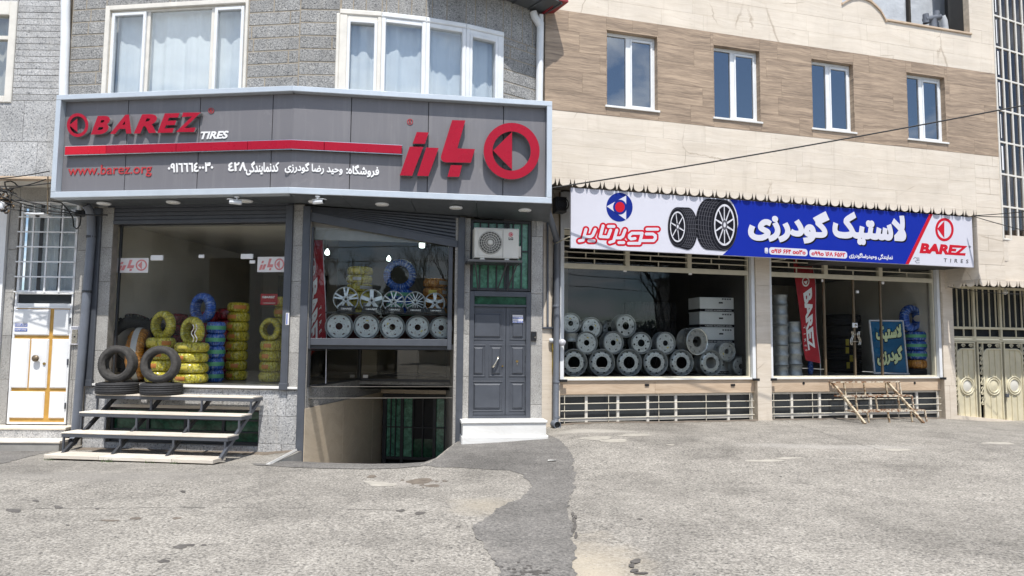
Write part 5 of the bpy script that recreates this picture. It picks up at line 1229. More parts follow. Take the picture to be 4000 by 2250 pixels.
# ================================================================== LIGHTS, CAMERAS UNDER THE SOFFIT
dl = [(406, 792, 0), (677, 787, 0), (960, 782, 0), (1231, 785, 1), (1493, 795, 1), (1781, 808, 1), (2050, 818, 1)]
mr = MB().lathe([(.112, 0), (.118, -.018), (.1, -.032), (.085, -.03)], 32, 'z').mesh('ring', [MT['pvc_white']])
ml = MB().lathe([(.086, -.029), (.05, -.034), (.001, -.036)], 32, 'z').mesh('lens', [MT['downlight']])
nm_ = ['leftmost round downlight in the grey soffit, above the left end of the shop window', 'round downlight in the soffit above the middle of the left shop window', 'round downlight in the soffit between the two small security cameras', 'round downlight in the soffit above the left end of the slanted shutter', 'round downlight in the soffit above the middle of the slanted shutter', 'round downlight in the soffit beside the right shutter rail', 'rightmost round downlight in the soffit, above the air conditioner']
for (x, y, k), lab in zip(dl, nm_):
    S_ = (S1, S2)[k]; d = .5; u, z = S_.at(x, y, d); dd = d
    for _ in range(6):                       # meet the soffit plane
        zz__ = 4.13+(.01 if k == 0 else -.17*u/4.35+.0)*dd/.95; r = ray(x, y); t = (zz__-.002-CZ)/r.z; p = S_.M.inverted() @ Vector((r.x*t, r.y*t, 0)); u, dd = p.x, p.y
    t_ = thing('downlight', lab, 'light', S_.M @ T(u, dd, zz__-.003), 'round downlights in the soffit'); part(t_, 'ring', mr); part(t_, 'lens', ml)
def seccam(lab, x, y, k, yaw):
    S_ = (S1, S2)[k]; r = ray(x, y-10); t = (4.1-CZ)/r.z; p = S_.M.inverted() @ Vector((r.x*t, r.y*t, 0))
    t_ = thing('security_camera', lab, 'camera', S_.M @ T(p.x, p.y, 4.12) @ Rz(yaw), 'security cameras under the soffit')
    part(t_, 'mount', MB().lathe([(.04, .0), (.04, -.02), (.012, -.03), (.012, -.07)], 16, 'z'), MT['pvc_white'])
    part(t_, 'housing', MB().lathe([(.0, -.02), (.03, -.02), (.036, .0), (.036, .16), (.028, .18), (.0, .18)], 16, 'y', (0, -.1, -.1)), MT['pvc_white'])
    part(t_, 'hood', MB().box(-.042, .042, -.15, .08, -.064, -.058), MT['pvc_white']); part(t_, 'lens', MB().cyl((0, -.125, -.1), .028, .01), MT['black_satin'])
seccam('small white security camera with dark lens under the left soffit facet', 925, 782, 0, radians(-50)); seccam('small white security camera under the right soffit facet, angled sideways', 1240, 780, 1, radians(60))

# ================================================================== ROLLER SHUTTERS
sh = thing('roller_shutter', 'dark grey roller shutter raised over the left shop window', 'shutter', G1.M @ T(uw0-.1, -.02, sill))
za2, zb2 = G1.at(800, 862)[1], G1.at(800, 805)[1]
part(sh, 'bottom_bar', MB().box(uw0-.16, uw1+.1, -.0, .06, za2-.04, za2+.03, .006), MT['steel_grey'], G1.M)
for i in range(4): z = za2+.032+i*.075; part(sh, 'slat', MB().box(uw0-.14, uw1+.08, .012, .04, z, z+.072, .01), MT['steel_grey'], G1.M)
for x0, x1, z0 in ((362, 398, .93), (1119, 1146, .93)):
    a, b = G1.at(x0, 900)[0], G1.at(x1, 900)[0]
    part(sh, 'rail', MB().box(a, b, -.05, .055, z0, 4.12, .006).box(a+.03, b-.03, -.053, -.049, z0+.02, 4.0), MT['steel_grey'], G1.M)
    part(sh, 'rail_foot', MB().box(a-.012, b+.012, -.07, .05, z0-.02, z0+.1, .008), MT['steel_grey'], G1.M)
sh = thing('roller_shutter', 'dark grey roller shutter hanging askew over the window above the ramp', 'shutter', G2.M @ T(w2[0], -.02, 1.6))
uL2, uR2 = G2.at(1213, 900)[0], G2.at(1796, 900)[0]
p00, p01 = G2.at(1216, 864)[1], G2.at(1216, 812)[1]; p10, p11 = G2.at(1790, 968)[1], G2.at(1790, 846)[1]
b0, b1 = p00-.0, p10
hL, hR = .085, .13
def quadbar(mb, u0, u1, za, zb, zc, zd, d0, d1): # left bottom/top, right bottom/top
    vs = [(u0, d0, za), (u1, d0, zc), (u1, d0, zd), (u0, d0, zb), (u0, d1, za), (u1, d1, zc), (u1, d1, zd), (u0, d1, zb)]
    return mb.add(vs, [(0,1,2,3),(7,6,5,4),(0,4,5,1),(1,5,6,2),(2,6,7,3),(3,7,4,0)])
part(sh, 'bottom_bar', quadbar(MB(), uL2, uR2, b0, b0+.16, b1, b1+.12, -.012, .05), MT['steel_grey'], G2.M)
zl, zr_ = b0+.165, b1+.125; nS = 7
for i in range(nS):
    f0, f1 = i/nS, (i+1)/nS; a0_, a1_ = zl+(p01+.03-zl)*f0, zl+(p01+.03-zl)*f1; c0_, c1_ = zr_+(p11+.03-zr_)*f0, zr_+(p11+.03-zr_)*f1
    mb = MB(); quadbar(mb, uL2, uR2, a0_, a0_+(a1_-a0_)*.5, c0_, c0_+(c1_-c0_)*.5, .0, .03); 
    vs = [(uL2, .0, a0_+(a1_-a0_)*.5), (uR2, .0, c0_+(c1_-c0_)*.5), (uR2, .028, c1_-.002), (uL2, .028, a1_-.001)]
    mb.add(vs+[(x, .04, z) for x, y, z in vs], [(0,1,2,3),(7,6,5,4),(0,4,5,1),(1,5,6,2),(2,6,7,3),(3,7,4,0)])
    part(sh, 'slat', mb, MT['steel_grey'], G2.M)
for x0, x1, z0 in ((1184, 1213, -.75), (1790, 1816, -.35)):
    a, b = G2.at(x0, 900)[0], G2.at(x1, 900)[0]
    part(sh, 'rail', MB().box(a, b, -.06, .05, z0, 4.1 if x0 < 1500 else 4.0, .006).box(a+.035, b-.03, -.063, -.058, z0+.02, 3.9), MT['steel_grey'], G2.M)

# ================================================================== GREY DOOR, STEP, AC UNIT
c6 = lambda x, y: (1780+x/1.449, 780+y/1.449)
dd = thing('entrance_door', 'dark grey steel door with moulded panels above a white marble step', 'door', G2.M @ T((ug[5]+ug[6])/2, .03, .44))
zD = [G2.at(*c6(240, y), .03)[1] for y in (520, 548, 594, 606, 1228)]
mb = MB().box(ug[5], ug[5]+.085, .0, .12, zD[4]-.03, zD[0], .006).box(ug[6]-.085, ug[6], .0, .12, zD[4]-.03, zD[0], .006)
mb.box(ug[5]+.085, ug[6]-.085, .002, .118, zD[1], zD[0]).box(ug[5]+.085, ug[6]-.085, .002, .118, zD[3], zD[2]).box(ug[5]+.085, ug[6]-.085, .002, .118, zD[4]-.03, zD[4]+.02)
part(dd, 'frame', mb, MT['steel_grey'], G2.M)
part(dd, 'transom_pane', MB().box(ug[5]+.085, ug[6]-.085, .05, .06, zD[2], zD[1]), MT['green_dark'], G2.M)
um = G2.at(*c6(283, 900), .04)[0]
for a, b in ((ug[5]+.088, um-.003), (um+.003, ug[6]-.088)): part(dd, 'leaf', MB().box(a, b, .045, .09, zD[4]+.022, zD[3]-.003, .004), MT['steel_grey'], G2.M)
for x0, y0, x1, y1 in ((88, 628, 268, 795), (306, 628, 396, 795), (88, 820, 169, 1002), (188, 820, 268, 1002), (304, 820, 396, 1002), (88, 1026, 267, 1198), (304, 1026, 394, 1198)):
    r = G2.rect(.04, c6(x0, y0), c6(x1, y1)); mb = frame_ring(MB(), r, .022, .034, .045, .004); q = inset(r, .05); mb.box(*q[:2], .022, .045, *q[2:], .028)
    part(dd, 'panel', mb, MT['steel_grey'], G2.M)
a, b = G2.at(*c6(211, 948), -.02), G2.at(*c6(243, 892), -.02)
mb = MB().tube([(a[0], .04, a[1]), (a[0]+.005, -.03, a[1]+.01), (a[0]*.7+b[0]*.3, -.045, a[1]*.7+b[1]*.3), (a[0]*.3+b[0]*.7, -.045, a[1]*.3+b[1]*.7), (b[0]-.005, -.03, b[1]-.01), (b[0], .04, b[1])], [.022, .02, .013, .013, .02, .022], 8)
part(dd, 'handle', mb, MT['nickel'], G2.M)
for z in (zD[4]+.25, (zD[4]+zD[3])/2, zD[3]-.25): part(dd, 'hinge', MB().cyl((ug[6]-.082, .03, z), .013, .1, 'z', 10), MT['steel_dark'], G2.M)
for x, y, s_ in ((265, 942, .014), (347, 915, .022)): u, z = G2.at(*c6(x, y), .03); part(dd, 'keyhole', MB().cyl((u, .018, z), s_, .03), MT['brass'], G2.M)
u, z = G2.at(*c6(347, 925), .03); part(dd, 'key', MB().box(u-.005, u+.005, .01, .018, z-.04, z), MT['nickel'], G2.M)
st = G2.rect(.014, c6(322, 652), c6(381, 698)); stk = part(dd, 'sticker', MB().box(st[0], st[1], .012, .016, st[2], st[3]), MT['sticker_white'], G2.M)
hh = st[3]-st[2]
for k in range(2):
    zb3 = st[2]+hh*(.02+.48*k); part(stk, 'print', MB().box(st[0]+.004, st[1]-.004, .0095, .0118, zb3, zb3+hh*.26), MT['sticker_blue'], G2.M)
    mb = MB(); put_text(mb, (st[0]+.012, st[1]-.012, zb3+hh*.04, zb3+hh*.22), .006, .009, '۲۸۶۱۳-۲۲۸۶', .03); part(stk, 'lettering', mb, MT['sticker_white'], G2.M)
stp = thing('marble_step', 'white marble doorstep with moulded edges under the grey door', 'step', G2.M @ T(3.5, -.3, .05))
ra = G2.rect(-.42, c6(37, 1250), c6(514, 1353)); ua, ub = ra[0], ra[1]; zz0, zz1 = ra[2], G2.at(*c6(280, 1252), -.42)[1]; H = zz1-zz0
part(stp, 'tread', MB().box(ua-.015, ub+.015, -.44, .0, zz1-.045, zz1, .015), MT['marble_white'], G2.M)
part(stp, 'riser', MB().box(ua+.01, ub-.005, -.415, .0, zz0+.055, zz1-.046, .004), MT['marble_white'], G2.M)
part(stp, 'base', MB().box(ua-.01, ub+.03, -.45, .0, zz0-.12, zz0+.054, .02), MT['marble_white'], G2.M)
part(stp, 'mortar', MB().box(ug[5]-.02, ug[6]+.05, -.02, .04, zz1-.01, zD[4]-.032), MT['grout_grey'], G2.M)
ac = thing('air_conditioner', 'cream outdoor air conditioner unit on a shelf above the grey door', 'air conditioner', G2.M @ T(3.4, -.35, 2.95))
aF = -.44; ra = G2.rect(aF, c6(107, 156), c6(357, 336)); u0, u1, z0, z1 = ra
part(ac, 'casing', MB().box(u0, u1, aF, -.1, z0, z1, .015), MT['ac_cream'], G2.M)
part(ac, 'side_cap', MB().box(u1+.001, u1+.05, aF+.08, -.12, z0+.04, z0+.24, .012), MT['ac_cream'], G2.M)
cu, cz = G2.at(*c6(196, 243), aF); R_ = 66/1.449*G2.mpp(*c6(196, 243), aF)
part(ac, 'front_panel', frame_ring(MB(), (cu-R_*1.08, cu+R_*1.08, cz-R_*1.16, cz+R_*1.14), .012, aF-.008, aF), MT['ac_cream'], G2.M)
part(ac, 'grille_recess', MB().lathe([(R_, -.004), (R_*.98, -.002), (.001, -.002)], 40, 'y', (cu, aF, cz)), MT['ac_grille'], G2.M)
for k in range(9):
    rr = R_*(.18+.8*k/8.5); part(ac, 'grille_ring', MB().lathe([(rr, -.012), (rr+.008, -.02), (rr+.008, -.005), (rr, -.003)], 36, 'y', (cu, aF, cz)), MT['ac_grille'] if k % 2 else MT['ac_cream'], G2.M)
mb = MB()
for k in range(20): a = 2*pi*k/20; mb.bar((cu+R_*.15*cos(a), aF-.013, cz+R_*.15*sin(a)), (cu+R_*.97*cos(a+.25), aF-.013, cz+R_*.97*sin(a+.25)), .006, .006)
part(ac, 'grille_spokes', mb, MT['ac_cream'], G2.M)
part(ac, 'grille_hub', MB().cyl((cu, aF-.028, cz), R_*.17, .02, seg=24), MT['ac_cream'], G2.M)
us_ = G2.at(*c6(268, 240), aF)[0]; part(ac, 'panel_seam', MB().box(us_-.003, us_+.003, aF-.001, aF+.004, z0+.02, z1-.02), MT['ac_grille'], G2.M)
cu2, cz2 = G2.at(*c6(312, 197), aF); rr = 12.5/1.449*G2.mpp(*c6(312, 197), aF)
part(ac, 'logo', MB().cyl((cu2, aF-.004, cz2), rr, .005, seg=28), MT['print_red'], G2.M)
mb = MB(); mb.tri(fill([circle(cu2, cz2, rr*.75), circle(cu2, cz2, rr*.62)]), aF-.0065, aF-.005); mb.box(cu2-rr*.12, cu2+rr*.02, aF-.0066, aF-.005, cz2-rr*.35, cz2+rr*.4); part(ac, 'logo', mb, MT['letter_white'], G2.M)
lettering(ac, G2, G2.rect(aF, c6(300, 213), c6(325, 229)), aF-.004, 'LG', 'print_black', .03, th=.004)
for x in (150, 290): u = G2.at(*c6(x, 330), aF)[0]; part(ac, 'foot', MB().box(u-.04, u+.04, aF-.02, aF+.3, z0-.03, z0, .004), MT['ac_cream'], G2.M)
br = thing('ac_shelf', 'dark steel shelf with diagonal braces under the air conditioner', 'bracket', G2.M @ T(3.4, -.1, 2.8))
z_ = z0-.031; part(br, 'shelf', MB().box(u0-.12, u1+.06, aF-.05, .03, z_-.04, z_, .004), MT['steel_dark'], G2.M)
for u in (u0+.02, u1-.2, u1-.02): part(br, 'brace', MB().bar((u, aF+.02, z_-.04), (u-(.12 if u > u0+.1 else -.1), .02, z_-.5), .022), MT['steel_dark'], G2.M)
# intercoms
ic = thing('intercom', 'black door intercom on the granite beside the grey door', 'intercom', G2.M @ T(4.1, -.02, 1.7)); r = G2.rect(-.03, c6(428, 746), c6(458, 800))
part(ic, 'case', MB().box(r[0], r[1], -.04, -.001, r[2], r[3], .008), MT['black_satin'], G2.M); part(ic, 'lens', MB().box(r[0]+.02, r[1]-.04, -.044, -.038, r[3]-.08, r[3]-.03), MT['far_glass'], G2.M); part(ic, 'button', MB().box(r[0]+.06, r[1]-.02, -.044, -.038, r[2]+.05, r[2]+.08), MT['nickel'], G2.M)

# ================================================================== WHEELS AND TYRES (unit radius, axis towards the viewer)
def m_wrap(w=.62, ri=.56):
    pr_ = []
    n = 18
    for i in range(n+1):
        a = pi*i/n; y = -cos(a)*w/2; r = ri+(1-ri)*min(1., .0+sin(a)**.45)
        pr_.append((r, y))
    pr_ += [(ri+.02, w*.3), (ri+.03, 0), (ri+.02, -w*.3)]
    mb = MB()
    rg = random.Random(3)
    mb.lathe(pr_, 40, 'y', closed=True)
    mb.v = [(x*(1+rg.uniform(-.012, .012)), y+rg.uniform(-.01, .01), z*(1+rg.uniform(-.012, .012))) for x, y, z in mb.v]
    return mb
def tyre_prof(w, ri, shoulder=.93):
    h = w/2
    P_ = [(ri, -h*.55), (ri+.02, -h*.72), (ri+.06, -h*.86), (ri+.16, -h*1.0), (ri+.22, -h*1.03), (.86, -h*.98), (.92, -h*.9), (.965, -h*.8)]
    for g_ in (-.62, -.25, .12, .5):
        P_ += [(.995, (g_-.06)*h), (.995, (g_)*h), (.96, (g_+.015)*h), (.96, (g_+.1)*h), (.998, (g_+.115)*h)]
    P_ += [(.965, h*.8), (.92, h*.9), (.86, h*.98), (ri+.22, h*1.03), (ri+.16, h), (ri+.06, h*.86), (ri+.02, h*.72), (ri, h*.55), (ri+.03, h*.3), (ri+.16, 0), (ri+.03, -h*.3)]
    return P_
def m_tyre(w=.62, ri=.6):
    mb = MB().lathe(tyre_prof(w, ri), 56, 'y', closed=True, smooth=False); mb.sm = [True]*len(mb.sm)
    h = w/2
    for k in range(56):                              # shoulder blocks
        a = 2*pi*k/56; ca, sa = cos(a), sin(a)
        for sg in (-1, 1):
            b_ = []
            for da, r, y in ((-.035, .97, .72), (.035, .97, .72), (.035, .945, .9), (-.035, .945, .9), (-.03, 1.005, .7), (.03, 1.005, .7), (.03, .965, .88), (-.03, .965, .88)): b_.append((r*cos(a+da), sg*y*h, r*sin(a+da)))
            mb.add(b_, [(0,3,2,1),(4,5,6,7),(0,1,5,4),(1,2,6,5),(2,3,7,6),(3,0,4,7)], False)
    mb.lathe([(ri+.125, -h*1.0), (ri+.13, -h*1.03), (ri+.14, -h*1.03), (ri+.145, -h*1.0)], 56, 'y')
    return mb
def m_lug(w=.62, ri=.55):
    mb = MB().lathe([(ri, -.2), (ri+.1, -w/2), (.8, -w/2*1.03), (.9, -w*.45), (.93, 0), (.9, w*.45), (.8, w/2*1.03), (ri+.1, w/2), (ri, .2), (ri+.1, 0)], 48, 'y', closed=True)
    for k in range(26):
        a = 2*pi*k/26
        for sg in (-1, 1):
            o_ = .12*(sg > 0); b_ = []
            for r, da, y in ((.88, -.05, .0), (.88, .05, .0), (.86, .16, .5), (.86, .04, .5), (1., -.04, .0), (1., .03, .0), (.97, .14, .49), (.97, .05, .49)): b_.append((r*cos(a+da+o_), sg*y*w, r*sin(a+da+o_)))
            mb.add(b_, [(0,3,2,1),(4,5,6,7),(0,1,5,4),(1,2,6,5),(2,3,7,6),(3,0,4,7)], False)
    return mb
WRAP = {}
for k in ('yellow', 'gold', 'blue', 'orange', 'red'): WRAP[k] = m_wrap().mesh('wrapping', [MT['foil_'+k]])
TY = m_tyre().mesh('casing', [MT['rubber_dusty']]); TYC = m_tyre().mesh('casing', [MT['rubber']])
LUG = m_lug().mesh('casing', [MT['rubber']]); 
LABB = {k: MB().lathe([(1.012, -.1), (1.018, -.08), (1.018, .08), (1.012, .1)], 48, 'y').mesh('label_band', [MT[k]]) for k in ('label_green', 'label_grey', 'label_orange', 'foil_pink')}
LAB = {k: MB().lathe([(1.005, -.12), (1.015, -.11), (1.015, .11), (1.005, .12)], 8, 'y', a0=-.33, a1=.33).mesh('label', [MT[k]]) for k in ('label_orange', 'label_grey', 'label_yellow')}
FLAT = Rx(-pi/2)
def wheel(name, label, cat, group, fr, px, py, d, Rpx, parts, yaw=0., tilt=0., roll=0., R=None):
    u, z = fr.at(px, py, d); R = R or Rpx*fr.mpp(px, py, d)
    t_ = thing(name, label, cat, fr.M @ T(u, d, z) @ Rz(yaw) @ Rx(tilt) @ Ry(roll) @ Sc(R), group)
    for nm, me in parts: part(t_, nm, me)
    return t_
def stack(fr, px, d, Rpx, pyref, zbase, n, w, kind, where, colour, bands=None, ztop=None, jit=.012, group=None, seed=0):
    rg = random.Random(seed+px); u, _ = fr.at(px, pyref, d); R = Rpx*fr.mpp(px, pyref, d)
    w_ = (ztop-zbase)/n if ztop else .62*R; names = ['bottom', 'second', 'third', 'fourth', 'fifth', 'sixth', 'seventh', 'eighth', 'ninth']
    for i in range(n):
        pos = 'top' if i == n-1 else 'bottom' if i == 0 else names[i]
        M_ = fr.M @ T(u+rg.uniform(-jit, jit), d+rg.uniform(-jit, jit), zbase+w_*(i+.5)) @ Rz(rg.uniform(-.5, .5)) @ FLAT @ Matrix.Diagonal((R, w_/.63, R, 1))
        t_ = thing('wrapped_tyre', '%s %s tyre of %s' % (pos if pos in ('top', 'bottom') else pos+'-lowest', colour, where), 'tyre', M_, group)
        part(t_, 'wrapping', WRAP[kind])
        if bands == 'band': part(t_, 'label_band', LABB['label_green'])
        elif bands:
            M2 = M_ @ Ry(pi/2+rg.uniform(-.5, .4)); part(t_, 'label', LAB[bands if rg.random() < .75 else 'label_yellow'], M=M2)
            if rg.random() < .5: part(t_, 'label', LAB[bands], M=M_ @ Ry(pi/2+rg.choice((-.85, .8))))
    return zbase+w_*n
# ---- steps in front of the left shop with four used tyres
stt = thing('entrance_steps', 'grey steel steps with pale stone treads below the left shop window', 'steps', G1.M @ T(-2, -.9, -.15))
e = lambda x, y: (150+x/2.576, 1450+y/2.576)
TR = [(-.42, (571, 256), (2166, 262)), (-.78, (410, 432), (2048, 450)), (-1.14, (231, 634), (1894, 666)), (-1.5, (62, 850), (1766, 888))]
tz = []; spans = []
for d, a, b in TR:
    A, B = G1.at(*e(*a), d), G1.at(*e(*b), d); tz.append((A[1]+B[1])/2); spans.append((A[0], B[0]))
uu0 = sum(s_[0] for s_ in spans[:3])/3; uu1 = sum(s_[1] for s_ in spans[:3])/3
for i, (d, a, b) in enumerate(TR[:3]):
    z = tz[i]; nxt = .34
    a_, b_ = spans[i]; a_ = a_*.5+uu0*.5; b_ = b_*.5+uu1*.5
    part(stt, 'tread_frame', MB().box(a_, b_, d, d+.035, z-.055, z, .004).box(a_, b_, d+nxt-.035, d+nxt, z-.055, z).box(a_, a_+.035, d+.036, d+nxt-.036, z-.055, z).box(b_-.035, b_, d+.036, d+nxt-.036, z-.055, z), MT['steel_grey'], G1.M)
    cuts = [a_+.0]+[a_+(b_-a_)*f for f in ((.3, .66) if i != 2 else (.36, .72))]+[b_]
    for c0, c1_ in zip(cuts, cuts[1:]): part(stt, 'tread', MB().box(c0+.002, c1_-.002, d-.006, d+nxt-.002, z+.001, z+.022, .004), MT['tread_stone'], G1.M)
    zn = tz[i+1]
    for f in (.012, .36, .68, .985): u = a_+(b_-a_)*f; part(stt, 'post', MB().box(u-.014, u+.014, d+.003, d+.031, zn+.02-(.05 if i == 2 else 0), z-.055), MT['steel_grey'], G1.M)
for f in (.055, .355, .675, .985):
    u = uu0+(uu1-uu0)*f; part(stt, 'stringer', MB().bar((u, -.1, tz[0]-.04), (u, -1.28, tz[3]-.02), .045, .06), MT['steel_dark' if f < .9 else 'steel_grey'], G1.M)
a_, b_ = spans[3]; cuts = [a_, a_+(b_-a_)*.33, a_+(b_-a_)*.76, b_]
for c0, c1_ in zip(cuts, cuts[1:]): part(stt, 'ground_tread', MB().box(c0+.003, c1_-.003, -1.52, -1.16, tz[3]-.05, tz[3]+.004, .004), MT['tread_stone'], G1.M)
zt_ = tz[0]+.024
for x, lab, yaw, tl, yaw2 in ((460, 'left', .12, -.06, .3), (627, 'right', .2, -.1, -.2)):
    R_ = .318; wv = .62*R_; d = -.27
    u, _ = G1.at(x+(-3 if x < 500 else 3), 1530, d); M_ = G1.M @ T(u, d, zt_+wv/2) @ Rz(yaw2) @ FLAT @ Matrix.Diagonal((R_*1.06, R_, R_*1.06, 1))
    t_ = thing('tyre', 'worn black tyre lying flat on the top step under the %s standing tyre' % lab, 'tyre', M_, 'used tyres on the steps'); part(t_, 'casing', TYC)
    u, _ = G1.at(x, 1440, d+.03); t_ = thing('tyre', 'worn black tyre standing upright on a flat one, %s of the two' % lab, 'tyre', G1.M @ T(u, d+.03, zt_+wv+R_*.995) @ Rz(yaw) @ Rx(tl) @ Sc(R_), 'used tyres on the steps'); part(t_, 'casing', TY)
# ---- goods in the left shop
k5 = lambda x, y: (350+x/2.07, 850+y/2.07)
zf = sill
gY = 'yellow wrapped tyres in the left shop'
ztA = stack(G1, 628, .62, 54, 1400, zf, 4, 0, 'yellow', 'the stack behind the standing tyres', 'yellow', 'label_orange', G1.at(628, 1318, .62)[1], group=gY, seed=1)
ztB = stack(G1, 747, .55, 64, 1420, zf, 4, 0, 'yellow', 'the stack beside the blue stack', 'yellow', 'label_orange', G1.at(747, 1337, .55)[1], group=gY, seed=2)
wheel('wrapped_tyre', 'yellow wrapped tyre standing on the stack behind the used tyres', 'tyre', gY, G1, 638, 1270, .66, 57, [('wrapping', WRAP['yellow'])], -.25, 0)
wheel('wrapped_tyre', 'yellow wrapped tyre standing on the stack beside the blue stack', 'tyre', gY, G1, 752, 1294, .58, 58, [('wrapping', WRAP['yellow'])], -.35, 0)
ztC = stack(G1, 838, 1.0, 36, 1400, zf, 5, 0, 'blue', 'the left shop stack with green bands', 'blue', 'band', G1.at(838, 1257, 1.)[1], group='blue wrapped tyres', seed=3)
wheel('wrapped_tyre', 'blue wrapped tyre standing upright on the green-banded blue stack', 'tyre', 'blue wrapped tyres', G1, 793, 1203, 1.0, 60, [('wrapping', WRAP['blue'])], -.3, 0)
stack(G1, 927, 1.7, 42, 1350, zf, 8, 0, 'yellow', 'the tall dim stack right of the blue ring', 'yellow', 'label_orange', G1.at(927, 1182, 1.7)[1], group=gY, seed=4)
stack(G1, 1058, 1.25, 44, 1400, zf, 4, 0, 'yellow', 'the short stack behind the open glass door', 'yellow', 'label_orange', G1.at(1058, 1330, 1.25)[1], group=gY, seed=5)
wheel('wrapped_tyre', 'yellow wrapped tyre standing behind the open glass door', 'tyre', gY, G1, 1058, 1286, 1.2, 46, [('wrapping', WRAP['yellow'])], -.1, 0)
stack(G1, 1104, 1.8, 40, 1350, zf, 8, 0, 'gold', 'the tall stack at the right edge of the left shop', 'gold', 'label_orange', G1.at(1104, 1160, 1.8)[1], group=gY, seed=6)
stack(G1, 800, 2.3, 60, 1300, zf, 6, 0, 'red', 'the dim row behind the blue ring', 'red', None, G1.at(800, 1218, 2.3)[1], group='red wrapped tyres', seed=7)
stack(G1, 890, 2.4, 44, 1300, zf, 6, 0, 'red', 'the dim row left of the tall yellow stack', 'red', None, G1.at(890, 1205, 2.4)[1], group='red wrapped tyres', seed=8)
stack(G1, 680, 2.4, 50, 1300, zf, 6, 0, 'red', 'the dim row behind the yellow stacks', 'red', None, G1.at(680, 1225, 2.4)[1], group='red wrapped tyres', seed=9)
wheel('tractor_tyre', 'big dark lugged tyre wrapped with pink bands at the left wall of the shop', 'tyre', 'large tyres', G1, 508, 1345, .95, 118, [('casing', LUG), ('label_band', LABB['foil_pink'])], radians(62), 0, .4)
wheel('tractor_tyre', 'big dark lugged tyre standing behind the pink banded one', 'tyre', 'large tyres', G1, 560, 1345, 1.5, 108, [('casing', LUG)], radians(40), 0, .2)
wheel('wrapped_tyre', 'tall orange wrapped tyre standing edge-on left of the yellow stacks', 'tyre', 'large tyres', G1, 545, 1385, .75, 104, [('wrapping', WRAP['orange']), ('label_band', LABB['label_grey'])], radians(112), 0)
# stickers, card, boards
def ilogo(root, fr, r, d, mred, sc_=1.):
    """the small printed sign: letters and ring"""
    u0, u1, z0, z1 = r; U = lambda f: u0+(u1-u0)*f; Zz = lambda f: z0+(z1-z0)*f
    mb = MB()
    for P_ in ([(.4, .95), (.5, .95), (.43, .5), (.57, .5), (.54, .25), (.32, .25)], [(.42, .2), (.5, .2), (.48, .02), (.4, .02)], [(.2, .5), (.3, .5), (.22, .08), (.12, .08)], [(.07, .48), (.17, .48), (.1, .06), (.01, .06)], [(.12, .78), (.2, .78), (.17, .58), (.09, .58)]):
        mb.tri(fill([[(U(x), Zz(z)) for x, z in P_]]), d, d+.001)
    mb.tri(fill([[(U(.8)+(u1-u0)*.19*cos(a), Zz(.5)+(z1-z0)*.47*sin(a)) for a in [2*pi*i/30 for i in range(30)]], [(U(.8)+(u1-u0)*.14*cos(a), Zz(.5)+(z1-z0)*.35*sin(a)) for a in [2*pi*i/30 for i in range(30)]]]), d, d+.001)
    mb.tri(fill([[(U(.68), Zz(.5)), (U(.82), Zz(.85)), (U(.82), Zz(.15))]]), d, d+.001); part(root, 'print', mb, MT[mred], fr.M)
for x0, y0, x1, y1, lab in ((216, 328, 472, 445, 'white sticker with faded red print on the left pane of the shop'), (1360, 318, 1580, 440, 'white sticker with faded red print at the right edge of the left shop window')):
    r = G1.rect(gd_-.004, k5(x0, y0), k5(x1, y1)); t_ = thing('window_sticker', lab, 'sticker', G1.M @ T(r[0], gd_-.004, r[2]), 'red and white stickers'); part(t_, 'sheet', MB().box(r[0], r[1], gd_-.004, gd_-.001, r[2], r[3]), MT['sticker_white'], G1.M)
    w_, h_ = r[1]-r[0], r[3]-r[2]; ilogo(t_, G1, (r[0]+.05*w_, r[1]-.03*w_, r[2]+.1*h_, r[3]-.08*h_), gd_-.0055, 'sticker_pink')
def card(name, lab, fr, d, tl, br, mat, txt, tmat, sub=None, cat='sign', trect=(.12, .88, .5, .8), shear=.22, grp=None):
    r = fr.rect(d, tl, br); t_ = thing(name, lab, cat, fr.M @ T(r[0], d, r[2]), grp); part(t_, 'board', MB().box(r[0], r[1], d, d+.01, r[2], r[3]), MT[mat], fr.M)
    w_, h_ = r[1]-r[0], r[3]-r[2]; q = (r[0]+w_*trect[0], r[0]+w_*trect[1], r[2]+h_*trect[2], r[2]+h_*trect[3]); lettering(t_, fr, q, d-.003, txt, tmat, .05, shear, th=.002)
    cu_ = q[0]-w_*.06; rr_ = (q[3]-q[2])*.55; cz_ = (q[2]+q[3])/2; mb = MB(); mb.tri(fill([circle(cu_, cz_, rr_, 20), circle(cu_, cz_, rr_*.7, 20)]), d-.003, d-.001); mb.tri(fill([[(cu_-rr_*.6, cz_), (cu_+rr_*.1, cz_+rr_*.6), (cu_+rr_*.1, cz_-rr_*.6)]]), d-.003, d-.001); part(t_, 'logo', mb, MT[tmat], fr.M)
    return t_
t_ = card('card', 'small dark red card with white lettering behind the right pane of the left shop', G1, .9, k5(1384, 616), k5(1517, 706), 'cloth_red', 'BAREZ', 'letter_white', trect=(.22, .86, .6, .8))
r = G1.rect(.895, k5(1404, 688), k5(1500, 694)); part(t_, 'print', MB().box(r[0], r[1], .897, .899, r[2], r[3]), MT['label_grey'], G1.M)
t_ = thing('vertical_sticker', 'narrow blue and white sticker on the right shutter rail of the left shop', 'sticker', G1.M @ T(uw1, -.055, 1.9)); r = G1.rect(-.055, k5(1588, 770), k5(1612, 868)); part(t_, 'sheet', MB().box(r[0], r[1], -.0565, -.054, r[2], r[3]), MT['sticker_white'], G1.M); part(t_, 'print', MB().box(r[0]+.012, r[1]-.03, -.0585, -.0566, r[2]+.01, r[3]-.01), MT['sticker_blue'], G1.M)
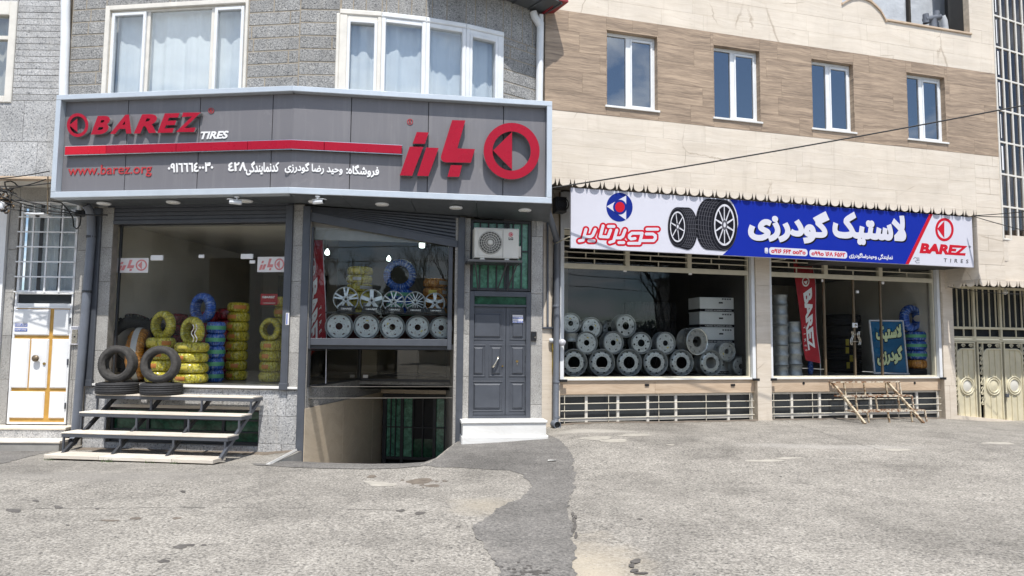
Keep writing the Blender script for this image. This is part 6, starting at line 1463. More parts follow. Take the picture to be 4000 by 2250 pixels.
# chrome door handle pair seen through the yellow ring
hd = thing('door_handle_pair', 'wavy chrome pull handle on the glass in front of the yellow ring', 'handle', G1.M @ T(*G1.at(757, 1300, .18)[:1], .17, G1.at(757, 1300)[1]))
for x in (753, 765):
    P_ = []
    for i in range(13):
        u, z = G1.at(x+5*sin(i/12*2*pi*1.5), 1268+68*i/12, .16); P_.append((u, .16, z))
    part(hd, 'grip', MB().tube(P_, .011, 8), MT['nickel'], G1.M)

# ---- rims
def bolt_ring(mb, r, n, rad, y, a0=.2, seg=8): 
    for k in range(n): a = 2*pi*k/n+a0; mb.cyl((r*cos(a), y, r*sin(a)), rad, .004, seg=seg)
def slot(cx, cz, ang, l, w, n=5):
    P_ = [(l*cos(t)+(w if False else 0), 0) for t in (0,)]; P_ = []
    for sg in (1, -1):
        for i in range(n+1): t = -pi/2+pi*i/n; P_.append((sg*(l/2+w/2*cos(t)), sg*w/2*sin(t)))
    ca, sa = cos(ang), sin(ang); return [(cx+x*ca-y*sa, cz+x*sa+y*ca) for x, y in P_]
def plate(mb, loops, y0, y1): return mb.tri(fill(loops), y0, y1)
# big ten-bolt truck rim
barrel = MB().lathe([(1., .0), (.985, -.03), (.955, -.035), (.94, -.01), (.92, .1), (.87, .16), (.845, .2), (.845, .75), (.9, .85), (.98, .9), (1., .93), (1.01, .9), (.93, .83), (.875, .74), (.875, .22), (.95, .12), (.985, .02)], 48, 'y', closed=True).mesh('barrel', [MT['rim_dull']])
cone = MB().lathe([(.86, .25), (.84, .2), (.8, .12), (.7, .04), (.655, .03), (.655, .05), (.7, .06), (.8, .15), (.85, .27)], 48, 'y', closed=True).mesh('cone', [MT['rim_silver']])
mb = MB(); plate(mb, [circle(0, 0, .66, 48), circle(0, 0, .45, 40)]+[circle(.555*cos(2*pi*k/10+.16), .555*sin(2*pi*k/10+.16), .032, 8) for k in range(10)], .025, .055); hubp = mb.mesh('disc', [MT['rim_silver']])
mb = MB()
for k in range(10):
    a = 2*pi*k/10; P_ = []
    for i in range(10): t = 2*pi*i/10; rr = .765+.05*cos(t); aa = a+.105*sin(t); y = .04+(rr-.7)/.1*.08-.006; P_.append((rr*cos(aa), y, rr*sin(aa)))
    mb.add(P_+[(x*1.0, y+.05, z) for x, y, z in P_], [tuple(range(10))]+[(i, (i+1) % 10, 10+(i+1) % 10, 10+i) for i in range(10)])
handh = mb.mesh('hand_holes', [MT['black']])
BIG = [('barrel', barrel), ('cone', cone), ('disc', hubp), ('hand_holes', handh)]
# six-slot pressed steel rim
bar2 = MB().lathe([(1., .0), (.985, -.03), (.955, -.035), (.94, -.01), (.9, .06), (.865, .1), (.85, .14), (.85, .62), (.93, .75), (1., .82), (1.01, .8), (.95, .72), (.88, .6), (.88, .15), (.95, .07), (.985, .02)], 48, 'y', closed=True).mesh('barrel', [MT['rim_dull']])
mb = MB(); plate(mb, [circle(0, 0, .8, 48), circle(0, 0, .25, 28)]+[circle(.37*cos(2*pi*k/6+.3), .37*sin(2*pi*k/6+.3), .03, 8) for k in range(6)]+[slot(.63*cos(2*pi*k/6), .63*sin(2*pi*k/6), 2*pi*k/6+pi/2, .1, .085) for k in range(6)], .05, .075)
mb.lathe([(.79, .05), (.83, .04), (.86, .1), (.85, .13), (.82, .08), (.79, .075)], 48, 'y', closed=True); disc6 = mb.mesh('disc', [MT['rim_silver']])
lip = MB().lathe([(.42, .05), (.44, .035), (.46, .05)], 40, 'y').mesh('rib', [MT['rim_silver']])
tagw = MB().box(.4, .55, .03, .048, .12, .3).mesh('tag', [MT['label_grey']]); tagy = MB().box(-.12, .05, .03, .048, .4, .5).mesh('tag', [MT['label_yellow']])
SIX = [('barrel', bar2), ('disc', disc6), ('rib', lip), ('tag', tagw), ('tag', tagy)]
# five round-hole rim, deep (black holes)
mb = MB(); plate(mb, [circle(0, 0, .78, 48), circle(0, 0, .33, 28)]+[circle(.46*cos(2*pi*k/6+.3), .46*sin(2*pi*k/6+.3), .045, 8) for k in range(6)]+[circle(.66*cos(2*pi*k/6), .66*sin(2*pi*k/6), .095, 12) for k in range(6)], .03, .06)
mb.lathe([(.77, .03), (.83, .06), (.86, .14), (.84, .14), (.77, .06)], 48, 'y', closed=True); disc5 = mb.mesh('disc', [MT['rim_silver']])
HOLE6 = [('barrel', bar2), ('disc', disc5), ('tag', tagw)]
# chrome rim
barC = MB().lathe([(1., .0), (.985, -.03), (.95, -.035), (.93, .0), (.9, .05), (.87, .06), (.87, 1.05), (.95, 1.15), (1., 1.2), (1.01, 1.18), (.95, 1.1), (.92, 1.03), (.92, .12), (.97, .08)], 48, 'y', closed=True).mesh('barrel', [MT['rim_chrome']])
mb = MB(); plate(mb, [circle(0, 0, .88, 48), circle(0, 0, .4, 32)]+[circle(.52*cos(2*pi*k/10), .52*sin(2*pi*k/10), .03, 8) for k in range(10)]+[circle(.74*cos(2*pi*k/10+.3), .74*sin(2*pi*k/10+.3), .06, 10) for k in range(10)], .0, .04); discC = mb.mesh('disc', [MT['rim_chrome']])
CHR = [('barrel', barC), ('disc', discC)]
# alloy wheels
bara = MB().lathe([(1., .0), (.985, -.02), (.955, -.02), (.93, .03), (.9, .1), (.9, .55), (.98, .65), (1.01, .62), (.95, .5), (.95, .12), (.985, .03)], 44, 'y', closed=True).mesh('barrel', [MT['rim_silver']])
def spoke(a, r0, r1, w0, w1, y0=-.01, y1=.06, bend=0.):
    P_ = [(r0, -w0/2), (r1, -w1/2), (r1, w1/2), (r0, w0/2)]; mb = MB(); vs = []
    for yy in (0, .07):
        for i, (r, o) in enumerate(P_): aa = a+(bend if r == r1 else 0); vs.append((r*cos(aa)-o*sin(aa), yy+(.02 if i in (1, 2) else -.02)+(0 if yy else .0), r*sin(aa)+o*cos(aa)))
    return mb.add(vs, [(0,1,2,3),(7,6,5,4),(0,4,5,1),(1,5,6,2),(2,6,7,3),(3,7,4,0)])
def alloy(kind):
    out = [('barrel', bara)]
    hub = MB().lathe([(.3, .05), (.28, -.02), (.13, -.03), (.12, .01), (.001, .015)], 28, 'y')
    hm = hub.mesh('hub', [MT['rim_silver']]); bo = MB(); bolt_ring(bo, .2, 5 if kind != 'five' else 4, .035, -.032); bo.cyl((0, -.034, 0), .1, .01, seg=16); bm_ = bo.mesh('bolts', [MT['black_satin']])
    out += [('hub', hm), ('bolts', bm_)]
    for k in range(5):
        a = 2*pi*k/5+pi/2
        if kind == 'double': sp = [(a-.16, .25, .95, .14, .13, -.02), (a+.16, .25, .95, .14, .13, .02)]
        elif kind == 'five': sp = [(a, .2, .96, .3, .34, 0)]
        elif kind == 'split': sp = [(a-.1, .22, .95, .12, .1, -.16), (a+.1, .22, .95, .12, .1, .16)]
        elif kind == 'cross': sp = [(a, .24, .95, .07, .06, -.28), (a, .24, .95, .07, .06, .28), (a+.63, .24, .95, .06, .05, 0.)]
        else: sp = [(a-.12, .25, .95, .16, .12, 0), (a+.12, .25, .95, .16, .12, 0)]
        for s_ in sp: out.append(('spoke', spoke(*s_[:5], bend=s_[5]).mesh('spoke', [MT['rim_silver']])))
    return out
k3 = lambda x, y: (1150+x/2.414, 800+y/2.414)
dsp = .34
al = [('double', 485, 890, 118, 'leftmost alloy wheel in the display window, ten paired spokes'), ('five', 728, 903, 109, 'second alloy wheel from the left, five broad single spokes'), ('split', 935, 914, 104, 'middle alloy wheel in the display row, split spokes'), ('cross', 1140, 918, 101, 'fourth alloy wheel from the left, fine crossing spokes'), ('pair', 1325, 925, 98, 'rightmost alloy wheel in the display window, thick paired spokes')]
shelf_z = G2.at(*k3(925, 1018), dsp)[1]
solo('display_shelf', 'dark shelf carrying the alloy wheels in the display window', 'shelf', MB().box(G2.at(*k3(300, 1020), dsp)[0], w2[1]-.08, dsp-.12, dsp+.3, shelf_z-.03, shelf_z-.002), MT['black_satin'], G2.M, (G2.at(*k3(300, 1020), dsp)[0], dsp, shelf_z))
solo('backdrop_cloth', 'dark red cloth hung behind the grey steel rims', 'cloth', curtain(G2.at(*k3(200, 1020), .62)[0], w2[1]-.02, .64, 1.72, shelf_z-.035, .006), MT['cloth_maroon'], G2.M, (2, .64, 1.72))
for i, (k, x, y, R_, lab) in enumerate(al):
    wheel('alloy_wheel', lab, 'wheel', 'alloy wheels in the display window', G2, *k3(x, y), dsp, R_/2.414, alloy(k), .1, -.05)
    a, b = ((405, 575), (635, 815), (850, 1035), (1055, 1230), (1240, 1425))[i]
    d = dsp-.16; p = [G2.at(*k3(xx, yy), d) for xx, yy in ((a-5, 1018), (b+2, 1018), (b-12, 955+i*6), (a+20, 948+i*6))]; zb4 = shelf_z+.002
    n5 = ['leftmost', 'second', 'middle', 'fourth', 'rightmost'][i]
    t_ = thing('wheel_stand', 'black lettered stand in front of the %s alloy wheel' % n5, 'stand', G2.M @ T(p[0][0], d, zb4), 'alloy wheel stands'); P_ = [(p[0][0], zb4), (p[1][0], zb4), (p[2][0], p[2][1]), (p[3][0], p[3][1])]
    part(t_, 'body', MB().prism(P_, d, d+.1), MT['black_satin'], G2.M)
    u0_, u1_ = p[0][0], p[1][0]; h_ = p[2][1]-zb4; q = (u0_+(u1_-u0_)*.32, u0_+(u1_-u0_)*.8, zb4+h_*.38, zb4+h_*.66); lettering(t_, G2, q, d-.003, 'BAREZ', 'letter_white', .03, .22, th=.002)
    lettering(t_, G2, (q[1]-(q[1]-q[0])*.38, q[1], zb4+h_*.14, zb4+h_*.26), d-.003, 'TIRES', 'label_grey', .0, .2, 1.3, th=.002)
    cu_, cz_, rr_ = q[0]-(q[3]-q[2])*.7, (q[2]+q[3])/2, (q[3]-q[2])*.55; mb = MB(); mb.tri(fill([circle(cu_, cz_, rr_, 16), circle(cu_, cz_, rr_*.7, 16)]), d-.003, d-.001); part(t_, 'logo', mb, MT['letter_white'], G2.M)
ord5 = ['leftmost', 'second', 'middle', 'fourth', 'rightmost']
for i, (x, y, R_) in enumerate(((421, 1145, 131), (680, 1147, 123), (925, 1152, 118), (1163, 1155, 115), (1385, 1160, 108))):
    parts = [q for j, q in enumerate(SIX) if not (i == 0 and q[0] == 'tag')]
    wheel('steel_rim', '%s grey slotted steel rim in the row below the alloy wheels' % ord5[i], 'rim', 'steel rims under the alloy wheels', G2, *k3(x, y), .34, R_/2.414, parts, .06, 0, [0, .2, -.9, 2.4, 3.5][i])
# lamps in the display window
for x, y, s_, k, lab in ((310, 447, .62, 0, 'lit white bulb at the upper left of the display window'), (890, 507, .55, 0, 'lit white bulb over the blue tyre in the display window'), (1203, 378, 1, 1, 'lit round ceiling lamp just under the slanted shutter')):
    d = 1.6; u, z = G2.at(*k3(x, y), d); t_ = thing('lamp', lab, 'lamp', G2.M @ T(u, d, z))
    if k == 0:
        part(t_, 'bulb', MB().lathe([(.001, -.09*s_), (.05*s_, -.085*s_), (.075*s_, -.04*s_), (.07*s_, .02*s_), (.035*s_, .075*s_), (.03*s_, .1*s_)], 16, 'z'), MT['lamp_white']); part(t_, 'cord', MB().tube([(0, 0, .1*s_), (0, 0, 3.92-z)], .005, 5), MT['black_satin'])
    else: part(t_, 'shade', MB().lathe([(.001, -.06), (.045, -.055), (.055, -.035), (.055, .04)], 20, 'z'), MT['lamp_white']); part(t_, 'stem', MB().tube([(0, 0, .06), (0, 0, 3.92-z)], .012, 6), MT['pvc_white'])
# stacks behind
zpl = 1.717
stack(G2, 1403, 1.0, 50, 1120, zpl, 9, 0, 'gold', 'the stack behind the leftmost alloy wheel', 'gold', 'label_grey', G2.at(1403, 1043, 1.)[1], group='gold wrapped tyres', seed=11)
zq = stack(G2, 1562, 1.1, 50, 1150, zpl, 5, 0, 'blue', 'the stack behind the alloy wheels', 'blue', 'band', G2.at(1562, 1131, 1.1)[1], group='blue wrapped tyres', seed=12)
wheel('wrapped_tyre', 'blue wrapped tyre standing above the alloy wheels', 'tyre', 'blue wrapped tyres', G2, 1562, 1075, 1.1, 64, [('wrapping', WRAP['blue'])], .0, 0)
stack(G2, 1700, 1.0, 48, 1120, zpl, 7, 0, 'orange', 'the stack at the right of the display window', 'orange', 'label_grey', G2.at(1700, 1089, 1.)[1], group='orange wrapped tyres', seed=13)
# feather flag in the display window
def flag(lab, fr, d, left_, right_, texts, grp='red feather flags'):
    """left/right edge pixel lists from top to bottom"""
    A = [fr.at(x, y, d) for x, y in left_]; B = [fr.at(x, y, d) for x, y in right_]
    def ip(L, t):
        k = min(int(t*(len(L)-1)), len(L)-2); f = t*(len(L)-1)-k; return L[k][0]+(L[k+1][0]-L[k][0])*f, L[k][1]+(L[k+1][1]-L[k][1])*f
    wv = lambda s_, t: .025*sin(t*9+s_*2)
    def pt(s_, t): a, b = ip(A, t), ip(B, t); return (a[0]+(b[0]-a[0])*s_, d+wv(s_, t), a[1]+(b[1]-a[1])*s_)
    t_ = thing('feather_flag', lab, 'flag', fr.M @ T(A[-1][0], d, A[-1][1]), grp); mb = MB(); mb.smooth = True; n, m_ = 30, 5
    vs = [pt(j/m_, i/n) for i in range(n+1) for j in range(m_+1)]; mb.add(vs, [(i*(m_+1)+j, i*(m_+1)+j+1, (i+1)*(m_+1)+j+1, (i+1)*(m_+1)+j) for i in range(n) for j in range(m_)])
    mb.add([(x, y+.006, z) for x, y, z in vs], [((i+1)*(m_+1)+j, (i+1)*(m_+1)+j+1, i*(m_+1)+j+1, i*(m_+1)+j) for i in range(n) for j in range(m_)]); part(t_, 'cloth', mb, MT['cloth_red'], fr.M)
    for tx, s0, s1_, t0, t1, bold, sh_, sp in texts:
        mb = MB()
        if tx == 'O':
            N = 28; loops = [[(.5+.5*k_*cos(2*pi*i/N), .5+.5*k_*sin(2*pi*i/N)) for i in range(N)] for k_ in (1, .74)]; g_ = fill(loops); g2 = fill([[(.5, .18), (.2, .55), (.8, .55)]])
            for gg in (g_, g2): P_ = [pt(s0+(s1_-s0)*p[0], t1+(t0-t1)*p[1]) for p in gg[0]]; mb.add([(x, y-.008, z) for x, y, z in P_], gg[1])
        else:
            (g_, asp) = text2d(tx, bold, sh_, sp); P_ = [pt(s0+(s1_-s0)*p[1], t0+(t1-t0)*p[0]) for p in g_[0]]; mb.add([(x, y-.008, z) for x, y, z in P_], g_[1])
        part(t_, 'lettering', mb, MT['letter_white'], fr.M)
    P_ = [pt(1.02, i/20) for i in range(21)]; e_ = P_[-1]; part(t_, 'pole', MB().tube([(x, y+.01, z) for x, y, z in P_]+[(e_[0]+.01, d, max(e_[2]-.9, 1.0))], .009, 6), MT['print_silver'], fr.M)
    return t_
flag('red feather flag with white letters at the left of the display window', G2, .45, [k3(170, 140), k3(165, 500), k3(152, 900), k3(140, 1200), k3(140, 1440)], [k3(262, 185), k3(272, 500), k3(284, 800), k3(292, 1000), k3(300, 1250)],
     [('O', .0, .34, .25, .36, 0, 0, 1), ('BAREZ', .0, .5, .38, .98, .05, -.2, 1), ('TIRES', .6, .74, .63, .97, .0, 0, 2.2)])

# ================================================================== RIGHT SHOPS: GOODS
k7 = lambda x, y: (2150+x/2.1306, 1000+y/2.1306)
zF = 1.075; gR = 'steel truck rims in the right-hand window'
ordb = ['leftmost', 'second', 'third', 'fourth', 'fifth', 'sixth']
for i, (x, y, R_) in enumerate(((198, 888, 117), (430, 888, 116), (657, 888, 115), (877, 888, 114), (1093, 888, 112), (1338, 890, 110))):
    u, _ = RS.at(*k7(x, y), .42); Rm = R_*RS.mpp(*k7(x, y), .42)/2.1306*.985
    t_ = thing('truck_rim', '%s large ten-bolt truck rim in the bottom row' % ordb[i], 'rim', RS.M @ T(u, .42, zF+Rm) @ Rz(radians(-4+i*.8)) @ Ry(i*.7) @ Sc(Rm), gR)
    for nm, me in BIG: part(t_, nm, me)
    if i in (1, 3): part(t_, 'tag', MB().box(-.08, .1, .0, .02, .5, .62), MT['label_grey'])
row2 = [(303, 722, 97, SIX, 'slotted steel rim resting between the first two large rims'), (525, 722, 96, SIX, 'slotted steel rim resting between the second and third large rims'), (757, 724, 92, HOLE6, 'round-holed steel rim resting between the third and fourth large rims'), (960, 725, 94, SIX, 'slotted steel rim resting between the fourth and fifth large rims'), (1222, 712, 113, CHR, 'shiny chrome rim resting on the fifth and sixth large rims'), (1470, 795, 86, SIX, 'slotted steel rim leaning above the last small rim')]
for i, (x, y, R_, P_, lab) in enumerate(row2): wheel('truck_rim', lab, 'rim', gR, RS, *k7(x, y), .44, R_/2.1306, P_, radians((-3, 4, -6, 2, 9, 5)[i]), 0, i*.8+.3)
row3 = [(170, 560, 88, SIX, 'slotted steel rim on a stack at the left edge of the window'), (342, 600, 92, SIX, 'slotted steel rim with a red hub gap in the third row'), (630, 582, 98, HOLE6, 'topmost round-holed steel rim of the pile'), (497, 612, 75, HOLE6, 'dark steel rim half hidden behind the topmost rim')]
for i, (x, y, R_, P_, lab) in enumerate(row3): wheel('truck_rim', lab, 'rim', gR, RS, *k7(x, y), .5+(.35 if i == 3 else 0), R_/2.1306, P_, radians((-8, -2, 6, 12)[i]), 0, i*1.1)
wheel('truck_rim', 'smallest slotted steel rim at the right end of the bottom row', 'rim', gR, RS, *k7(1590, 918), .42, 86/2.1306, SIX, radians(4), 0, .9)
t_ = wheel('truck_rim', 'steel rim lying flat under the left edge rim', 'rim', gR, RS, *k7(160, 645), .55, 72/2.1306, [('barrel', barrel)], 0, -pi/2)
# cartons
def carton(lab, u0, u1, d0, d1, z0, z1, yaw=0., letter=True, grp='white cartons'):
    M_ = RS.M @ T((u0+u1)/2, (d0+d1)/2, z0) @ Rz(yaw); w_, dp, h_ = (u1-u0)/2, (d1-d0)/2, z1-z0; t_ = thing('carton', lab, 'box', M_, grp)
    part(t_, 'body', MB().box(-w_, w_, -dp, dp, 0, h_-.002, .006), MT['carton'])
    part(t_, 'band', MB().box(-w_+.002, w_-.09, -dp-.002, -dp+.002, h_*.06, h_*.25), MT['print_black'])
    part(t_, 'band', MB().box(-w_-.002, -w_+.002, -dp, dp, h_*.06, h_*.25), MT['print_black'])
    mb = MB(); mb.tri(fill([circle(w_-.09, h_*.3, .085, 24), circle(w_-.09, h_*.3, .04, 16)]), -dp-.005, -dp-.003); part(t_, 'wheel_print', mb, MT['print_black'])
    mb = MB(); mb.tri(fill([circle(w_-.09, h_*.3, .075, 10), circle(w_-.09, h_*.3, .06, 10)]), -dp-.007, -dp-.0055); part(t_, 'wheel_print', mb, MT['carton'])
    part(t_, 'hand_hole', MB().box(-.06, .04, -dp-.003, -dp+.001, h_*.6, h_*.7), MT['black'])
    mb = MB()
    for k in range(4): mb.add([], []); mb.box(.0+k*.06+.02, .04+k*.06+.02, -dp-.003, -dp, h_*.85, h_*.94)
    part(t_, 'pictograms', mb, MT['print_grey'])
    lettering_ = MB(); put_text(lettering_, (-w_*.75, w_*.5, h_*.1, h_*.2), -dp-.0045, -dp-.003, 'FORGED ALUMINIUM WHEEL', .0); part(t_, 'lettering', lettering_, MT['carton'])
u0, u1 = RS.at(*k7(1255, 600), .8)[0], RS.at(*k7(1590, 600), .8)[0]; z0 = zF; zt_ = RS.at(*k7(1400, 345), .8)[1]; hc = (zt_-z0)/5
nmc = ['bottom carton of the white stack beside the rims', 'second lowest white carton of the stack beside the rims', 'middle white carton of the stack beside the rims', 'second highest white carton of the stack beside the rims', 'top white carton of the stack beside the rims']
for i in range(5): carton(nmc[i], u0+.012*(i % 2), u1+.012*(i % 2), .75, 1.35, z0+hc*i, z0+hc*(i+1)-.002, .02*(-1)**i-.12)
for i in range(4): carton(['lowest', 'second lowest', 'second highest', 'highest'][i]+' carton of the half hidden stack at the window edge', u1+.05, u1+.6, 1.1, 1.7, z0+hc*i, z0+hc*(i+1)-.002, .0)
# dark tractor tyres stacked behind
for j, (x, n) in enumerate(((720, 4), (930, 4))):
    u, _ = RS.at(*k7(x, 600), 2.2); R_ = 135*RS.mpp(*k7(x, 600), 2.2)/2.1306; zt_ = RS.at(*k7(x, 390), 2.2)[1]; h = (zt_-zF)/n
    for i in range(n):
        t_ = thing('tractor_tyre', '%s dark lugged tyre in the %s stack behind the rims' % (['bottom', 'second lowest', 'second highest', 'top'][i], 'left' if j == 0 else 'right'), 'tyre', RS.M @ T(u, 2.2+.1*j, zF+h*(i+.5)) @ Rz(i*.4) @ FLAT @ Matrix.Diagonal((R_, h/.64, R_, 1)), 'dark tyres in the right-hand shop'); part(t_, 'casing', LUG)
# second shop
k8 = lambda x, y: (2950+x/2.131, 1000+y/2.131)
for x, ztop, n, d, w_, lab in ((212, 328, 8, .5, 58, 'tall stack at the left of the doors'), (322, 545, 5, .55, 62, 'shorter stack beside the red flag')):
    u, _ = RS.at(*k8(x, 800), d); R_ = w_*RS.mpp(*k8(x, 800), d)/2.131*1.12; zt_ = RS.at(*k8(x, ztop), d)[1]; h = (zt_-zF)/n
    for i in range(n):
        t_ = thing('truck_rim', '%s flat silver rim of the %s' % (['lowest', 'second-lowest', 'third', 'fourth', 'fifth', 'sixth', 'seventh'][i] if i < n-1 else 'topmost', lab), 'rim', RS.M @ T(u, d, zF+h*i+(h if i % 2 else 0)) @ (Rx(pi/2) if i % 2 == 0 else Rx(-pi/2)) @ Matrix.Diagonal((R_, h/.96, R_, 1)), 'rims stacked flat in the far shop')
        part(t_, 'barrel', barrel); part(t_, 'cone', cone)
flag('red feather flag with white letters beside the glass doors of the far shop', RS, .35, [k8(318, 20), k8(345, 250), k8(368, 500), k8(398, 720), k8(425, 868)], [k8(470, 20), k8(492, 200), k8(504, 450), k8(522, 700), k8(536, 892)],
     [('O', .32, .7, .19, .28, 0, 0, 1), ('BAREZ', .3, .78, .3, .86, .05, -.2, 1), ('TIRES', .1, .24, .6, .87, .0, 0, 2.2)])
stack(RS, k8(1342, 0)[0], .6, 93/2.131, k8(0, 780)[1], RS.at(*k8(1342, 862), .6)[1], 3, 0, 'blue', 'the far shop stack with green bands', 'blue', 'band', RS.at(*k8(1342, 628), .6)[1], group='blue wrapped tyres', seed=21)
zo = RS.at(*k8(1342, 936), .6)[1]; stack(RS, k8(1350, 0)[0], .6, 92/2.131, k8(0, 900)[1], zo, 1, 0, 'orange', 'the far shop under the blue ones', 'orange', None, RS.at(*k8(1342, 862), .6)[1], group='orange wrapped tyres', seed=22)
u, _ = RS.at(*k8(1345, 960), .6); R_ = 88*RS.mpp(*k8(1345, 960), .6)/2.131; t_ = thing('tyre', 'plain black tyre at the bottom of the far shop stack', 'tyre', RS.M @ T(u, .6, (zo+zF)/2) @ FLAT @ Matrix.Diagonal((R_, (zo-zF)/.64, R_, 1))); part(t_, 'casing', TYC)
wheel('wrapped_tyre', 'blue wrapped tyre standing upright on the far shop stack', 'tyre', 'blue wrapped tyres', RS, *k8(1295, 518), .6, 113/2.131, [('wrapping', WRAP['blue'])], .12, 0)
wheel('wrapped_tyre', 'blue wrapped tyre low behind the red flag in the far shop', 'tyre', 'blue wrapped tyres', RS, *k8(460, 930), .9, 60/2.131, [('wrapping', WRAP['blue'])], .8, 0)
# poster stand
ps = thing('poster_stand', 'blue stand-up poster with yellow lettering inside the far shop', 'poster', RS.M @ T(RS.at(*k8(1110, 980), .45)[0], .45, zF)); c4 = [RS.at(*k8(x, y), .45) for x, y in ((960, 545), (1222, 548), (1262, 972), (1003, 968))]
def pm(p): x, z = p; a = [c4[0][i]*(1-x)+c4[1][i]*x for i in (0, 1)]; b = [c4[3][i]*(1-x)+c4[2][i]*x for i in (0, 1)]; return (b[0]*(1-z)+a[0]*z, b[1]*(1-z)+a[1]*z)
mb = MB(); mb.tri(fill([[(0, 0), (1, 0), (1, 1), (0, 1)]]), .45, .47, pm); part(ps, 'sheet', mb, MT['poster_blue'], RS.M)
mb = MB()
for a, b in (((-.03, -.02), (-.03, 1.02)), ((1.03, -.02), (1.03, 1.02)), ((-.03, 1.02), (1.03, 1.02)), ((-.06, -.02), (1.08, -.02))): A, B = pm(a), pm(b); mb.bar((A[0], .455, A[1]), (B[0], .455, B[1]), .03, .03)
part(ps, 'frame', mb, MT['print_silver'], RS.M)
for tx, (x0, x1, z0, z1) in ((fa('لاستیک'), (.1, .96, .56, .92)), (fa('گودرزی'), (.06, .94, .1, .5))):
    for bo, mt_, dy in ((.12, 'print_black', .004), (.06, 'poster_letter', .008)):
        (g_, asp) = text2d(tx, bo, .1); e_ = .0 if bo > .1 else .02; mb = MB(); mb.tri(g_, .45-dy, .4515-dy, lambda p: pm((x0+e_+(x1-x0-2*e_)*p[0], z0+e_+(z1-z0-2*e_)*p[1]+.06*p[0]))); part(ps, 'lettering', mb, MT[mt_], RS.M)
# door furniture of the far shop
hd = thing('door_handle_pair', 'pair of wavy chrome pull handles on the glass doors of the far shop', 'handle', RS.M @ T(*RS.at(*k8(842, 680), 0)[:1], .02, 1.9))
for x, s_ in ((800, 1), (872, -1)):
    for o in (0, 12):
        P_ = []
        for i in range(11): u, z = RS.at(*k8(x+o*s_+8*s_*sin(i/10*2*pi), 628+112*i/10), .0); P_.append((u, .0, z))
        part(hd, 'grip', MB().tube(P_, .011, 6), MT['nickel'], RS.M)
for z in (650, 712): A, B = RS.at(*k8(806, z), .03), RS.at(*k8(870, z), .03); part(hd, 'crossbar', MB().tube([(A[0], .02, A[1]), (B[0], .02, B[1])], .008, 6), MT['nickel'], RS.M)
u, z = RS.at(*k8(835, 576), .02); lk = thing('door_lock', 'round white lock where the glass doors of the far shop meet', 'lock', RS.M @ T(u, .02, z)); part(lk, 'plate', MB().box(-.07, .07, 0, .02, -.055, .055, .015), MT['pvc_white']); part(lk, 'cylinder', MB().cyl((0, -.012, 0), .025, .015), MT['nickel'])
for i, (x, y) in enumerate(((768, 718), (768, 785), (802, 852), (775, 910))):
    u, z = RS.at(*k8(x, y), 1.6); solo('price_tag', ['top', 'second', 'third', 'lowest'][i]+' yellow tag in the dim row behind the glass doors', 'tag', MB().box(u-.05, u+.05, 1.6, 1.605, z-.08, z+.08), MT['label_yellow'], RS.M, (u, 1.6, z), 'yellow tags behind the glass doors')
for i in range(5):
    u, _ = RS.at(*k8(760, 800), 1.9); R_ = .4; z = zF+.3*(i+.5); t_ = thing('tyre', '%s black tyre in the dim stack behind the yellow tags' % ['bottom', 'second lowest', 'middle', 'second highest', 'top'][i], 'tyre', RS.M @ T(u, 2.05, z) @ FLAT @ Matrix.Diagonal((.46, .3/.64, .46, 1)), 'dark tyres in the far shop'); part(t_, 'casing', TYC)
# rusty steps
rs_ = thing('rusty_steps', 'rusty cream steel step frame without treads before the far shop', 'steps', RS.M @ T(7, -.6, .12))
RT = [(-.1, (640, 1047), (1200, 1050)), (-.42, (735, 1166), (1303, 1168)), (-.74, (830, 1292), (1412, 1290))]; uu = []; zz_l = []
for d, a, b in RT: A, B = RS.at(*k8(*a), d), RS.at(*k8(*b), d); uu.append((A[0], B[0])); zz_l.append((A[1]+B[1])/2)
for i, (d, a, b) in enumerate(RT):
    a_, b_ = uu[i]; z = zz_l[i]
    part(rs_, 'tread_frame', MB().bar((a_, d, z), (b_, d, z), .032).bar((a_, d+.28, z+.0), (b_, d+.28, z), .03).bar((a_, d, z), (a_, d+.28, z), .03).bar((b_, d, z), (b_, d+.28, z), .03), MT['rusty_paint'], RS.M)
    for f in (.17, .46, .79, 1.):
        u = a_+(b_-a_)*f; zn = zz_l[i+1] if i < 2 else zg(*RS.w(u, d, 0).xy)-.01; part(rs_, 'post', MB().bar((u, d, z), (u+.02, d-.02, zn), .03), MT['rusty_paint'] if f == 1 else MT['worn_steel'], RS.M)
for x0, x1 in ((640, 916), (1102, 1402)):
    a, b = RS.at(*k8(x0, 1052), -.05), RS.at(*k8(x1, 1392), -1.0); part(rs_, 'stringer', MB().bar((a[0], -.05, a[1]), (b[0], -1.0, zg(*RS.w(b[0], -1., 0).xy)+.0), .05, .05), MT['worn_steel'], RS.M)

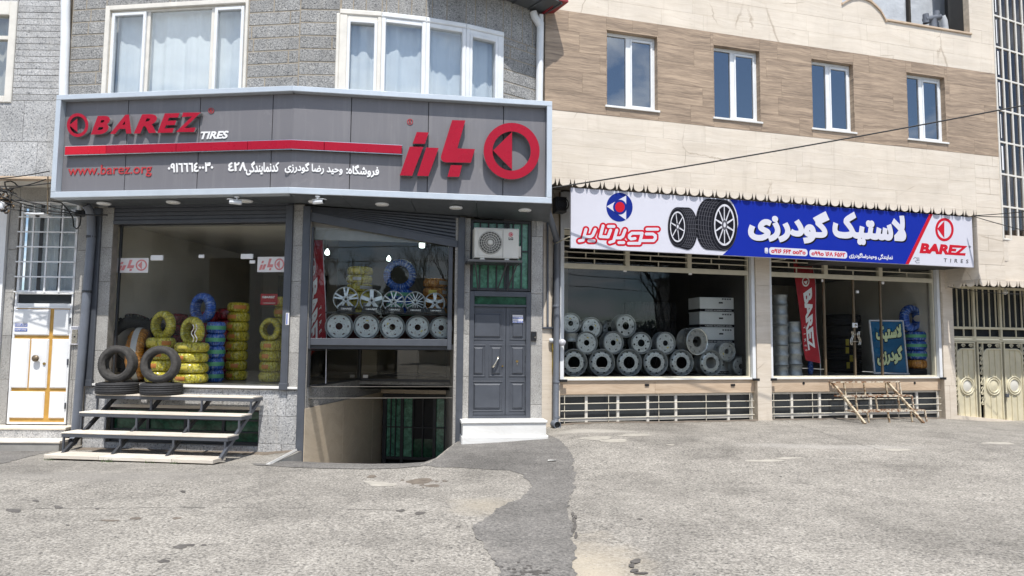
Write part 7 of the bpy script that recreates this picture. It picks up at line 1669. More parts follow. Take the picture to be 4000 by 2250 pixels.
# ================================================================== PIPES, METER, CABLES
dp = thing('downpipe', 'dark grey rain pipe with open end between the two buildings', 'pipe', RS.M @ T(-.2, -.2, .15))
p6 = lambda x, y, d: (lambda q: (q[0], d, q[1]))(RS.at(*c6(x, y), d))
part(dp, 'pipe', MB().tube([p6(512, -10, -1.0), p6(522, 70, -.9), p6(573, 225, -.2), p6(575, 250, -.16), p6(571, 700, -.16), p6(566, 1235, -.16), p6(565, 1262, -.2)], .062, 12), MT['pipe_grey'], RS.M)
a = p6(565, 1272, -.28); part(dp, 'outlet', MB().lathe([(.075, .1), (.075, -.12), (.06, -.12), (.06, .1)], 16, 'y', a), MT['pipe_grey'], RS.M)
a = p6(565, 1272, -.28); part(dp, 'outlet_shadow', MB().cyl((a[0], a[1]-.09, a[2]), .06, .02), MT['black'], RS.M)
for y in (240, 610, 1040, 1240): p = p6(569, y, -.16); part(dp, 'clamp', MB().lathe([(.066, 0), (.07, .01), (.07, .04), (.066, .05)], 12, 'z', (p[0], -.16, p[2])), MT['pipe_grey'], RS.M)
lp = thing('downpipe', 'slanting grey rain pipe left of the left shop', 'pipe', G1.M @ T(uG0-.05, -.15, -.1))
l7 = lambda x, y, d: (lambda q: (q[0], d, q[1]))(G1.at(x/1.26, 700+y/1.26, d))
part(lp, 'pipe', MB().tube([l7(425, 128, -.3), l7(440, 150, -.25), l7(449, 185, -.14), l7(449, 300, -.12), l7(400, 900, -.13), l7(372, 1240, -.13)], .072, 12), MT['pipe_grey'], G1.M)
a = l7(358, 1292, -.22); part(lp, 'outlet', MB().tube([l7(372, 1240, -.13), l7(368, 1275, -.15), (a[0], a[1], a[2])], .078, 12, caps=False), MT['pipe_grey'], G1.M)
for y, x in ((290, 447), (560, 428)): p = l7(x, y, -.12); part(lp, 'clamp', MB().lathe([(.075, 0), (.08, .01), (.08, .04), (.075, .05)], 12, 'z', p), MT['steel_dark'], G1.M)
wp = thing('white_downpipe', 'white rain pipe with a bent joint at the corner of the grey building', 'pipe', Frame(PEND, radians(20)).M @ T(0, 0, 4.5))
U6 = UF[6]; q6 = lambda x, y, d: (lambda q: (q[0], d, q[1]))(U6.at(*c2(x, y), d))
part(wp, 'pipe', MB().tube([q6(2012, 160, -.07), q6(2010, 300, -.07), q6(2004, 716, -.07), q6(2002, 900, -.07)], .07, 12), MT['pvc_white'], U6.M)
part(wp, 'elbow', MB().tube([q6(1962, 85, -.05), q6(1972, 120, -.06), q6(2000, 165, -.07), q6(2012, 190, -.07)], .072, 12), MT['pvc_white'], U6.M); part(wp, 'pipe', MB().tube([q6(2016, 105, -.09), q6(2016, 165, -.08)], .05, 12), MT['pvc_white'], U6.M)
wl_ = thing('white_downpipe', 'white rain pipe above the left end of the grey sign', 'pipe', UF[0].M @ T(u0U, -.1, 5))
l1 = lambda x, y, d: (lambda q: (q[0], d, q[1]))(UF[0].at(*c1(x, y), d))
part(wl_, 'pipe', MB().tube([l1(466, -140, -.06), l1(464, 0, -.06), l1(462, 300, -.06), l1(452, 540, -.06), l1(450, 700, -.06)], .075, 12), MT['pvc_white'], UF[0].M)
gp_ = thing('gas_pipes', 'thin grey gas pipes running down the cream pilaster', 'pipe', RS.M @ T(-.4, -.06, 1.9)); 
part(gp_, 'pipe', MB().tube([p6(490, 100, -.07), p6(491, 400, -.07), p6(491, 715, -.07), p6(494, 726, -.07), p6(550, 726, -.07)], .022, 8), MT['pipe_grey'], RS.M); part(gp_, 'pipe', MB().tube([p6(520, 70, -.07), p6(521, 400, -.07), p6(521, 722, -.07)], .022, 8), MT['pipe_grey'], RS.M); part(gp_, 'pipe', MB().tube([p6(558, 240, -.07), p6(553, 500, -.07), p6(548, 690, -.07), p6(552, 790, -.07)], .017, 8), MT['steel_dark'], RS.M)
gm = thing('gas_regulator', 'white gas regulator on a chipped yellow pipe beside the far rain pipe', 'gas regulator', RS.M @ T(-.25, -.1, 1.6))
a = p6(540, 797, -.1); part(gm, 'body', MB().lathe([(.001, -.045), (.04, -.035), (.05, 0), (.04, .035), (.001, .045)], 16, 'x', a), MT['pvc_white'], RS.M); a = p6(603, 808, -.2); part(gm, 'meter', MB().lathe([(.001, -.05), (.06, -.04), (.07, 0), (.06, .04), (.001, .05)], 20, 'y', a), MT['print_silver'], RS.M); part(gm, 'pipe', MB().tube([p6(545, 797, -.1), p6(600, 800, -.12)], .025, 8), MT['pvc_white'], RS.M)
part(gm, 'yellow_pipe', MB().tube([p6(552, 815, -.09), p6(554, 870, -.09), p6(552, 940, -.09), p6(555, 1000, -.09)], [.03, .022, .022, .02], 8), MT['yellow_paint'], RS.M); part(gm, 'valve', MB().tube([p6(548, 850, -.11), p6(560, 850, -.11)], .035, 8), MT['yellow_paint'], RS.M)
fn = thing('fan_unit', 'small dark round fan unit behind the left end of the banner', 'fan', RS.M @ T(0, -.5, 3.6)); r = RS.rect(-.45, s1(72, 248), s1(185, 425)); part(fn, 'case', MB().box(r[0], r[1], -.45, -.2, r[2], r[3], .02), MT['steel_dark'], RS.M)
for rr in (.95, .7, .45): c_ = ((r[0]+r[1])/2, -.47, (r[2]+r[3])/2); R_ = (r[3]-r[2])/2*rr; part(fn, 'ring', MB().lathe([(R_, 0), (R_*.92, -.02), (R_*.85, 0)], 24, 'y', c_), MT['black_satin'], RS.M)
def sag(a, b, s_, n=24): a, b = Vector(a), Vector(b); return [a.lerp(b, i/n)-Vector((0, 0, s_*4*(i/n)*(1-i/n))) for i in range(n+1)]
def wpt(px, py, Y): r = ray(px, py); t = Y/r.y; return Vector((r.x*t, r.y*t, CZ+r.z*t))
def cable(lab, pts_, r=.008, mat='cable_black', grp=None): o_ = pts_[len(pts_)//2]; return solo('cable', lab, 'cable', MB().tube(pts_, r, 6), MT[mat], Matrix(), tuple(o_), grp)
cable('long black cable rising across the cream wall to the right', sag(wpt(2150, 735, 12.6), wpt(4300, 352, 13.0), .06), .014)
cable('thin cable from the valance corner to the right edge, upper', sag(wpt(3806, 842, 15.4), wpt(4200, 800, 14.), .03), .01); cable('thin cable from the valance corner to the right edge, middle', sag(wpt(3806, 843, 15.4), wpt(4200, 838, 14.), .04), .01); cable('thin cable from the valance corner sloping down to the right', sag(wpt(3806, 846, 15.4), wpt(4200, 945, 14.), .03), .01)
cable('thin cable slung under the gate valance', sag(wpt(3702, 1120, 16.), wpt(4200, 1135, 15.6), .12), .008)
# bundle of cables at the upper left
for i, (a, b, s_) in enumerate((((-40, 700), (195, 668), .02), ((-40, 725), (200, 715), .03), ((-40, 748), (420, 840), .12), ((-40, 770), (250, 830), .05), ((-60, 690), (140, 800), .04), ((-50, 800), (330, 842), .04), ((60, 780), (320, 838), -.02), ((-60, 745), (180, 700), .05))):
    cable(['topmost', 'second', 'third', 'fourth', 'fifth', 'sixth', 'seventh', 'lowest'][i]+' strand of the black cable bundle at the left edge', sag(wpt(*a, 11.95), wpt(*b, 11.95+.3*(i in (2, 5, 6))), s_), .009+.004*(i in (2, 6)), grp='black cable bundle')
cable('black cable looping down beside the camera on the left granite', [wpt(*p, 12.5) for p in ((310, 835), (316, 850), (312, 880), (300, 895), (288, 885), (284, 850), (262, 815), (240, 792), (200, 785))], .012)
cable('brown hanging pole at the left end of the sign', [wpt(187, 690, 12.0), wpt(186, 836, 12.0)], .011, 'brown_metal')
bn = thing('junction_clump', 'rusty tangle of cables and insulators at the left edge', 'cable box', Matrix.Translation(wpt(12, 780, 12.)))
rg = random.Random(5)
for k in range(14): a = wpt(rg.uniform(-10, 40), rg.uniform(725, 815), 12.1); part(bn, 'loop', MB().tube([a+Vector((.14*cos(t)*rg.uniform(.5, 1), .05*sin(2*t), .11*sin(t)*rg.uniform(.6, 1))) for t in [2*pi*i/12*rg.uniform(.97, 1) for i in range(12)]], .012, 5), MT['rust' if k % 3 == 0 else 'cable_black'], Matrix())
part(bn, 'insulator', MB().lathe([(.02, -.08), (.05, -.06), (.03, -.02), (.05, .02), (.02, .06)], 12, 'z', tuple(wpt(8, 800, 12.0))), MT['pvc_white'], Matrix())
dv = thing('canopy_lamp', 'flat white lamp plate above the barred window at the left', 'lamp', Matrix.Translation(wpt(147, 838, 12.1))); part(dv, 'plate', MB().box(-.17, .17, -.1, .12, -.015, .015, .01), MT['pvc_white']); part(dv, 'bulb', MB().lathe([(.001, -.05), (.03, -.04), (.035, -.015)], 12, 'z'), MT['black_satin'])
cm = thing('security_camera', 'weathered camera on a bracket high on the left granite column', 'camera', Matrix.Translation(wpt(318, 835, 12.55)) @ Rz(.5), 'security cameras'); part(cm, 'housing', MB().box(-.09, .06, -.1, .05, -.05, .05, .02), MT['steel_dark']); part(cm, 'lens', MB().cyl((-.02, -.12, 0), .03, .03), MT['black']); part(cm, 'bracket', MB().box(-.15, -.05, -.06, .0, .0, .06, .01), MT['pvc_white']); part(cm, 'mount', MB().cyl((.0, .0, .05), .045, .1, 'z'), MT['ac_cream'])

# ================================================================== LEFT DOOR
l8 = lambda x, y: (x/1.26, 700+y/1.26)
wd = thing('white_door', 'white panelled metal door with gold strips at the left edge', 'door', LB.M @ T((du[0]+du[1])/2, .0, dz[0]))
part(wd, 'frame', frame_ring(MB(), (du[0], du[1], dz[0]-.03, dz[1]+.01), (.035, .03, .035, .03), -.01, .1), MT['paint_white'], LB.M)
part(wd, 'leaf', MB().box(du[0]+.035, du[1]-.03, .02, .08, dz[0], dz[1]-.02), MT['gold_trim'], LB.M)
for x0, y0, x1, y1 in ((64, 640, 243, 768), (262, 640, 343, 768), (48, 786, 139, 1028), (146, 786, 234, 1028), (250, 786, 338, 1028), (37, 1046, 215, 1176), (240, 1046, 324, 1176)):
    a = LB.at(*l8(x0, (y0+y1)/2)); b = LB.at(*l8(x1, (y0+y1)/2)); zt_ = LB.at(*l8(190, y0))[1]; zb_2 = LB.at(*l8(190, y1))[1]
    part(wd, 'panel', MB().box(a[0], b[0], -.012, .03, zb_2, zt_, .022), MT['paint_white'], LB.M)
u, z = LB.at(*l8(187, 881)); part(wd, 'knob', MB().lathe([(.02, .0), (.02, -.04), (.06, -.05), (.06, -.075), (.001, -.085)], 16, 'y', (u, -.012, z)), MT['brown_metal'], LB.M); u, z = LB.at(*l8(221, 908)); part(wd, 'lock', MB().cyl((u, -.03, z), .025, .04), MT['brass'], LB.M)
for z in (dz[0]+.25, dz[0]+1.05, dz[1]-.3): part(wd, 'hinge', MB().cyl((du[1]-.02, -.022, z), .014, .11, 'z', 10), MT['steel_grey'], LB.M)
a = LB.at(*l8(77, 703)); b = LB.at(*l8(137, 750)); stk = part(wd, 'sticker', MB().box(a[0], b[0], -.016, -.0125, b[1], a[1]), MT['sticker_white'], LB.M); hh = a[1]-b[1]
for k in range(2):
    z = b[1]+hh*(.03+.5*k); part(stk, 'print', MB().box(a[0]+.004, b[0]-.004, -.019, -.0165, z, z+hh*.3), MT['sticker_blue'], LB.M); mb = MB(); put_text(mb, (a[0]+.014, b[0]-.014, z+hh*.05, z+hh*.25), -.022, -.0195, '۲۸۶۱۳-۲۲۸۶', .03); part(stk, 'lettering', mb, MT['sticker_white'], LB.M)
ic = thing('intercom', 'silver door intercom on granite between the white door and rain pipe', 'intercom', LB.M @ T(.7, -.03, 1.6)); a = LB.at(*l8(357, 724)); b = LB.at(*l8(396, 816)); part(ic, 'case', MB().box(a[0], b[0], -.05, -.001, b[1], a[1], .01), MT['print_silver'], LB.M); part(ic, 'faceplate', MB().box(a[0]+.025, b[0]-.03, -.056, -.049, b[1]+.03, a[1]-.06, .004), MT['nickel'], LB.M); part(ic, 'button', MB().cyl(((a[0]+b[0])/2, -.066, (a[1]+b[1])/2-.02), .014, .012), MT['black_satin'], LB.M)
ls = thing('stone_steps', 'two pale stone steps below the white door', 'steps', LB.M @ T(0, -.4, -.2))
zt1 = LB.at(*l8(180, 1222), -.35)[1]; zt2 = LB.at(*l8(150, 1288), -.7)[1]; ur1 = LB.at(*l8(350, 1212), -.2)[0]; ur2 = LB.at(*l8(300, 1285), -.6)[0]
part(ls, 'tread', MB().box(-3, ur1, -.36, .0, zt1-.04, zt1, .008), MT['tread_stone'], LB.M); part(ls, 'riser', MB().box(-3, ur1-.02, -.34, .0, zt1-.5, zt1-.041), MT['granite_light'], LB.M)
part(ls, 'tread', MB().box(-3, ur2+.05, -.72, -.342, zt2-.04, zt2, .008), MT['tread_stone'], LB.M); part(ls, 'riser', MB().box(-3, ur2+.03, -.7, -.342, zt2-.5, zt2-.041), MT['render_grey'], LB.M)

# ================================================================== GATE AT THE RIGHT
k9 = lambda x, y: (3500+x/2.13, 1000+y/2.13)
gt = thing('garage_gate', 'cream iron gate with scrolls and round bosses under the stone valance', 'gate', RS.M @ T(10.8, 0, .05))
gu = lambda x, y: RS.at(*k9(x, y), .0)
zT1, zT0 = gu(700, 265)[1], gu(700, 600)[1]; zM1, zM0 = gu(700, 615)[1], gu(700, 680)[1]; zL = gu(700, 703)[1]; g0 = gu(455, 900)[0]
gx = [g0]+[gu(x, 900)[0] for x in (672, 893)]; wL = gx[2]-gx[1]; gx += [gx[2]+wL, gx[2]+2*wL]
mb = MB()
for x in gx: mb.box(x-.03, x+.03, .0, .06, zL, zT1+.1, .006)
for z in (zT1, zT0, (zM1+zM0)/2+.0-(zM1-zM0)/2, zL): mb.box(g0-.03, gx[-1], .005, .055, z-.03, z+.03, .005)
part(gt, 'frame', mb, MT['gate_cream'], RS.M)
part(gt, 'screen', MB().box(g0, gx[-1], .12, .14, zM0, zT1+.1), MT['far_glass'], RS.M); part(gt, 'screen', MB().box(g0, gx[-1], .12, .14, -.6, zL), MT['far_glass'], RS.M)
for a, b in zip(gx, gx[1:]):
    for f in (.14, .37, .6, .83): u = a+(b-a)*f; part(gt, 'bar', MB().box(u-.011, u+.011, .015, .04, zT0+.03, zT1-.03), MT['gate_cream'], RS.M)
    u = a+(b-a)*.58; part(gt, 'bar', MB().box(u-.011, u+.011, .015, .04, zM0+.03, zT0-.03), MT['gate_cream'], RS.M)
def scroll(u, z, r, fx_, fz, tw=1.3):
    P_ = []
    for i in range(26): t = i/25; a = t*2*pi*tw; rr = r*(1-.75*t); P_.append((u+fx_*(rr*cos(a)-r), .0, z+fz*rr*sin(a)))
    return P_
zB = -.35
for k, (a, b) in enumerate(zip(gx, gx[1:])):
    mir = (k % 2 == 1); inv = k >= 2
    lf = part(gt, 'leaf_frame', frame_ring(MB(), (a+.034, b-.034, zB, zL-.034), .035, -.01, .05, .005), MT['gate_cream'], RS.M)
    # side strip left (first two leaves), right for the third
    L0, L1 = a+.07, b-.07; sw_ = (L1-L0)*.2; s0, s1_ = (L0, L0+sw_) if not inv else (L1-sw_, L1); p0, p1 = (s1_, L1) if not inv else (L0, s0)
    part(lf, 'strip_post', MB().box(s1_-.012 if not inv else s0-.012, s1_+.012 if not inv else s0+.012, -.005, .04, zB, zL-.07), MT['gate_cream'], RS.M)
    ztp = gu(700, 775)[1]; rc = (p1-p0)*.34
    sgn = 1 if not inv else -1; cc = [(p0, zB), (p1, zB), (p1, ztp)] if not inv else [(p1, zB), (p0, zB), (p0, ztp)]
    cx = (p0+rc) if not inv else (p1-rc); arcp = [(cx-sgn*rc*sin(t), ztp-rc+rc*cos(t)) for t in [pi/2*i/8 for i in range(9)]]
    part(gt, 'leaf_panel', MB().prism(cc+arcp, .02, .035), MT['gate_cream'], RS.M)
    edge_ = [(arcp[-1][0], .008, zB)]+[(x, .008, z) for x, z in arcp[::-1]]+[(p1 if not inv else p0, .008, ztp)]
    part(gt, 'panel_moulding', MB().tube(edge_, .022, 6), MT['gate_cream'], RS.M)
    um_ = (p0+p1)/2+.02*sgn; zc = gu(597, 1082)[1]; R_ = (p1-p0)*.42
    for f in (-.16, .16):
        u = um_+(p1-p0)*f; [part(gt, 'rib', MB().box(u-.012, u+.012, -.004, .02, q0, q1, .005), MT['gate_cream'], RS.M) for q0, q1 in ((zc+R_+.01, ztp-.02), (zB, zc-R_-.01))]
    part(gt, 'boss_ring', MB().lathe([(R_, .02), (R_*.97, -.012), (R_*.88, -.012), (R_*.85, .01), (R_*.76, .01), (R_*.73, -.012), (R_*.66, -.012), (R_*.63, .02)], 40, 'y', (um_, .0, zc)), MT['gate_cream'], RS.M)
    part(gt, 'boss_disc', MB().lathe([(R_*.64, .015), (R_*.4, .0), (.001, -.006)], 32, 'y', (um_, .0, zc)), MT['ac_cream' if k != 1 else 'gate_cream'], RS.M)
    zc_ = zL-.07; sm = (s0+s1_)/2
    for q in range(6):
        z = zc_-.17-q*.24
        if z < zB+.1: break
        r_ = sw_*.3
        part(gt, 'scroll', MB().tube(scroll(sm+sw_*.32, z+.05, r_, 1, 1), .009, 5).tube(scroll(sm-sw_*.32, z-.06, r_, -1, -1), .009, 5).tube([(sm+sw_*.32, 0, z+.05), (sm, 0, z), (sm-sw_*.32, 0, z-.06)], .009, 5), MT['gate_cream'], RS.M)
    for q in range(4): u = p0+(p1-p0)*(.18+.22*q); part(gt, 'scroll', MB().tube(scroll(u+.05, ztp+.08, .05, 1 if q % 2 else -1, 1), .009, 5), MT['gate_cream'], RS.M)
u, z = gu(912, 1155); pl = thing('padlock', 'grey padlock hanging on the cream gate', 'padlock', RS.M @ T(u, -.04, z)); part(pl, 'body', MB().box(-.045, .045, -.025, .025, -.06, .03, .01), MT['steel_grey']); part(pl, 'shackle', MB().tube([(-.03*cos(t), 0, .03+.05*sin(t)) for t in [pi*i/10 for i in range(11)]], .008, 6), MT['nickel'])
u, z = RS.at(*k9(908, 300), -.6); bb = thing('hanging_bulb', 'bare light bulb hanging below the gate valance', 'lamp', RS.M @ T(u, -.6, z)); part(bb, 'bulb', MB().lathe([(.001, -.06), (.04, -.05), (.055, -.01), (.03, .04), (.022, .07)], 14, 'z'), MT['ac_cream']); part(bb, 'cord', MB().tube([(0, 0, .07), (0, 0, .3)], .006, 5), MT['cable_black'])
th_ = MB(); a_ = [gu(487, 1320), gu(1200, 1395)]; p = [(g0-.1, -.5), (gx[-1], -.5), (gx[-1], a_[1][1]), (gu(500, 1322)[0], a_[0][1])]; th_.prism([(g0-.1, -.7), (gx[-1], -.7), (gx[-1], a_[1][1]-.04), (g0-.02, a_[0][1]+.0)], -.12, .1)
solo('gate_threshold', 'sloping cream concrete threshold under the iron gate', 'threshold', th_, MT['travertine_cream'], RS.M, (g0, 0, 0))
# roof opening: grey pipe fittings and a torn mesh
q4 = lambda x, y, d=dO+.6: (lambda q: (q[0], d, q[1]))(RS.at(3000+x/1.811, y/1.811, d))
pf_ = thing('pipe_fittings', 'grey plastic pipe tees standing in the roof opening', 'pipe', RS.M @ T(*q4(1180, 190))); part(pf_, 'pipe', MB().tube([q4(1170, 215), q4(1165, 140)], .085, 12), MT['pipe_grey'], RS.M); part(pf_, 'tee', MB().tube([q4(1108, 140), q4(1215, 122)], .075, 12), MT['pipe_grey'], RS.M); part(pf_, 'branch', MB().tube([q4(1192, 128), q4(1195, 82)], .07, 12, False), MT['pipe_grey'], RS.M); part(pf_, 'branch', MB().tube([q4(1118, 165), q4(1115, 102)], .07, 12, False), MT['pipe_grey'], RS.M); part(pf_, 'pipe', MB().tube([q4(1250, 220), q4(1240, 150), q4(1225, 120)], .09, 12), MT['insulation'], RS.M)
ms = MB(); ms.add([q4(1295, 210, dO+.7), q4(1430, 240, dO+.5), q4(1425, 95, dO+.5), q4(1300, 150, dO+.7)]+[(x, y+.03, z) for x, y, z in [q4(1295, 210, dO+.7), q4(1430, 240, dO+.5), q4(1425, 95, dO+.5), q4(1300, 150, dO+.7)]], [(0,1,2,3),(7,6,5,4),(0,4,5,1),(1,5,6,2),(2,6,7,3),(3,7,4,0)])
solo('felt_sheet', 'dark torn roofing felt at the right end of the roof opening', 'felt', ms, MT['timber_dark'], RS.M, q4(1360, 200))
rg_d = random.Random(23)
def foot_dirt(fr, a, b, w, mat, lab):
    mb = MB(); n_ = max(6, int((b-a)/.09)); A = []
    for i in range(n_+1):
        u = a+(b-a)*i/n_; w_ = w*(.35+.65*abs(sin(i*.37)+.5*sin(i*1.3)))*rg_d.uniform(.5, 1.1)+.02; p = fr.w(u, .0, 0); q = fr.w(u, -w_, 0)
        A.append((tuple((p.x, p.y, zg(p.x, p.y)+.02)), tuple((q.x, q.y, zg(q.x, q.y)+.0035))))
    for i in range(n_): mb.add([A[i][0], A[i+1][0], A[i+1][1], A[i][1]], [(0, 1, 2, 3)], True)
    solo('wall_foot_dirt', lab, None, mb, MT[mat], Matrix(), kind='structure')
foot_dirt(RS.off(-.05), shops[0][0], shops[0][1], .16, 'stain_brown', 'brown dirt gathered below the first basement grille')
foot_dirt(RS.off(-.05), shops[1][0], shops[1][1], .14, 'stain_brown', 'brown dirt gathered below the second basement grille')
foot_dirt(G1, uG0, -.03, .3, 'soil', 'dry soil and rubble along the foot of the left shopfront')
# litter
p = gp(2155, 1802); solo('paper_scrap', 'small white paper scrap on the dark asphalt strip', 'paper', MB().add([(-.06, -.04, .02), (.06, -.05, .03), (.07, .05, .012), (-.05, .04, .016), (-.06, -.04, .014), (.06, -.05, .024), (.07, .05, .006), (-.05, .04, .01)], [(0,1,2,3),(7,6,5,4),(0,4,5,1),(1,5,6,2),(2,6,7,3),(3,7,4,0)]), MT['paper'], T(*p))
# chippings lying loose, and a few weeds at the edge of the bottom tread
rg = random.Random(9); mb = MB()
for k in range(2600):
    x = rg.uniform(-6.5, 8); y = rg.uniform(4.2, 11.5) if k % 3 else rg.uniform(4.2, 7)
    if winding(np.array([[x, y]]), [HOLE])[0]: continue
    s_ = rg.choice((.004, .005, .006, .006, .009)); z = zg(x, y)+.001
    A = [(x+s_*cos(a)*rg.uniform(.6, 1.4), y+s_*sin(a)*rg.uniform(.6, 1.4), z) for a in (0, 2.1, 4.2)]; mb.add(A+[(x, y, z+s_*rg.uniform(.5, 1.))], [(0, 1, 3), (1, 2, 3), (2, 0, 3)])
solo('loose_chippings', 'loose stone chippings scattered over the asphalt', None, mb, MT['render_grey'], Matrix(), kind='stuff')
mb = MB()
for cx_, n_ in ((100, 16), (690, 26), (1110, 12), (1380, 14)):
    for k in range(n_):
        u, _ = G1.at(*e(cx_+rg.uniform(-60, 60), 880), -1.55); w_ = G1.w(u, -1.54+rg.uniform(-.03, .02), 0); z = zg(w_.x, w_.y); a = rg.uniform(0, 6); l = rg.uniform(.02, .06)
        mb.add([(w_.x-.004, w_.y, z), (w_.x+.004, w_.y, z), (w_.x+l*.6*cos(a), w_.y+l*.6*sin(a), z+l)], [(0, 1, 2)])
solo('weeds', 'small green weeds along the front edge of the bottom tread', None, mb, MT['weed'], Matrix(), kind='stuff')
# ================================================================== ACROSS THE STREET (behind the camera; the shop glass mirrors it)
def bare_tree(x, y, h, seed, lab):
    rg = random.Random(seed); t_ = thing('bare_tree', lab, 'tree', T(x, y, 0), 'bare trees across the street'); tr = MB(); cr = MB()
    def grow(mb, p, d, l, r, dep):
        P_ = [p]; q = p.copy(); dd = d.copy()
        for i in range(3): dd = (dd+Vector((rg.uniform(-.16, .16), rg.uniform(-.16, .16), .06))).normalized(); q = q+dd*l/3; P_.append(q.copy())
        mb.tube(P_, [r, r*.88, r*.76, r*.62], 5 if dep > 2 else 3, caps=False)
        if dep == 0: return
        for k in range(3 if dep > 1 else 4):
            a = rg.uniform(0, 2*pi); s_ = rg.uniform(.35, .8); o_ = dd.orthogonal().normalized(); o2 = dd.cross(o_); nd_ = (dd+(o_*cos(a)+o2*sin(a))*s_).normalized(); grow(cr, P_[-1] if k < 2 else P_[2], nd_, l*rg.uniform(.62, .82), r*.55, dep-1)
    grow(tr, Vector((0, 0, 0)), Vector((0, 0, 1)), h*.3, h*.02, 5)
    part(t_, 'trunk', tr, MT['bark']); part(t_, 'crown', cr, MT['bark'])
for i, (x, y, h) in enumerate(((-5.5, -6, 8.5), (-1.2, -8, 8.5), (3.5, -7.5, 8), (8.5, -10, 8), (14.5, 2.5, 7.5), (18, -1, 8.5), (22, 2, 8), (27, -4, 8.5), (33, -2, 8))): bare_tree(x, y, h, 30+i, ['bare tree across the street opposite the left shop', 'tallest bare tree across the street opposite the ramp', 'bare tree across the street opposite the cream building', 'bare tree across the street opposite the far shop', 'bare tree on the verge far to the right, nearest the gate', 'second bare tree on the verge far to the right', 'third bare tree on the verge far to the right', 'fourth bare tree on the verge far to the right', 'farthest bare tree on the verge to the right'][i])
def cypress(x, y, h, seed, lab):
    rg = random.Random(seed); t_ = thing('evergreen_tree', lab, 'tree', T(x, y, 0), 'evergreens across the street'); part(t_, 'trunk', MB().tube([(0, 0, 0), (0, 0, h*.5)], [.15, .08], 6), MT['bark']); mb = MB()
    for k in range(1800):
        z = h*(.08+.92*rg.random()**1.1); R_ = .28*h*(1-z/h)**.7*(.6+.5*rg.random())+.1; a = rg.uniform(0, 2*pi); c = Vector((R_*cos(a), R_*sin(a), z)); s_ = rg.uniform(.08, .2); n_ = Vector((rg.uniform(-1, 1), rg.uniform(-1, 1), rg.uniform(-.2, 1))).normalized(); o_ = n_.orthogonal(); mb.add([c+o_*s_, c-o_*s_*.5+n_.cross(o_)*s_*.4, c-o_*s_*.4-n_.cross(o_)*s_*.5], [(0, 1, 2)])
    part(t_, 'crown', mb, MT['evergreen'])
for i, (x, y, h) in enumerate(((1.5, -15, 6), (6, -14, 7.5), (11, -15, 6.5), (14.5, -13, 7), (-9, -15, 7), (24, -3, 4), (28, 1.5, 4.5), (31, -5, 6), (37, -3, 7), (42, 1, 7), (30, 6, 7), (35, 8, 7.5))): cypress(x, y, h, 60+i, ['first evergreen across the street, from the left building', 'second evergreen across the street', 'third evergreen across the street', 'fourth evergreen across the street', 'evergreen across the street opposite the white door', 'first evergreen behind the right verge', 'second evergreen behind the right verge', 'third evergreen behind the right verge', 'fourth evergreen behind the right verge', 'last evergreen behind the right verge', 'evergreen far right opposite the gate', 'taller evergreen far right opposite the gate'][i])
for i, (x, w_, h) in enumerate(((-14, 9, 7), (-3, 9, 5.5), (9, 11, 6.2), (22, 10, 8), (40, 12, 7), (-27, 10, 12))):
    t_ = thing('opposite_house', ['leftmost', 'second', 'third', 'fourth', 'rightmost', 'farthest left'][i]+' plain house on the far side of the street', 'building', T(x, -26+(14 if abs(x) > 25 else 0), 0), 'houses across the street'); part(t_, 'wall', MB().box(-w_/2, w_/2, -6, 0, 0, h), MT['far_wall']); part(t_, 'roof', MB().box(-w_/2-.2, w_/2+.2, -6.2, .2, h+.002, h+.25), MT['render_grey'])
    for k in range(4):
        for f in range(int(h//3)): u = -w_/2+w_*(k+.5)/4; part(t_, 'window', MB().box(u-.6, u+.6, .002, .05, 1+f*3, 2.4+f*3), MT['far_glass'])
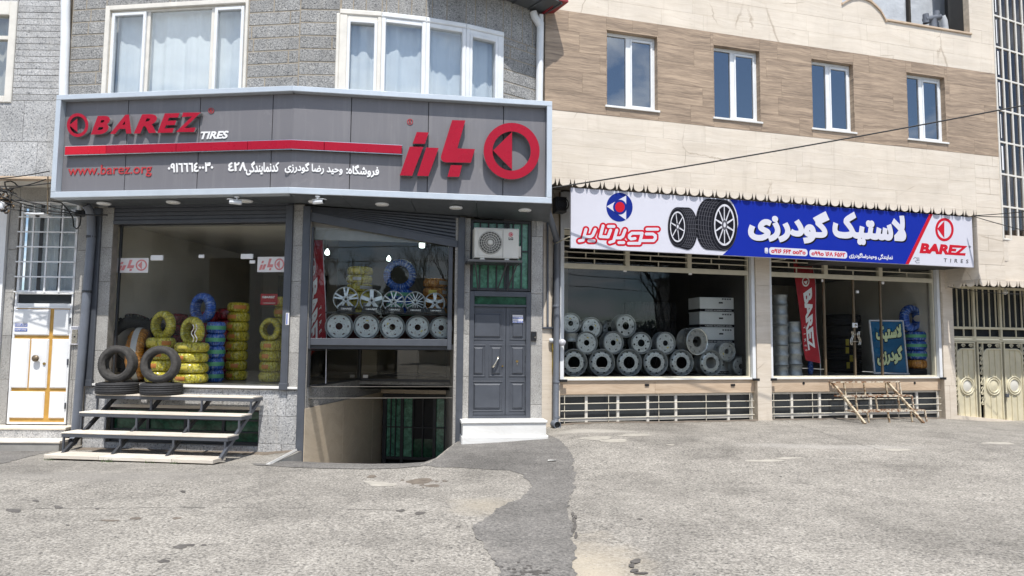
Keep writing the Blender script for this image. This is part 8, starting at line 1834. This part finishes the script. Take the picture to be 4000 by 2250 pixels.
t_ = thing('opposite_house', 'long dark house added far right to hide sky from the shop glass', 'building', T(31, 6.5, 0) @ Rz(radians(57)), 'houses across the street'); part(t_, 'wall', MB().box(-13, 8, 0, 6, 0, 6.6), MT['bark']); part(t_, 'roof', MB().box(-13.2, 8.2, -.2, 6.2, 6.602, 6.85), MT['render_grey'])  # house added to block bright sky mirrored in the far shop glass
for k in range(5): part(t_, 'window', MB().box(-11+k*4, -9.6+k*4, -.03, -.002, 1.2, 2.6), MT['far_glass'])
up = thing('utility_pole', 'concrete utility pole with crossarms across the street', 'pole', T(4.6, -8.5, 0)); part(up, 'pole', MB().tube([(0, 0, 0), (0, 0, 9)], [.16, .1], 8), MT['render_grey'])
for z in (7.2, 8.2): part(up, 'crossarm', MB().box(-.9, .9, -.05, .05, z, z+.1), MT['steel_dark'])
for i, z in enumerate((7.35, 8.35, 6.6, 5.9)): cable(['third', 'topmost', 'second lowest', 'lowest'][i]+' overhead line along the far side of the street', sag((-30, -8.5, z), (4.6, -8.5, z), .7)+sag((4.6, -8.5, z), (40, -8.5, z), .7)[1:], .02, grp='overhead lines across the street')
# added foliage out of view, placed to darken the mirrored view behind the rims
hd_ = thing('added_hedge', 'long dark foliage added to darken reflections over the truck rims', 'added_hedge', T(22, -5, 0) @ Rz(radians(24))); rg = random.Random(77); mb = MB()
for k in range(5200):
    c = Vector((rg.uniform(-13, 13), rg.choice((-.55, .6))*rg.uniform(.8, 1.1), rg.uniform(.05, 2.7))) if k % 4 else Vector((rg.uniform(-13, 13), rg.uniform(-.6, .6), 2.7+.25*rg.random()+.2*sin(k)))
    s_ = rg.uniform(.1, .24); n_ = Vector((rg.uniform(-1, 1), rg.uniform(-1, 1), rg.uniform(-.3, 1))).normalized(); o_ = n_.orthogonal(); mb.add([c+o_*s_, c-o_*s_*.5+n_.cross(o_)*s_*.4, c-o_*s_*.4-n_.cross(o_)*s_*.5], [(0, 1, 2)])
part(hd_, 'foliage', mb, MT['evergreen'], kind='stuff'); part(hd_, 'dark_core', MB().box(-12.8, 12.8, -.5, .5, 0, 2.6), MT['hedge_core'])  # the box is a solid dark core inside the added foliage
